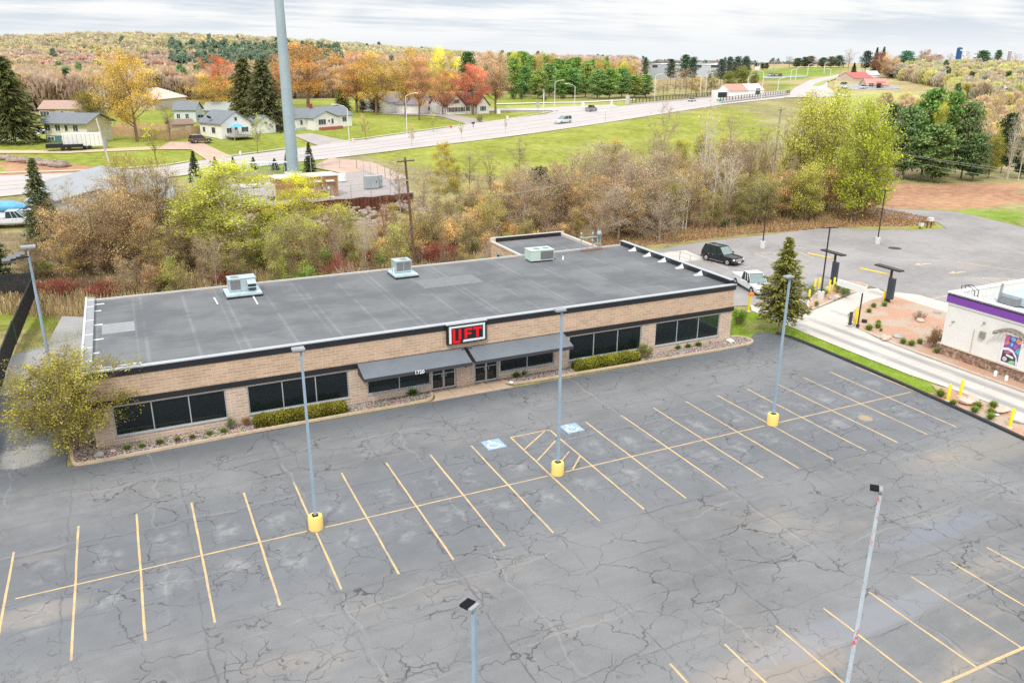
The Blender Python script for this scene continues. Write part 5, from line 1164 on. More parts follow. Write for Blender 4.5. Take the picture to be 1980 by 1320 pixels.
for i in range(26): q = a.lerp(c, i / 25); mb.box(q.x - .04, q.x + .25, q.y, q.y + 1, 2.96 + ZP, 3.02 + ZP)
mb.build('deck', mat('ice_bridge_blue', (.55, .66, .72), .5), t); [MB().tube([a.lerp(c, u) + Vector((0, .5, 0)), a.lerp(c, u) + Vector((0, .5, 3))], .06, 6).build('post', GALV, t) for u in (.02, .35, .68, .97)]
t = thing('ice_bridge', 'short grey gantry right of the steel tower beside the small spruce', 'cable bridge'); a = Z(578, 338, ZP); c = Z(602, 335, ZP); MB().tube([a + Vector((0, 0, 3.3)), c + Vector((0, 0, 3.3))], .14, 4).build('deck', MATS['ice_bridge_blue'], t); [MB().tube([q, q + Vector((0, 0, 3.2))], .06, 6).build('post', GALV, t) for q in (a, c)]
# ================================================================== utility poles and wires
TIMB = mat('weathered_timber', (.16, .09, .06), .9, var=.3, scale=2); TIMG = mat('grey_timber', (.38, .34, .29), .9, var=.2, scale=2); WIREM = mat('wire_grey', (.50, .50, .48), .6, .3)
def upole(lab, px, pb, pt, m, arms=1, r=.16, xo=0, z=None, armw=2.4, yaw=.4, extra=None, tilt=0, group='utility poles'):
    p = A(px, pb) if z is None else Z(px, pb, z); h = hgt(p, pt); t = thing('utility_pole', lab, 'utility pole', p, yaw, group)
    MB().tube([(0, 0, -.3), (tilt, 0, h)], [r, r * .65], 10).build('pole', m, t, True)
    for k in range(arms):
        zz = h - .5 - k * 2.2; MB().box(-armw / 2 + tilt, armw / 2 + tilt, -.2, -.08, zz, zz + .14).build('crossarm', m if k == 0 else TIMG, t)
        for s in (-.9, -.3, .5, .95): MB().tube([(s * armw / 2 + tilt, -.14, zz + .14), (s * armw / 2 + tilt, -.14, zz + .34)], .05, 6).build('insulator', mat('porcelain', (.35, .30, .28), .3), t)
    return t, h
t, h = upole('brown timber utility pole with two crossarms behind the store roof', 803, 520, 303, TIMB, 2, .2, yaw=.3, tilt=-.9)
t, h = upole('short grey timber stub pole beside the tall brown utility pole', 800, 512, 415, TIMG, 0, .16, tilt=-.15)
t, h = upole('grey timber pole with two crossarms standing left before the cream house', 206, 300, 250, TIMG, 1, .22, armw=4.5, tilt=-.5); MB().tube([(-2.2, 0, h - 6.8), (3.2, 0, h - 6.5)], .1, 5).build('brace', TIMG, t)
MB().tube([(-1.0, -.2, h - 6.5), (-1.0, -.2, h - 5)], .3, 10).build('transformer', HEADT, t)
t, h = upole('slim white utility pole with grey transformer left of the orange tree', 213, 320, 228, mat('bleached_pole', (.62, .58, .52), .8), 0, .17, tilt=-1.2); MB().tube([(-.35, -.3, h * .38), (-.35, -.3, h * .60)], .32, 10).build('transformer', HEADT, t)
t, h = upole('tall timber pole rising from the woods above the right parking lot', 1487, 395, 207, TIMG, 1, .2, armw=3, tilt=.6)
t, h = upole('pale utility pole with transformer far out on the right meadow', 1866, 190, 147, mat('bleached_pole', (.62, .58, .52), .8), 0, .35); MB().tube([(-.8, 0, h * .7), (-.8, 0, h * .85)], .7, 10).build('transformer', HEADT, t)
for px, pb, pt, lab in ((1494, 150, 112, 'distant pole above the row of parked cars'), (1462, 150, 117, 'distant pole beside the billboard'), (1640, 140, 115, 'distant pole at the top of the climbing road'), (1664, 160, 118, 'distant pole left of the red roofed shop'), (1623, 150, 120, 'distant pole at the road bend')):
    upole(lab, px, pb, pt, TIMG, 0, .3, group='distant poles')
# guy wires with yellow guards
base = Z(803, 520, 0); topg = Vector((36.9, 44.0, 8.5))
for px, py0, lab in ((741, 524, 'left'), (766, 522, 'right')):
    t = thing('guy_wire', lab + ' of two guy wires with a yellow guard tube behind the middle rooftop unit', 'guy wire'); g = A(px, py0); u = (Vector((36.6, 47.5, 7.5)) - g); MB().tube([g, g + u], .018, 4).build('wire', WIREM, t); MB().tube([g, g + u * .28], .05, 6).build('guard', YB, t, True)
def wire(lab, a, c, sag=.8, r=.03, n=14):
    pts = [a.lerp(c, i / n) - Vector((0, 0, sag * 4 * (i / n) * (1 - i / n))) for i in range(n + 1)]; o = MB().tube(pts, r, 4).build('power_line', WIREM, None); return tag(o, lab, 'power line', 'power lines')
def P3(px, py, dist): 
    d = ray(px, py); return Vector(CAM_C + d * dist)
for lab, a, c in (('upper power line crossing the right woods to the pines', P3(1500, 238, 160), P3(2000, 332, 135)), ('power line just below the uppermost over the right pines', P3(1500, 236, 162), P3(2000, 338, 134)), ('lower power line sweeping right over the red dirt', P3(1480, 240, 158), P3(2000, 352, 128)),
                  ('upper power line running right from the brown utility pole', P3(777, 307, 95), P3(1484, 238, 158)), ('lower power line running right from the brown utility pole', P3(790, 373, 92), P3(1100, 352, 110))):
    wire(lab, a, c, 1.0, .022)
# ================================================================== road lamps, signs
LAMPP = mat('lamp_pole_white', (.70, .69, .66), .5, var=.05)
def street_lamp(px, pb, pt, side, lab):
    p = A(px, pb, .1); h = hgt(p, pt); t = thing('street_lamp', lab, 'street lamp', p, CAM_Y * -1, 'street lamps along the road')
    r = max(.09, wid(p, 1.15) / 2); MB().tube([(0, 0, 0), (0, 0, h - .9)], [r * 1.2, r * .9], 8).build('pole', LAMPP, t, True)
    MB().tube([(0, 0, h - .95), (side * .8, 0, h - .35), (side * 2.2, 0, h)], [r * .9, r * .7, r * .6], 6).build('arm', LAMPP, t, True)
    MB().box(min(side * 2.2, side * 3.3), max(side * 2.2, side * 3.3), -.25, .25, h - .12, h + .08).build('lamp_head', LAMPP, t, bevel=.05); MB().tube([(0, 0, 0), (0, 0, .5)], r * 2, 8).build('base', PALEC, t)
for a in [(677, 301, 202, -1, 'white street lamp on the kerb right of the tower'), (787, 259, 180, 1, 'white street lamp before the white garage'), (1072, 221, 155, 1, 'left of the two facing street lamps at the junction'), (1110, 243, 162, -1, 'right of the two facing street lamps at the junction'), (1265, 196, 143, 1, 'street lamp behind the silver car on the bridge approach'), (1353, 190, 146, -1, 'street lamp nearest the left of the white shed'), (1364, 186, 141, 1, 'street lamp right of the pair before the white shed'), (1472, 191, 137, -1, 'street lamp on the near bridge rail'), (1444, 186, 145, 1, 'street lamp behind the long white shed'), (1503, 182, 151, 1, 'street lamp at the far end of the bridge'), (1528, 158, 134, 1, 'street lamp where the road begins to climb'), (1538, 155, 130, 1, 'street lamp behind another at the foot of the climb'), (1561, 147, 124, 1, 'street lamp half way up the climbing road'), (1593, 142, 121, 1, 'street lamp high on the climbing road'), (1604, 158, 133, -1, 'street lamp on the right side of the climb'), (1616, 170, 145, -1, 'street lamp above the shop yard entrance'), (1622, 172, 150, -1, 'second street lamp above the shop yard')]: street_lamp(*a)
p = A(1051, 215); h = hgt(p, 172); t = thing('signal_pole', 'plain white pole left of the junction street lamps', 'pole', p); MB().tube([(0, 0, 0), (0, 0, h)], .2, 8).build('pole', LAMPP, t); MB().box(-.5, .1, -.2, .2, h * .85, h).build('cabinet', HEADT, t)
def sign(lab, px, pb, pt, w_px, m, post=GALV, name='road_sign', hpx=None):
    p = A(px, pb); h = hgt(p, pt); w_ = wid(p, w_px); hh = w_ if hpx is None else wid(p, hpx); t = thing(name, lab, 'sign', p, -CAM_Y); MB().tube([(0, 0, 0), (0, 0, h)], .07, 6).build('post', post, t); MB().box(-w_ / 2, w_ / 2, -.1, -.06, h - hh, h).build('sign_panel', m, t); return t
DARKS = mat('sign_back_grey', (.40, .42, .43), .5)
sign('grey backed square road sign left of the junction, taller of two', 1040, 220, 197, 7, DARKS, hpx=11); sign('white warning sign on the lawn right of the red-roofed white house', 964, 222, 212, 7, PATCHW, hpx=8); sign('small white sign at the kerb below the tan tree', 981, 233, 224, 4, PATCHW, hpx=6)
sign('white road sign behind the covered pickup', 1127, 212, 199, 5, PATCHW, hpx=7); sign('white road sign between the covered pickup and the bridge', 1170, 236, 211, 3, PATCHW, hpx=3); sign('orange-white marker sign right of the covered pickup', 1182, 208, 193, 3, PATCHW, hpx=10)
sign('green street sign at the near end of the bridge', 1391, 200, 192, 12, mat('sign_green', (.10, .45, .25), .5), hpx=4, name='street_sign')
sign('white billboard seen above the green pines', 1461, 160, 129, 9, PATCHW, TIMG, 'billboard', 6)
p = A(683, 276); t = thing('construction_barrel', 'orange and white construction barrel on the verge right of the street lamp', 'barrel', p)
OR = mat('barrel_orange', (.80, .20, .05), .5)
for k in range(5): MB().tube([(0, 0, .25 * k), (0, 0, .25 * k + .25)], [.38 - .02 * k, .37 - .02 * k], 14).build('band', OR if k % 2 == 0 else PATCHW, t)
p = A(872, 249); t = thing('fire_hydrant', 'small red fire hydrant on the kerb before the white garage', 'hydrant', p); MB().tube([(0, 0, 0), (0, 0, .6), (0, 0, .8), (0, 0, .9)], [.22, .2, .24, .1], 10).build('barrel', mat('hydrant_red', (.65, .08, .03), .5), t, True); MB().tube([(-.3, 0, .55), (.3, 0, .55)], .1, 8).build('outlet', mat('hydrant_red', (.65, .08, .03), .5), t)
p = A(915, 247); t = thing('mailbox', 'black mailbox on a post by the driveway of the red-roofed house', 'mailbox', p); MB().tube([(0, 0, 0), (0, 0, 1.1)], .1, 6).build('post', TIMB, t); MB().box(-.5, .5, -.25, .25, 1.1, 1.6).build('box', FASC, t, bevel=.1)
p = A(465, 300); t = thing('fire_hydrant', 'pale hydrant on the lawn corner by the dirt drive', 'hydrant', p); MB().tube([(0, 0, 0), (0, 0, .7), (0, 0, .85)], [.2, .2, .12], 10).build('barrel', PATCHW, t, True)
# ================================================================== bridge
t = thing('bridge', 'pale concrete road bridge with dark picket railing at upper right', 'bridge')
a = A(1391, 200); c = A(1525, 184); d = (c - a); L = d.length; rzb = math.atan2(d.y, d.x)
t.location = a; t.rotation_euler = (0, math.atan2(-(c.z - a.z), L), rzb)
BC = mat('bridge_concrete', (.55, .51, .48), .85, var=.06, scale=.2)
MB().box(0, L, -.6, .0, -3.4, .45).build('girder', BC, t); MB().box(0, L, -.9, .3, .452, .9).build('parapet', BC, t); MB().box(0, 14, -8, -.61, -6, -2.2).build('abutment', BC, t) if False else None
mb = MB(); k = int(L / 3.2)
for i in range(k + 1): mb.box(i * L / k - .12, i * L / k + .12, -.5, -.3, .9, 2.7)
mb.build('railing_post', BRZ, t); mb = MB(); [mb.tube([(0, -.4, z), (L, -.4, z)], .07, 4) for z in (1.2, 2.6)]; k = int(L / .9); [mb.tube([(i * L / k, -.4, .9), (i * L / k, -.4, 2.6)], .045, 3) for i in range(k)]; mb.build('railing', BRZ, t)
t = thing('bridge_railing', 'dark picket railing on the far side of the bridge approach', 'railing'); a = A(1215, 203); c = A(1378, 189); d = c - a; L = d.length; t.location = a; t.rotation_euler = (0, math.atan2(-(c.z - a.z), L), math.atan2(d.y, d.x))
mb = MB(); k = int(L / 3.2); [mb.box(i * L / k - .15, i * L / k + .15, -.1, .1, .3, 2.8) for i in range(k + 1)]; [mb.tube([(0, 0, z), (L, 0, z)], .1, 4) for z in (.8, 2.7)]; k = int(L / 1.0); [mb.tube([(i * L / k, 0, .5), (i * L / k, 0, 2.7)], .05, 3) for i in range(k)]; mb.build('railing', BRZ, t); MB().box(0, L, -.25, .25, -1, .6).build('parapet', BC, t); MB().box(-1.6, -.2, -.6, .6, 0, 4).build('end_post', BC, t)
# ================================================================== houses
GLH = mat('house_glass', (.06, .08, .09), .15, var=.2); TRIM = mat('white_trim', (.78, .77, .74), .6); SHUT = mat('brown_shutter', (.12, .04, .04), .6)
WSID = mat('white_siding', (.82, .81, .78), .75, var=.04); GREYR = mat('grey_shingles', (.19, .21, .23), .85, var=.12, scale=1.5); BRNR = mat('brown_shingles', (.40, .27, .22), .85, var=.1, scale=1); REDR = mat('dark_red_shingles', (.15, .07, .075), .85, var=.15, scale=1)
def gable(par, x0, x1, y0, y1, h, rh, wall, roof, ridge='x', ov=.45, name='roof'):
    """walls and a gabled roof as real thickness slabs"""
    mb = MB()
    if ridge == 'x':
        ym = (y0 + y1) / 2; mb.add([(x0, y0, -.6), (x1, y0, -.6), (x1, y1, -.6), (x0, y1, -.6), (x0, y0, h), (x1, y0, h), (x1, y1, h), (x0, y1, h), (x0, ym, h + rh), (x1, ym, h + rh)], [(0, 1, 5, 4), (2, 3, 7, 6), (1, 2, 6, 9, 5), (3, 0, 4, 8, 7)])
        s = rh / ((y1 - y0) / 2); A_, B_ = x0 - ov, x1 + ov; e0, e1 = y0 - ov, y1 + ov; zz = h - s * ov + .05; zr = h + rh + .05
        R_ = MB(); th = .16
        R_.add([(A_, e0, zz), (B_, e0, zz), (B_, ym, zr), (A_, ym, zr), (A_, e0, zz + th), (B_, e0, zz + th), (B_, ym, zr + th), (A_, ym, zr + th)], [(3, 2, 1, 0), (4, 5, 6, 7), (0, 1, 5, 4), (1, 2, 6, 5), (3, 0, 4, 7)])
        R_.add([(A_, e1, zz), (B_, e1, zz), (B_, ym, zr), (A_, ym, zr), (A_, e1, zz + th), (B_, e1, zz + th), (B_, ym, zr + th), (A_, ym, zr + th)], [(0, 1, 2, 3), (7, 6, 5, 4), (4, 5, 1, 0), (5, 6, 2, 1), (7, 4, 0, 3)])
    else:
        xm = (x0 + x1) / 2; mb.add([(x0, y0, -.6), (x1, y0, -.6), (x1, y1, -.6), (x0, y1, -.6), (x0, y0, h), (x1, y0, h), (x1, y1, h), (x0, y1, h), (xm, y0, h + rh), (xm, y1, h + rh)], [(0, 1, 5, 8, 4), (2, 3, 7, 9, 6), (1, 2, 6, 5), (3, 0, 4, 7)])
        s = rh / ((x1 - x0) / 2); A_, B_ = y0 - ov, y1 + ov; e0, e1 = x0 - ov, x1 + ov; zz = h - s * ov + .05; zr = h + rh + .05
        R_ = MB(); th = .16
        R_.add([(e0, A_, zz), (e0, B_, zz), (xm, B_, zr), (xm, A_, zr), (e0, A_, zz + th), (e0, B_, zz + th), (xm, B_, zr + th), (xm, A_, zr + th)], [(0, 1, 2, 3), (7, 6, 5, 4), (4, 5, 1, 0), (3, 7, 4, 0), (5, 6, 2, 1)])
        R_.add([(e1, A_, zz), (e1, B_, zz), (xm, B_, zr), (xm, A_, zr), (e1, A_, zz + th), (e1, B_, zz + th), (xm, B_, zr + th), (xm, A_, zr + th)], [(3, 2, 1, 0), (4, 5, 6, 7), (0, 1, 5, 4), (0, 4, 7, 3), (1, 2, 6, 5)])
    mb.build('wall', wall, par); return R_.build(name, roof, par)
def win(par, x, y, z, w_, h_, face='f', shut=None, n=2):
    """window with white frame, pane; face f = -y wall, l = -x wall, r = +x"""
    f_ = MB(); g = MB()
    if face == 'f':
        f_.box(x - w_ / 2 - .1, x + w_ / 2 + .1, y - .07, y - .005, z - .1, z + h_ + .1); fr = f_.build('window', TRIM, par)
        for i in range(n): a_ = x - w_ / 2 + i * w_ / n + .04; g.box(a_, a_ + w_ / n - .08, y - .09, y - .071, z, z + h_)
        g.build('pane', GLH, fr)
        if shut:
            for s in (-1, 1): MB().box(x + s * (w_ / 2 + .32) - .2, x + s * (w_ / 2 + .32) + .2, y - .06, y - .005, z - .05, z + h_ + .05).build('shutter', shut, fr)
    else:
        s = -1 if face == 'l' else 1; xa, xb = sorted((x + s * .005, x + s * .07)); f_.box(xa, xb, y - w_ / 2 - .1, y + w_ / 2 + .1, z - .1, z + h_ + .1); fr = f_.build('window', TRIM, par); xa, xb = sorted((x + s * .071, x + s * .09)); g.box(xa, xb, y - w_ / 2, y + w_ / 2, z, z + h_).build('pane', GLH, fr)
    return fr
def door(par, x, y, z=0, m=TRIM, w_=.95, h_=2.05):
    d = MB().box(x - w_ / 2, x + w_ / 2, y - .08, y - .005, z, z + h_).build('door', m, par); MB().box(x + w_ * .3, x + w_ * .4, y - .14, y - .081, z + .95, z + 1.05).build('handle', HEAD, d); MB().box(x - .28, x + .28, y - .095, y - .081, z + 1.2, z + 1.8).build('pane', GLH, d)
def place(a_px, b_px, lab, cat='house', name='house', dz=0):
    a, c = A(*a_px), A(*b_px); d = c - a; t = thing(name, lab, cat, (a.x, a.y, min(a.z, c.z) + dz), math.atan2(d.y, d.x)); return t, d.length
# white house with blue parasol
t, L = place((430, 269), (487, 264.5), 'small white house with grey roof and a deck with blue parasol', name='white_house', dz=.4)
gable(t, 0, L, 0, 9, 3.1, 2.5, WSID, GREYR, 'y'); win(t, L * .78, 0, .9, 1.9, 1.1); win(t, L * .5, 0, 3.6, .7, .8, n=1); win(t, L * .25, 0, .9, 1.3, 1.1); win(t, 0, 3.2, .8, 1.4, 1.3, 'l'); win(t, 0, 7.2, .9, .9, 1.1, 'l'); door(t, L * .48, 0, .3)
MB().box(L * .1, L * .9, -3.6, -.1, .1, .35).build('deck', TIMG, t); r_ = MB(); [r_.tube([(L * .1 + i * L * .8 / 10, -3.55, .35), (L * .1 + i * L * .8 / 10, -3.55, 1.25)], .05, 4) for i in range(11)]; r_.tube([(L * .1, -3.55, 1.25), (L * .9, -3.55, 1.25)], .05, 4); r_.build('deck_railing', TIMG, t); [MB().box(x, x + .15, -3.5, -3.35, -1.6, .1).build('deck_post', TIMG, t) for x in (L * .12, L * .85)]
MB().tube([(-.2, 4.5, 4.2), (-.05, 4.4, 4.6)], .5, 12).build('satellite_dish', HEAD, t)
wp = t.matrix_basis @ Vector((L * .38, -1.9, .35)); t2 = thing('parasol', 'bright blue parasol open on the deck of the small white house', 'parasol', wp, t.rotation_euler.z)
MB().tube([(0, 0, 0), (0, 0, 2.6)], .04, 6).build('pole', HEADT, t2); vs = [(0, 0, 2.75)] + [(1.7 * math.cos(k * math.pi / 4), 1.7 * math.sin(k * math.pi / 4), 2.0) for k in range(8)]; MB().add(vs, [(0, 1 + k, 1 + (k + 1) % 8) for k in range(8)] + [(1 + (k + 1) % 8, 1 + k, 0) for k in range(0)]).build('canopy', mat('parasol_blue', (.10, .42, .72), .6), t2)
# long white house with cross gable and red chimney
t, L = place((572, 252), (681, 243), 'long white house with grey roof, front gable and red brick chimney', name='white_house', dz=.3)
rf = gable(t, 0, L, 0, 8.5, 2.7, 2.1, WSID, GREYR); gable(t, L * .20, L * .62, -2.6, 4.2, 2.6, 1.5, WSID, GREYR, 'y', name='porch_roof'); MB().box(L * .42, L * .42 + .9, 3.6, 4.4, 3.5, 5.9).build('chimney', mat('red_brick', (.30, .07, .06), .9), rf)
win(t, L * .34, -2.6, .9, 2.6, 1.3, shut=TRIM, n=3); win(t, L * .52, -2.6, 1.0, .8, 1.2, n=1); door(t, L * .46, -2.6, .2); win(t, L * .86, 0, 1.0, 1.5, 1.2); win(t, L * .10, 0, 1.0, .8, 1.1, n=1); win(t, 0, 3, 1.0, .8, 1.1, 'l'); MB().box(L * .28, L * .66, -3.6, -2.61, -.5, .2).build('porch_step', mat('red_paver', (.36, .12, .09), .9), t); MB().box(.05, 3.4, -.03, -.004, -1.0, .25).build('basement_wall', mat('bluish_block', (.42, .50, .54), .8), t)
MB().box(-.1, L * .2, -.06, -.006, 2.3, 2.42).build('gutter', TRIM, t)
# garage
t, L = place((752, 218), (815, 214), 'white garage with grey roof left of the red-roofed house', 'garage', 'garage')
gable(t, 0, L, 0, 15, 3.3, 2.6, WSID, mat('violet_grey_shingles', (.22, .20, .23), .85), 'x'); [MB().box(L * u, L * u + L * .28, -.06, -.004, 0, 2.7).build('garage_door', TRIM, t) for u in (.08, .42)]
t, L = place((812, 221), (846, 217), 'white gabled wing joined to the right of the garage', 'garage', 'garage'); gable(t, 0, L, 0, 9, 3.0, 2.8, WSID, MATS['violet_grey_shingles'], 'y'); win(t, L * .5, 0, 1.0, 1.2, 1.0)
# white house with dark red roof
t, L = place((862, 222), (947, 220), 'white house with dark red roof, two front gables and dark shutters', name='white_house', dz=.2)
gable(t, 0, L, 1.5, 10, 3.0, 3.6, WSID, REDR); gable(t, L * .04, L * .44, 0, 5, 2.9, 3.3, WSID, REDR, 'y', name='front_gable_roof'); gable(t, L * .72, L * 1.0, .4, 6, 2.8, 2.6, WSID, REDR, 'y', name='right_gable_roof')
for u, yy_ in ((.10, 0), (.22, 0), (.36, 0), (.54, 1.5), (.86, .4)): win(t, L * u, yy_, .9, 1.3, 1.4, shut=SHUT)
win(t, L * .24, 0, 3.6, 1.3, 1.2, shut=SHUT); door(t, L * .66, 1.5, .1, SHUT); MB().box(-.05, L + .05, -.1, 1.45, -.7, -.02).build('foundation', PALEC, t)
# left houses
t, L = place((80, 234), (158, 234), 'tan ranch house with pinkish brown roof behind the cream house', name='ranch_house')
gable(t, 0, L, 0, 9, 3.4, 2.0, mat('olive_siding', (.52, .52, .38), .8), BRNR); MB().box(-.02, L * .38, -.03, -.004, -.2, 3.2).build('brick_panel', mat('tan_brick', (.42, .28, .20), .9), t); win(t, L * .12, -.03, 1.1, 2.6, 1.6, n=3); door(t, L * .34, -.03, .3); win(t, L * .55, 0, 1.8, 1.0, .9, n=1); win(t, L * .9, 0, 1.8, 1.0, .9, n=1)
t, L = place((91, 275), (172, 277), 'cream house with dark grey roof and blue-green basement wall', name='cream_house')
gable(t, 0, L, 0, 8.5, 4.3, 1.6, mat('cream_siding', (.70, .66, .50), .8), GREYR, ov=.9); MB().box(0, L, -.04, -.004, -.3, 1.45).build('basement_wall', mat('teal_paint', (.10, .20, .22), .8), t)
for u in (.08, .32, .52, .74): win(t, L * u, 0, 2.5, 1.2 if u != .52 else .8, 1.2, n=2 if u != .52 else 1)
win(t, L * .12, -.04, .5, 1.6, .6); win(t, L * .44, -.04, .4, 1.1, .6)
t, L = place((338, 236), (380, 236), 'pale blue-white house behind the wooden fence', name='white_house'); gable(t, 0, L, 0, 7, 3.4, 2.0, mat('pale_blue_siding', (.58, .64, .68), .8), GREYR); win(t, L * .2, 0, 1.0, 1.0, 1.3); win(t, L * .6, 0, 1.0, 1.0, 1.3)
t, L = place((396, 232), (440, 232), 'grey-green roofed house half hidden behind the small white house', name='house'); gable(t, 0, L, 0, 9, 2.8, 2.0, WSID, mat('green_grey_shingles', (.34, .37, .34), .85)); win(t, L * .3, 0, 1.0, 1.2, 1.2)
t, L = place((336, 258), (376, 256), 'small tan garden shed with brown roof inside the wooden fence', 'shed', 'garden_shed'); gable(t, 0, L, 0, 4, 2.1, .9, mat('tan_shed', (.62, .50, .38), .8), mat('brown_shed_roof', (.25, .17, .13), .85)); MB().box(L * .6, L * .85, -.05, -.004, 0, 1.8).build('door', TRIM, t)
t, L = place((498, 258), (534, 256), 'grey-white outbuilding behind the dark spruce', 'shed', 'outbuilding'); gable(t, 0, L, 0, 6, 2.5, 1.6, WSID, GREYR, 'y')
t, L = place((300, 213), (362, 205), 'long low warehouse with pale pink roof far behind the fence', 'warehouse', 'warehouse'); gable(t, 0, L, 0, 22, 3.4, 3.2, mat('tan_metal_wall', (.55, .47, .40), .8), mat('pink_tan_roof', (.62, .50, .43), .8))
# wooden fence
def board_fence(lab, pts, h):
    t = thing('wooden_fence', lab, 'fence'); mb = MB(); P = [A(*p) for p in pts]
    for a, c in zip(P[:-1], P[1:]):
        d = c - a; L = math.hypot(d.x, d.y); n = int(L / .35)
        for i in range(n): q = a.lerp(c, i / n); e = a.lerp(c, (i + .88) / n); w_ = random.uniform(-.06, .06); mb.add([(q.x, q.y, q.z), (e.x, e.y, e.z), (e.x, e.y, e.z + h + w_), (q.x, q.y, q.z + h + w_)], [(0, 1, 2, 3)])
    mb.build('boards', mat('orange_brown_boards', (.52, .33, .20), .85, var=.2, scale=1), t); pm = MB(); [pm.tube([A(*p), A(*p, h + .1)], .1, 5) for p in pts]; pm.build('post', TIMG, t)
board_fence('long orange-brown board fence across the back yards', [(212, 262), (262, 266), (330, 272), (397, 258)], 2.1); board_fence('rear orange-brown board fence behind the big orange tree', [(222, 252), (335, 254)], 1.9)
# trailers
p = A(162, 288); t = thing('box_trailer', 'white box trailer parked before the cream house', 'trailer', p, R(3)); MB().box(-3.6, 3.6, -1.2, 1.2, .6, 3.2).build('box', TRIM, t, bevel=.05); [MB().box(-3.4 + i * .8, -3.36 + i * .8, -1.22, -1.2, .7, 3.1).build('rib', HEADT, t) for i in range(9)]; [MB().tube([(x, s * 1.25, .4), (x, s * 1.05, .4)], .4, 12).build('wheel', TYRE, t) for x in (.2, 1.1) for s in (-1, 1)]
p = A(131, 291); t = thing('flatbed_trailer', 'black flatbed trailer left of the white box trailer', 'trailer', p, R(2)); MB().box(-3.8, 3.0, -1.1, 1.1, .65, .85).build('deck', FASC, t); MB().tube([(3.0, 0, .7), (4.6, 0, .6)], .08, 5).build('tongue', FASC, t); [MB().tube([(x, s * 1.15, .4), (x, s * .95, .4)], .42, 12).build('wheel', TYRE, t) for x in (-.8, .3) for s in (-1, 1)]; [MB().box(-3.8, 3.0, s - .03, s + .03, .85, 1.3).build('side_rail', FASC, t) for s in (-1.1, 1.1)]
# grey warehouse in the left thicket
a, c = Z(268, 442, .2), Z(40, 395, .2); 
t = thing('grey_warehouse', 'pale grey metal warehouse with gabled roof seen through the left thicket', 'warehouse', (9.5, 84, .1), R(0)); GW = mat('grey_metal_siding', (.52, .55, .57), .6, var=.05)
gable(t, -9.5, 9.5, 0, 26, 3.2, 2.2, GW, mat('grey_metal_roof', (.33, .35, .36), .55, .1, .08, .3), 'y', .5); MB().tube([(0, -.1, 4.0), (0, -.03, 4.0)], .5, 12).build('gable_vent', TIMB, t)
t.location = (Z(205, 440, .3).x, Z(205, 440, .3).y, .2)
# industrial halls and far right
def far_box(lab, name, a_px, b_px, top, dep, wall, roofm, cat='building', rh=1.):
    t, L = place(a_px, b_px, lab, cat, name); h = hgt(t.location, top); gable(t, 0, L, 0, dep, h - rh, rh, wall, roofm, ov=.3); return t, L, h
INDW = mat('pale_blue_metal_wall', (.45, .50, .56), .7, var=.04); INDR = mat('white_metal_roof', (.68, .70, .72), .6)
t, L, h = far_box('big pale blue-grey industrial hall beyond the pines, left part', 'industrial_hall', (1254, 152), (1300, 153), 122, 60, INDW, INDR); win(t, L * .25, 0, h * .7, 6, 2, n=1)
t, L, h = far_box('big pale blue-grey industrial hall beyond the pines, right part', 'industrial_hall', (1336, 150), (1392, 148), 123, 60, INDW, INDR); win(t, L * .2, 0, h * .7, 6, 2, n=1); win(t, L * .8, 0, h * .7, 6, 2, n=1)
t, L, h = far_box('long white shed with half rusty, half pale roof beyond the bridge', 'long_shed', (1410, 189), (1476, 185), 164, 9, WSID, mat('pale_shed_roof', (.66, .62, .58), .7), 'shed', 3.0); win(t, L * .82, 0, 1.2, 3.6, 3); MB().box(-.4, L * .5, -.6, 4.2, h - 3.0, h - 2.9).build('rust_roof_sheet', mat('rusty_pink_roof', (.50, .28, .22), .8), t) if False else None
MB().add([(-.5, -.55, h - 3.25 + .22), (L * .52, -.55, h - 3.25 + .22), (L * .52, 4.4, h + .24), (-.5, 4.4, h + .24)], [(0, 1, 2, 3)]).build('rust_roof_sheet', mat('rusty_pink_roof', (.50, .28, .22), .8), t); MB().box(-8, -.3, 1, 5, -.5, 3.6).build('lean_to', WSID, t); MB().box(-7.4, -.8, .93, .995, .2, 2.7).build('opening', FASC, t)
t, L, h = far_box('far house with red roof left of the bigger red roof', 'red_roof_house', (1650, 158), (1688, 156), 141, 14, mat('tan_far_wall', (.55, .46, .38), .8), mat('red_metal_roof', (.50, .12, .12), .6), 'house', 3.5)
t, L, h = far_box('far shop with red and tan roof and dark porch at the shop yard', 'shop', (1675, 171), (1718, 170), 153, 12, mat('tan_far_wall', (.55, .46, .38), .8), mat('brick_pink_roof', (.46, .26, .22), .8), 'shop', 3.6); win(t, L * .2, 0, 1, 3, 2); MB().box(L * .4, L * .7, -4, -.01, 3.4, 3.9).build('porch_roof', mat('red_metal_roof', (.50, .12, .12), .6), t); MB().box(L * .46, L * .64, -.1, -.01, 0, 3).build('opening', FASC, t)
t, L, h = far_box('white house with pale grey roof partly hidden by the far right trees', 'white_house', (1679, 150), (1700, 150), 138, 10, WSID, INDR, 'house', 2.5)
t, L, h = far_box('distant white roofed hall seen between the orange trees', 'distant_hall', (726, 165), (752, 165), 152, 30, INDW, INDR, 'building', 2); t, L, h = far_box('distant white hall seen beside the bright yellow tree', 'distant_hall', (793, 172), (826, 172), 145, 30, WSID, INDR, 'building', 2)
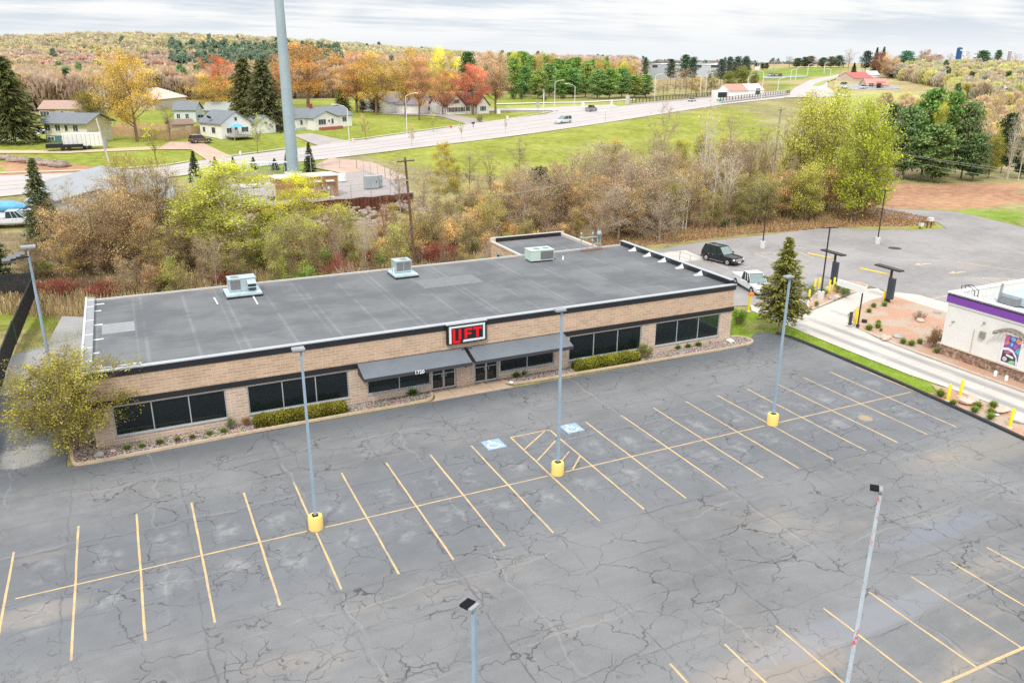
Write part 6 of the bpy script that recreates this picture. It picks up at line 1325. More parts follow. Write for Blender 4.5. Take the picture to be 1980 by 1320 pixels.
# silos and water tower
def silo(lab, px, pb, pt, wpx, m, dome, name='silo'):
    p = A(px, pb); h = hgt(p, pt); r = wid(p, wpx) / 2; t = thing(name, lab, 'silo', p); MB().tube([(0, 0, -5), (0, 0, h * .94)], r, 20).build('barrel', m, t, True); MB().ball((0, 0, h * .93), r * .99, 16, 8, (1, 1, .5)).build('dome', dome, t, True); [MB().tube([(0, 0, h * .94 * k / 8), (0, 0, h * .94 * k / 8 + .25)], r * 1.01, 20).build('hoop', dome if k == 7 else m, t) for k in range(2, 8)]; return t, h, r
t, h, r = silo('tall dark blue farm silo against the sky at upper right', 1849, 135, 91, 10, mat('silo_blue', (.03, .10, .28), .4), mat('silo_blue', (.03, .10, .28), .4)); MB().box(-r * .7, r * .3, -r - .3, -r + .4, h * .82, h * .88).build('white_logo_patch', PATCHW, t)
silo('small grey concrete silo far right against the sky', 1948, 128, 97, 6, mat('silo_grey', (.36, .33, .33), .8), PATCHW); silo('low white domed farm bin right of the blue silo', 1860, 130, 105, 9, PATCHW, PATCHW, 'grain_bin'); silo('second white domed farm bin among the far pines', 1884, 133, 108, 9, PATCHW, PATCHW, 'grain_bin')
p = A(77, 72); p = Vector(az_pt(77, 1000) + (26,)); h = hgt(p, 50); t = thing('water_tower', 'distant water tower with pale tank on the wooded ridge, top left', 'water tower', p); rr = wid(p, 13) / 2; h = max(h, 14)
MB().tube([(0, 0, -20), (0, 0, h * .6)], rr * .35, 12).build('stem', HEADT, t); MB().ball((0, 0, hgt(p, 60)), rr, 16, 8, (1, 1, .55)).build('tank', mat('tank_buff', (.52, .42, .36), .6), t, True); MB().tube([(0, 0, hgt(p, 57)), (0, 0, hgt(p, 49))], rr * .3, 6).build('antenna_cluster', FASC, t)
# ================================================================== foliage materials
def leafmat(name, trans=.36, rough=.8):
    m, nt, b = new_mat(name); at = N(nt, 'ShaderNodeVertexColor', layer_name='tint').outputs['Color']; oi = nt.nodes.new('ShaderNodeObjectInfo')
    c = mixc(nt, 1., at, oi.outputs['Color'], 'MULTIPLY'); c = mixc(nt, 1., c, (1.22, 1.22, 1.22), 'MULTIPLY'); nt.links.new(c, b.inputs['Base Color']); b.inputs['Roughness'].default_value = rough; b.inputs['Specular IOR Level'].default_value = .15
    t = nt.nodes.new('ShaderNodeBsdfTranslucent'); nt.links.new(c, t.inputs[0]); mx = nt.nodes.new('ShaderNodeMixShader'); mx.inputs[0].default_value = trans
    nt.links.new(b.outputs[0], mx.inputs[1]); nt.links.new(t.outputs[0], mx.inputs[2]); nt.links.new(mx.outputs[0], nt.nodes['Material Output'].inputs['Surface']); return m
LEAF = leafmat('leaves'); NEEDLE = leafmat('needles', .12); BARK = leafmat('bark', 0.)
def quads(C, size, rng, flat=None, elong=1.):
    """randomly turned leaf quads around centres"""
    n = len(C); a = rng.normal(size=(n, 3))
    if flat is not None: a[:, 2] *= flat
    a /= np.linalg.norm(a, axis=1, keepdims=True) + 1e-9; b = rng.normal(size=(n, 3))
    if flat is not None: b[:, 2] *= flat
    b -= a * (a * b).sum(1, keepdims=True); b /= np.linalg.norm(b, axis=1, keepdims=True) + 1e-9
    s = (size * rng.uniform(.6, 1.3, n))[:, None]; a = a * s * elong; b = b * s
    V = np.stack([C - a - b * .3, C + b - a * .1, C + a + b * .2, C - b + a * .15], 1).reshape(-1, 3); F = np.arange(4 * n).reshape(n, 4); return V, F
def tubes(segs, n=3):
    """segs: (p0, p1, r0, r1) -> arrays; n sided, quads"""
    S_ = np.array([list(a) + list(b) + [c, d] for a, b, c, d in segs]); p0 = S_[:, :3]; p1 = S_[:, 3:6]; d = p1 - p0; d /= np.linalg.norm(d, axis=1, keepdims=True) + 1e-9
    a = np.where(np.abs(d[:, :1]) < .8, [[1., 0, 0]], [[0, 1., 0]]); u = a - d * (a * d).sum(1, keepdims=True); u /= np.linalg.norm(u, axis=1, keepdims=True); w = np.cross(d, u)
    V = []; th = 2 * np.pi * np.arange(n) / n
    ring = lambda p, r: p[:, None] + (u[:, None] * np.cos(th)[None, :, None] + w[:, None] * np.sin(th)[None, :, None]) * r[:, None, None]
    V = np.concatenate([ring(p0, S_[:, 6]), ring(p1, S_[:, 7])], 1); m = len(segs); base = np.arange(m)[:, None] * 2 * n; k = np.arange(n)
    F = np.stack([base + k, base + (k + 1) % n, base + n + (k + 1) % n, base + n + k], -1).reshape(-1, 4); return V.reshape(-1, 3), F
def bez(p0, p1, p2, n=3):
    return [tuple((1 - t) ** 2 * np.array(p0) + 2 * t * (1 - t) * np.array(p1) + t * t * np.array(p2)) for t in np.linspace(0, 1, n + 1)]
def broadleaf(seed, H=10., W=8., trunk=.25, nl=9, sub=9, tw=4, leaves=3000, lsize=.13, shape='round', clump=.55, stems=1, tr=.16, droop=0., shell=.55):
    """trunk/limb/twig skeleton aimed at points in a crown envelope, leaf quads round the twig tips"""
    g = np.random.default_rng(seed); segs = []; big = []; tips = []
    def env(u):
        if shape == 'round': return math.sin(math.pi * min(1, max(0, .12 + .86 * u))) ** .62
        if shape == 'vase': return (.25 + .75 * u ** .8) * (1 - max(0, u - .72) / .28 * .75)
        if shape == 'birch': return math.sin(math.pi * (.08 + .9 * u)) ** .8 * (1.1 - .5 * u)
        if shape == 'spread': return math.sin(math.pi * min(1, .2 + .75 * u)) ** .4
        return 1.
    for s in range(stems):
        a0 = g.uniform(0, 6.28); off = np.array([math.cos(a0), math.sin(a0), 0]) * (0 if stems == 1 else g.uniform(.1, .5)); lean = off * g.uniform(1., 3.) if stems > 1 else g.normal(size=3) * [.25, .25, 0]
        top = lean + off + [0, 0, H * g.uniform(.75, .97)]; tp = bez(off, off + lean * .2 + [0, 0, H * .4], top, 7); R0 = tr / math.sqrt(stems)
        for i in range(7): big.append((tp[i], tp[i + 1], R0 * (1 - i / 7.6), R0 * (1 - (i + 1) / 7.6)))
        for L in range(nl):
            u = (L + g.uniform(.2, .8)) / nl; zt = trunk + (1 - trunk) * u; az = L * 2.4 + g.uniform(-.5, .5)
            zs = trunk * .8 + (.97 - trunk * .8) * (u * .75 if shape in ('round', 'vase', 'spread') else u * .93); k = min(int(zs * 7), 6); st = np.array(tp[k]) * (1 - (zs * 7 - k)) + np.array(tp[k + 1]) * (zs * 7 - k)
            rr = W / 2 * env(u) * g.uniform(.62, .95) * (1 if stems == 1 else .75); en = np.array([off[0] + lean[0] * u + math.cos(az) * rr, off[1] + lean[1] * u + math.sin(az) * rr, H * zt + g.uniform(-.3, .3) - droop * rr * .3])
            mid = st * .45 + en * .55 + [0, 0, g.uniform(-.02, .07) * H - (0 if droop == 0 else -.05 * H)]; P = bez(st, mid, en, 4); r0 = R0 * .42 * (1 - u * .55)
            for i in range(4): big.append((P[i], P[i + 1], r0 * (1 - i / 4.6), r0 * (1 - (i + 1) / 4.6)))
            for b_ in range(sub):
                v = .25 + .75 * (b_ + g.uniform(0, 1)) / sub; i = min(int(v * 4), 3); s0 = np.array(P[i]) * (1 - (v * 4 - i)) + np.array(P[i + 1]) * (v * 4 - i)
                dirn = g.normal(size=3); dirn[2] = abs(dirn[2]) * .7 + .25 - droop; dirn /= np.linalg.norm(dirn); ln = g.uniform(.5, 1.) * W * .17 * (1.25 - v * .4); e = s0 + dirn * ln + (en - st) / np.linalg.norm(en - st) * ln * .5; e[2] = min(e[2], H * 1.01)
                m_ = (s0 + e) / 2 + g.normal(size=3) * ln * .08; segs += [(s0, m_, r0 * .34, r0 * .24), (m_, e, r0 * .24, r0 * .14)]; tips.append(e); tips.append(m_ * .4 + e * .6)
                for q in range(tw):
                    dd = g.normal(size=3) + dirn * 1.3; dd[2] += .3 - droop; dd /= np.linalg.norm(dd); s1 = s0 + (e - s0) * g.uniform(.35, 1); e1 = s1 + dd * ln * g.uniform(.4, .8); segs.append((s1, e1, r0 * .13, .011)); tips.append(e1)
    tips = np.array(tips); V1, F1 = tubes(big, 5); V2, F2 = tubes(segs, 3); V = np.concatenate([V1, V2]); F = np.concatenate([F1, F2 + len(V1)])
    lum = np.clip(.75 + .25 * V[:, 2] / H, .6, 1.1) * g.uniform(.85, 1.15, len(V)); wood = npmesh('trunk', V, F, BARK, lum)
    crown = None
    if leaves:
        idx = g.integers(0, len(tips), leaves); C = tips[idx] + g.normal(size=(leaves, 3)) * clump * [.6, .6, .45]; LV, LF = quads(C, np.full(leaves, lsize), g)
        ctr = np.array([tips[:, 0].mean(), tips[:, 1].mean(), H * .55]); rel = np.linalg.norm((C - ctr) / [W / 2, W / 2, H * .45], axis=1); cl = .84 + .28 * np.sin(tips[idx] @ g.normal(size=3) * 2.4 + g.uniform(0, 6)) ; sh = np.clip(.72 + .34 * rel, .65, 1.15) * (.9 + .15 * C[:, 2] / H) * g.uniform(.8, 1.2, leaves) * cl  # inner and lower leaves darkened: crown self-shade painted into the tint
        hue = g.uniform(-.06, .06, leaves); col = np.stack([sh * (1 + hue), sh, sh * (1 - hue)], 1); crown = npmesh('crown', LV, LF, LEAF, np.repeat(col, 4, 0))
    return wood, crown, H, W
def conifer(seed, H=10., W=5., z0=.08, gap=.36, br=9, nq=11, lsize=.2, droop=.25, power=.85, ragged=.2, trad=.14):
    g = np.random.default_rng(seed); C = []; segs = [((0, 0, 0), (0, 0, H * .98), trad, .02)]; sh = []; ax = []; z = H * z0
    while z < H * .985:
        u = (z / H - z0) / (1 - z0); Lb = W / 2 * (1 - u) ** power * g.uniform(1 - ragged, 1 + ragged * .5) + .12; nb = max(4, int(br * (1 - u * .45)))
        for k in range(nb):
            az = k * 6.283 / nb + g.uniform(-.35, .35) + z * 5; L = Lb * g.uniform(1 - ragged, 1 + ragged * .3); d = np.array([math.cos(az), math.sin(az), 0]); zz = z + g.uniform(-.12, .12) * H / 10
            up = .35 * u; P = [np.array([0, 0, zz]) + d * L * t + np.array([0, 0, L * (up * t - droop * t * t * 1.2 + .10 * t ** 4)]) for t in (0, .35, .7, 1)]
            for a, b_ in zip(P[:-1], P[1:]): segs.append((a, b_, .03, .015))
            m = max(4, int(nq * (L / (W / 2)) ** .8) + 2)
            for q in range(m):
                t = (q + g.uniform(.2, .9)) / m; t = .12 + .9 * t; s = min(t * 3, 2.99); i = int(s) if s < 3 else 2; p = P[min(i, 2)] * (1 - (s - i)) + P[min(i, 2) + 1] * (s - i); w_ = L * .26 * (1 - t * .75) + .05
                side = np.cross(d, [0, 0, 1]) * g.uniform(-1, 1) * w_; C.append(p + side + [0, 0, g.uniform(-.10, .05) - abs(np.linalg.norm(side)) * .25]); sh.append((.42 + .68 * t) * (.82 + .25 * u)); ax.append(d + side / max(L, .1) * .8 + [0, 0, -.25])  # sprays near the trunk and low down darker, shade painted in
        z += gap * H / 10 * g.uniform(.8, 1.2) * (1 - .35 * u)
    C = np.array(C); sh = np.array(sh) * g.uniform(.72, 1.25, len(C)); ax = np.array(ax); n = len(C); ax /= np.linalg.norm(ax, axis=1, keepdims=True)
    V = []; cols = []
    for rep in range(3):   # three narrow sprays per spot
        a = ax + g.normal(size=(n, 3)) * .35; a /= np.linalg.norm(a, axis=1, keepdims=True); b_ = g.normal(size=(n, 3)) * [1, 1, .45]; b_ -= a * (a * b_).sum(1, keepdims=True); b_ /= np.linalg.norm(b_, axis=1, keepdims=True)
        s = lsize * g.uniform(.7, 1.3, (n, 1)); c0 = C + g.normal(size=(n, 3)) * lsize * .35
        V.append(np.stack([c0 - a * s, c0 + b_ * s * .34, c0 + a * s * 1.1, c0 - b_ * s * .34], 1).reshape(-1, 3)); k = sh * g.uniform(.85, 1.15, n); hue = g.uniform(-.08, .1, n); cols.append(np.repeat(np.stack([k * (1 + hue), k, k * (1 - hue)], 1), 4, 0))
    V = np.concatenate(V); F = np.arange(len(V)).reshape(-1, 4); Vt, Ft = tubes(segs, 4)
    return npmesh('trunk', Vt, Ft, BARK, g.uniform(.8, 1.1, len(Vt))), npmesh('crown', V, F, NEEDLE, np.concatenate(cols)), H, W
def pine(seed, H=10., W=5., bare=.35, n=46, per=42, lsize=.22):
    """irregular pine: bare lower stem, clumped plates of needles"""
    g = np.random.default_rng(seed); segs = [((0, 0, 0), (g.uniform(-.2, .2), g.uniform(-.2, .2), H * .97), .16, .03)]; C = []; S_ = []
    for k in range(n):
        u = bare + (1 - bare) * (k + g.uniform(0, 1)) / n; az = k * 2.4 + g.uniform(-.6, .6); f = (u - bare) / (1 - bare); L = W / 2 * (math.sin(math.pi * (.18 + .78 * f)) ** .7) * g.uniform(.55, 1.1); d = np.array([math.cos(az), math.sin(az), .1 + .25 * f]); p0 = np.array([0, 0, H * u]); e = p0 + d * L; segs.append((p0, e, .045, .015)); m = per
        c = p0 + d * L * g.uniform(.35, 1.05, (m, 1)) + g.normal(size=(m, 3)) * [.42 * W / 5, .42 * W / 5, .17]; C.append(c); S_.append(np.clip(.7 + .28 * (c[:, 2] - p0[2]) / .3, .42, 1.15) * (.72 + .38 * f) * g.uniform(.85, 1.15))  # plate undersides and lower crown darkened as painted shade
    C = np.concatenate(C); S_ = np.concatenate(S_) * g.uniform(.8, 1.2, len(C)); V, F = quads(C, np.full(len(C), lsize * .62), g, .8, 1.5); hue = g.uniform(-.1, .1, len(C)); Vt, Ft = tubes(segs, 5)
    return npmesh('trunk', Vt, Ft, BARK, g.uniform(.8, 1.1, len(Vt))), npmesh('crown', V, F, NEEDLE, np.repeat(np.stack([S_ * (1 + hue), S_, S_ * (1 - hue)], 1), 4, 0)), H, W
def shrub(seed, H=2.5, W=3., stems=26, leaves=1600, lsize=.07, spread=.9):
    g = np.random.default_rng(seed); segs = []; tips = []
    for k in range(stems):
        az = g.uniform(0, 6.28); rr = g.uniform(0, 1) ** .6; b0 = np.array([math.cos(az), math.sin(az), 0]) * .18 * W * rr; e = np.array([math.cos(az) * W / 2 * rr * spread, math.sin(az) * W / 2 * rr * spread, H * g.uniform(.65, 1.) * (1 - .35 * rr)]); m_ = (b0 + e) / 2 + g.normal(size=3) * .12
        segs += [(b0, m_, .028, .018), (m_, e, .018, .008)]; tips += [e, m_]
        for q in range(7): t = g.uniform(.3, 1); s = b0 + (e - b0) * t; dd = g.normal(size=3) * .5 + (e - b0) / np.linalg.norm(e - b0); e1 = s + dd / np.linalg.norm(dd) * g.uniform(.25, .7) * H / 3; segs.append((s, e1, .010, .004)); tips.append(e1)
    tips = np.array(tips); V, F = tubes(segs, 3); wood = npmesh('stems', V, F, BARK, g.uniform(.75, 1.2, len(V))); crown = None
    if leaves:
        C = tips[g.integers(0, len(tips), leaves)] + g.normal(size=(leaves, 3)) * .13 * W / 3; C[:, 2] = np.maximum(C[:, 2], .04); LV, LF = quads(C, np.full(leaves, lsize), g); k = np.clip(.5 + .6 * C[:, 2] / H, .45, 1.1) * g.uniform(.75, 1.25, leaves); crown = npmesh('leaves', LV, LF, LEAF, np.repeat(np.stack([k * g.uniform(.92, 1.08, leaves), k, k], 1), 4, 0))  # leaf colour darkens towards the ground, inner shade painted in
    return wood, crown, H, W
# ---------------------------------------------------------------- templates
TP = {}
TP['shrubdogwood'] = [shrub(121, 2.6, 3.2, 190, 0, .05, 1.0)]
TP['round'] = [broadleaf(s, 10, 9, .22, 12, 10, 5, 13000, .058, 'round', .48, tr=.2) for s in (1, 2, 3)]
TP['vase'] = [broadleaf(s, 10, 8.5, .20, 13, 11, 6, 11000, .055, 'vase', .42, tr=.2) for s in (11, 12, 13)]
TP['small'] = [broadleaf(s, 6, 3.4, .28, 9, 5, 3, 500, .08, 'round', .25, tr=.09) for s in (21,)]
TP['bare'] = [broadleaf(s, 10, 5, .25, 13, 9, 8, 700, .05, 'vase', .3, tr=.13) for s in (31, 32)]
TP['barewide'] = [broadleaf(s, 8, 8, .12, 13, 10, 8, 5200, .05, 'spread', .45, tr=.18) for s in (35, 36)]
TP['birch'] = [broadleaf(s, 10, 6, .22, 15, 10, 4, 14000, .05, 'birch', .36, tr=.11) for s in (41, 42)]
TP['birchbare'] = [broadleaf(s, 10, 4.5, .30, 10, 7, 4, 420, .07, 'vase', .35, 3, tr=.17) for s in (45, 46)]
TP['leafy'] = [broadleaf(s, 10, 7, .12, 14, 11, 4, 12000, .065, 'round', .46, 3, tr=.2) for s in (51, 52)]
TP['sparse'] = [broadleaf(s, 10, 7.5, .12, 14, 11, 8, 5200, .052, 'round', .36, 3, tr=.22) for s in (55, 56, 57)]
TP['spruce'] = [conifer(61, 10, 4.8, .04, .36, 10, 10, .22)]
TP['bigspruce'] = [conifer(62, 10, 6.5, .10, .30, 12, 14, .22, .35, .62, .3), conifer(63, 10, 6.0, .12, .30, 12, 13, .22, .42, .58, .35)]
TP['pine'] = [pine(s, 10, 5.4, .13, 62, 84, .2) for s in (71, 72, 73)]
TP['pinetall'] = [pine(s, 10, 5.0, .30, 50, 60, .2) for s in (75, 76)]
TP['shrub'] = [shrub(s, 2.6, 3.2, 30, 2600, .05) for s in (81, 82, 83)]
TP['shrubbare'] = [shrub(s, 2.6, 3.2, 60, 0) for s in (85, 86)]
TP['tree_thin'] = [broadleaf(s, 7, 4.2, .15, 11, 8, 5, 4000, .05, 'round', .36, 2, tr=.12) for s in (91, 92, 93)]
BK = {'d': (.25, .17, .12), 'g': (.40, .31, .24), 'w': (.60, .55, .47), 'r': (.30, .10, .07), 'b': (.24, .16, .11), 't': (.40, .30, .20)}
NK = 0
def plant(kind, p, h, w=None, col=(.2, .3, .05), bark='d', label=None, cat='tree', name=None, group=None, crown_name='crown'):
    global NK; NK += 1; tm = TP[kind][NK % len(TP[kind])]; s = h / tm[2]; sw = s if w is None else w / tm[3]
    t = thing(name or 'tree', label, cat, p, (NK * 2.39) % 6.28, group); t.scale = (sw, sw, s)
    o = link_mesh('stems' if 'shrub' in kind else 'trunk', tm[0], t); o.color = (*BK[bark], 1)
    if tm[1]: o = link_mesh('leaves' if 'shrub' in kind else 'crown', tm[1], t); o.color = (*col, 1)
    return t
def ptree(kind, px, pb, pt, wpx, col, label, bark='d', name='tree', group=None, cat='tree', near=0):
    p = A(px, pb, -.05); h = hgt(p, pt); wpx *= {'vase': 1.38, 'round': 1.12, 'birch': 1.35, 'leafy': 1.2, 'bare': 1.2}.get(kind, 1); return plant(kind, p, h, wid(p, wpx), col, bark, label, cat, name, group)
OR_ = (.78, .42, .13); YO = (.76, .54, .12); YG = (.56, .56, .09); YEL_ = (.90, .80, .10); RED_ = (.74, .26, .12); SAL = (.76, .40, .20); TANL = (.70, .48, .26); DG = (.12, .145, .045); DGO = (.17, .19, .06); PG_ = (.22, .35, .09); PGY = (.27, .34, .09); OLV = (.40, .38, .14); BRG = (.50, .57, .06)
for a in [
 ('bare', 150, 500, 348, 70, (.58, .42, .22), 'grey bare tree crossing the warehouse gable, left', 'g', 'bare_tree'), ('bare', 212, 505, 338, 80, (.58, .42, .22), 'grey bare tree crossing the warehouse gable, right', 'g', 'bare_tree'), ('barewide', 120, 520, 408, 90, (.60, .44, .22), 'tan budding shrub tree below the left spruce', 'b', 'tree'),
 ('bigspruce', 30, 277, 106, 118, DG, 'huge dark spruce at the left edge before the road', 'd', 'spruce_tree'), ('bigspruce', 138, 212, 132, 38, (.08, .13, .06), 'slim dark spruce behind the tan ranch house', 'd', 'spruce_tree'),
 ('round', 266, 274, 102, 138, YO, 'largest golden orange tree rising over the wooden fence', 'd', 'maple_tree'), ('leafy', 183, 262, 178, 78, (.34, .29, .06), 'dense olive and orange thuja clump right of the cream house', 'd', 'thuja_tree'), ('bare', 205, 262, 150, 60, (.5, .45, .35), 'white-limbed bare tree before the olive clump', 'w', 'bare_tree'),
 ('round', 432, 195, 110, 74, RED_, 'round orange-red tree left of the dark spruces', 'd', 'maple_tree'), ('vase', 412, 228, 148, 96, YO, 'yellow-olive spreading tree behind the small white house', 'd', 'maple_tree'), ('bigspruce', 480, 236, 110, 86, (.15, .16, .06), 'left of the pair of dark spruces beside the tower', 'd', 'spruce_tree'), ('bigspruce', 516, 252, 112, 100, (.13, .145, .06), 'right of the pair of dark spruces beside the tower', 'd', 'spruce_tree'),
 ('vase', 596, 210, 90, 122, OR_, 'tall orange tree right behind the steel tower', 'd', 'maple_tree'), ('vase', 545, 205, 108, 60, SAL, 'salmon tree left behind the steel tower', 'd', 'maple_tree'), ('vase', 690, 218, 104, 92, OR_, 'broad orange tree left of the middle of the yard trees', 'd', 'maple_tree'), ('vase', 728, 222, 108, 86, YO, 'golden orange tree with dark forked trunk above the lawn', 'd', 'maple_tree'),
 ('vase', 784, 226, 98, 72, YO, 'golden tree standing before the white garage', 'd', 'maple_tree'), ('vase', 811, 232, 108, 66, SAL, 'salmon orange tree with bare lower trunk on the garage lawn', 'd', 'maple_tree'), ('round', 856, 196, 97, 72, YEL_, 'bright lemon yellow tree, brightest of the row', 'd', 'maple_tree'), ('round', 836, 205, 130, 46, YG, 'yellow-green tree below the lemon yellow tree', 'd', 'maple_tree'),
 ('round', 856, 222, 138, 64, SAL, 'orange salmon tree between the garage and the white house', 'd', 'maple_tree'), ('round', 914, 222, 130, 82, (.80, .28, .17), 'red tree in front of the red-roofed white house', 'd', 'maple_tree'), ('vase', 958, 219, 103, 76, TANL, 'tan tree right of the red tree', 'd', 'maple_tree'), ('bigspruce', 662, 214, 166, 40, DGO, 'small dark evergreen right of the long white house', 'd', 'spruce_tree'),
 ('leafy', 702, 217, 195, 22, (.05, .05, .025), 'dark round thuja at the foot of the golden tree', 'd', 'thuja_bush'), ('leafy', 724, 217, 192, 24, (.05, .055, .025), 'dark thuja beside the forked trunk', 'd', 'thuja_bush'), ('pine', 905, 190, 103, 40, (.08, .15, .06), 'dark pine crown showing between yellow and tan trees', 'd', 'pine_tree'),
 ('shrub', 928, 236, 218, 22, OLV, 'tan-green shrub on the lawn before the red-roofed house', 'd', 'shrub'), ('round', 452, 228, 194, 44, YO, 'small golden tree behind the small white house', 'd', 'tree'), ('bare', 330, 272, 200, 34, (.55, .4, .25), 'thin leafless tree in front of the wooden fence', 'd', 'bare_tree'), ('small', 303, 318, 238, 46, YG, 'yellow-green young tree on the verge by the dirt drive', 'd', 'young_tree'),
 ('small', 498, 298, 218, 34, (.55, .58, .16), 'pale yellow-green young tree on the lawn left of the tower', 'd', 'young_tree'), ('small', 708, 272, 220, 26, TANL, 'thin bare young tree on the lawn right of the long white house', 'd', 'young_tree'), ('small', 796, 284, 240, 18, TANL, 'bare young tree at the near kerb before the garage', 'g', 'young_tree'), ('small', 838, 256, 218, 22, YG, 'pale young tree at the far kerb before the garage lawn', 'g', 'young_tree'), ('small', 893, 272, 228, 14, YG, 'thin young tree at the near kerb below the red tree', 'g', 'young_tree'), ('small', 977, 260, 220, 10, TANL, 'thin stake-like young tree at the near kerb under the tan tree', 'g', 'young_tree'),
 ('spruce', 379, 352, 291, 30, (.06, .085, .045), 'dark blue-green spruce at the left corner of the compound', 'd', 'young_spruce'), ('spruce', 418, 336, 303, 19, (.10, .12, .04), 'second small spruce from the left along the compound', 'd', 'young_spruce'), ('spruce', 453, 338, 303, 18, (.11, .13, .04), 'third small spruce from the left along the compound', 'd', 'young_spruce'), ('spruce', 491, 327, 303, 18, (.10, .12, .05), 'small round spruce left of the ice bridge', 'd', 'young_spruce'), ('spruce', 532, 328, 306, 20, (.09, .11, .04), 'small squat spruce close to the left of the tower', 'd', 'young_spruce'), ('spruce', 557, 330, 290, 20, (.08, .10, .04), 'small spruce mostly hidden by the tower', 'd', 'young_spruce'), ('spruce', 600, 332, 274, 27, (.10, .11, .05), 'young spruce right of the tower', 'd', 'young_spruce'),
 ]: ptree(*a)
# far pine belt right of the houses
g = random.Random(3)
row = [(992, 190, 118, 30), (1015, 187, 132, 26), (1040, 190, 140, 30), (1062, 186, 126, 30), (1085, 189, 138, 30), (1108, 189, 140, 30), (1132, 187, 130, 28), (1155, 190, 136, 34), (1178, 190, 138, 32), (1202, 188, 138, 30), (1226, 188, 144, 30), (1248, 188, 148, 28)]
for i, (px, pb, pt, w_) in enumerate(row):
    d = ['broadest', 'left end', 'second', 'third', 'fourth', 'fifth', 'sixth', 'seventh', 'eighth', 'ninth', 'tenth', 'right end'][i]
    ptree('pine', px, pb + 1, pt + g.uniform(-6, 2), w_ * 1.25, [PG_, (.17, .31, .10), PGY, (.21, .33, .11)][i % 4], ('front row green pine of the belt beyond the junction, left end' if i == 0 else 'front row green pine of the belt beyond the junction, %s' % (['', 'second', 'third', 'fourth', 'fifth', 'sixth', 'seventh', 'eighth', 'ninth', 'tenth', 'eleventh', 'right end'][i] + ('' if i == 11 else ' from the left'))), 'b', 'pine_tree')
for i in range(24):
    px = 985 + i * 10.0 + g.uniform(-4, 4); pt = 100 + max(0, (px - 990)) * .10 + g.uniform(-2, 5); yl = g.random() < .6
    ptree('round' if yl else 'pine', px, 183 + g.uniform(-3, 1), pt + (-2 if yl else 2), 30, [YG, (.68, .64, .10), (.66, .48, .14)][i % 3] if yl else PG_, 'yellow-leaved crown in the back of the green pine belt' if yl else 'green pine in the back of the pine belt', 'd', 'poplar_tree' if yl else 'pine_tree', 'yellow trees at the back of the pine belt' if yl else 'pines at the back of the pine belt')
for i, (px, pb, pt) in enumerate([(1272, 187, 152), (1290, 187, 148), (1314, 186, 140), (1336, 186, 144), (1358, 185, 150), (1366, 184, 156), (1386, 184, 150)]): ptree('bare', px, pb, pt, 20, (.62, .48, .34), 'slim pale leafless tree between the pine belt and the white shed', 't', 'bare_tree', 'slim bare trees before the industrial halls')
for i, (px, pb, pt) in enumerate([(1842, 262, 196), (1878, 250, 190), (1906, 300, 205), (1925, 268, 182), (1952, 282, 176), (1975, 262, 170), (1890, 330, 232), (1985, 312, 205), (1860, 232, 184)]): ptree(['bare', 'tree_thin'][i % 2], px, pb, pt, 34, (.66, .52, .26), 'tan budding tree scattered over the right meadow', 't', 'bare_tree', 'tan trees on the right meadow')
for i in range(4): ptree('shrub', 992 + [0, 16, 60, 96][i], 192 + [0, 0, 3, 0][i], 178 + [0, 0, 8, 3][i], 14, (.10, .20, .06), ['small green bush at the left foot of the pine belt', 'rounder green bush beside the first at the foot of the pine belt', 'tiny green bush on the meadow before the pines', 'low green bush under the middle pines'][i], 'd', 'bush', None, 'bush')
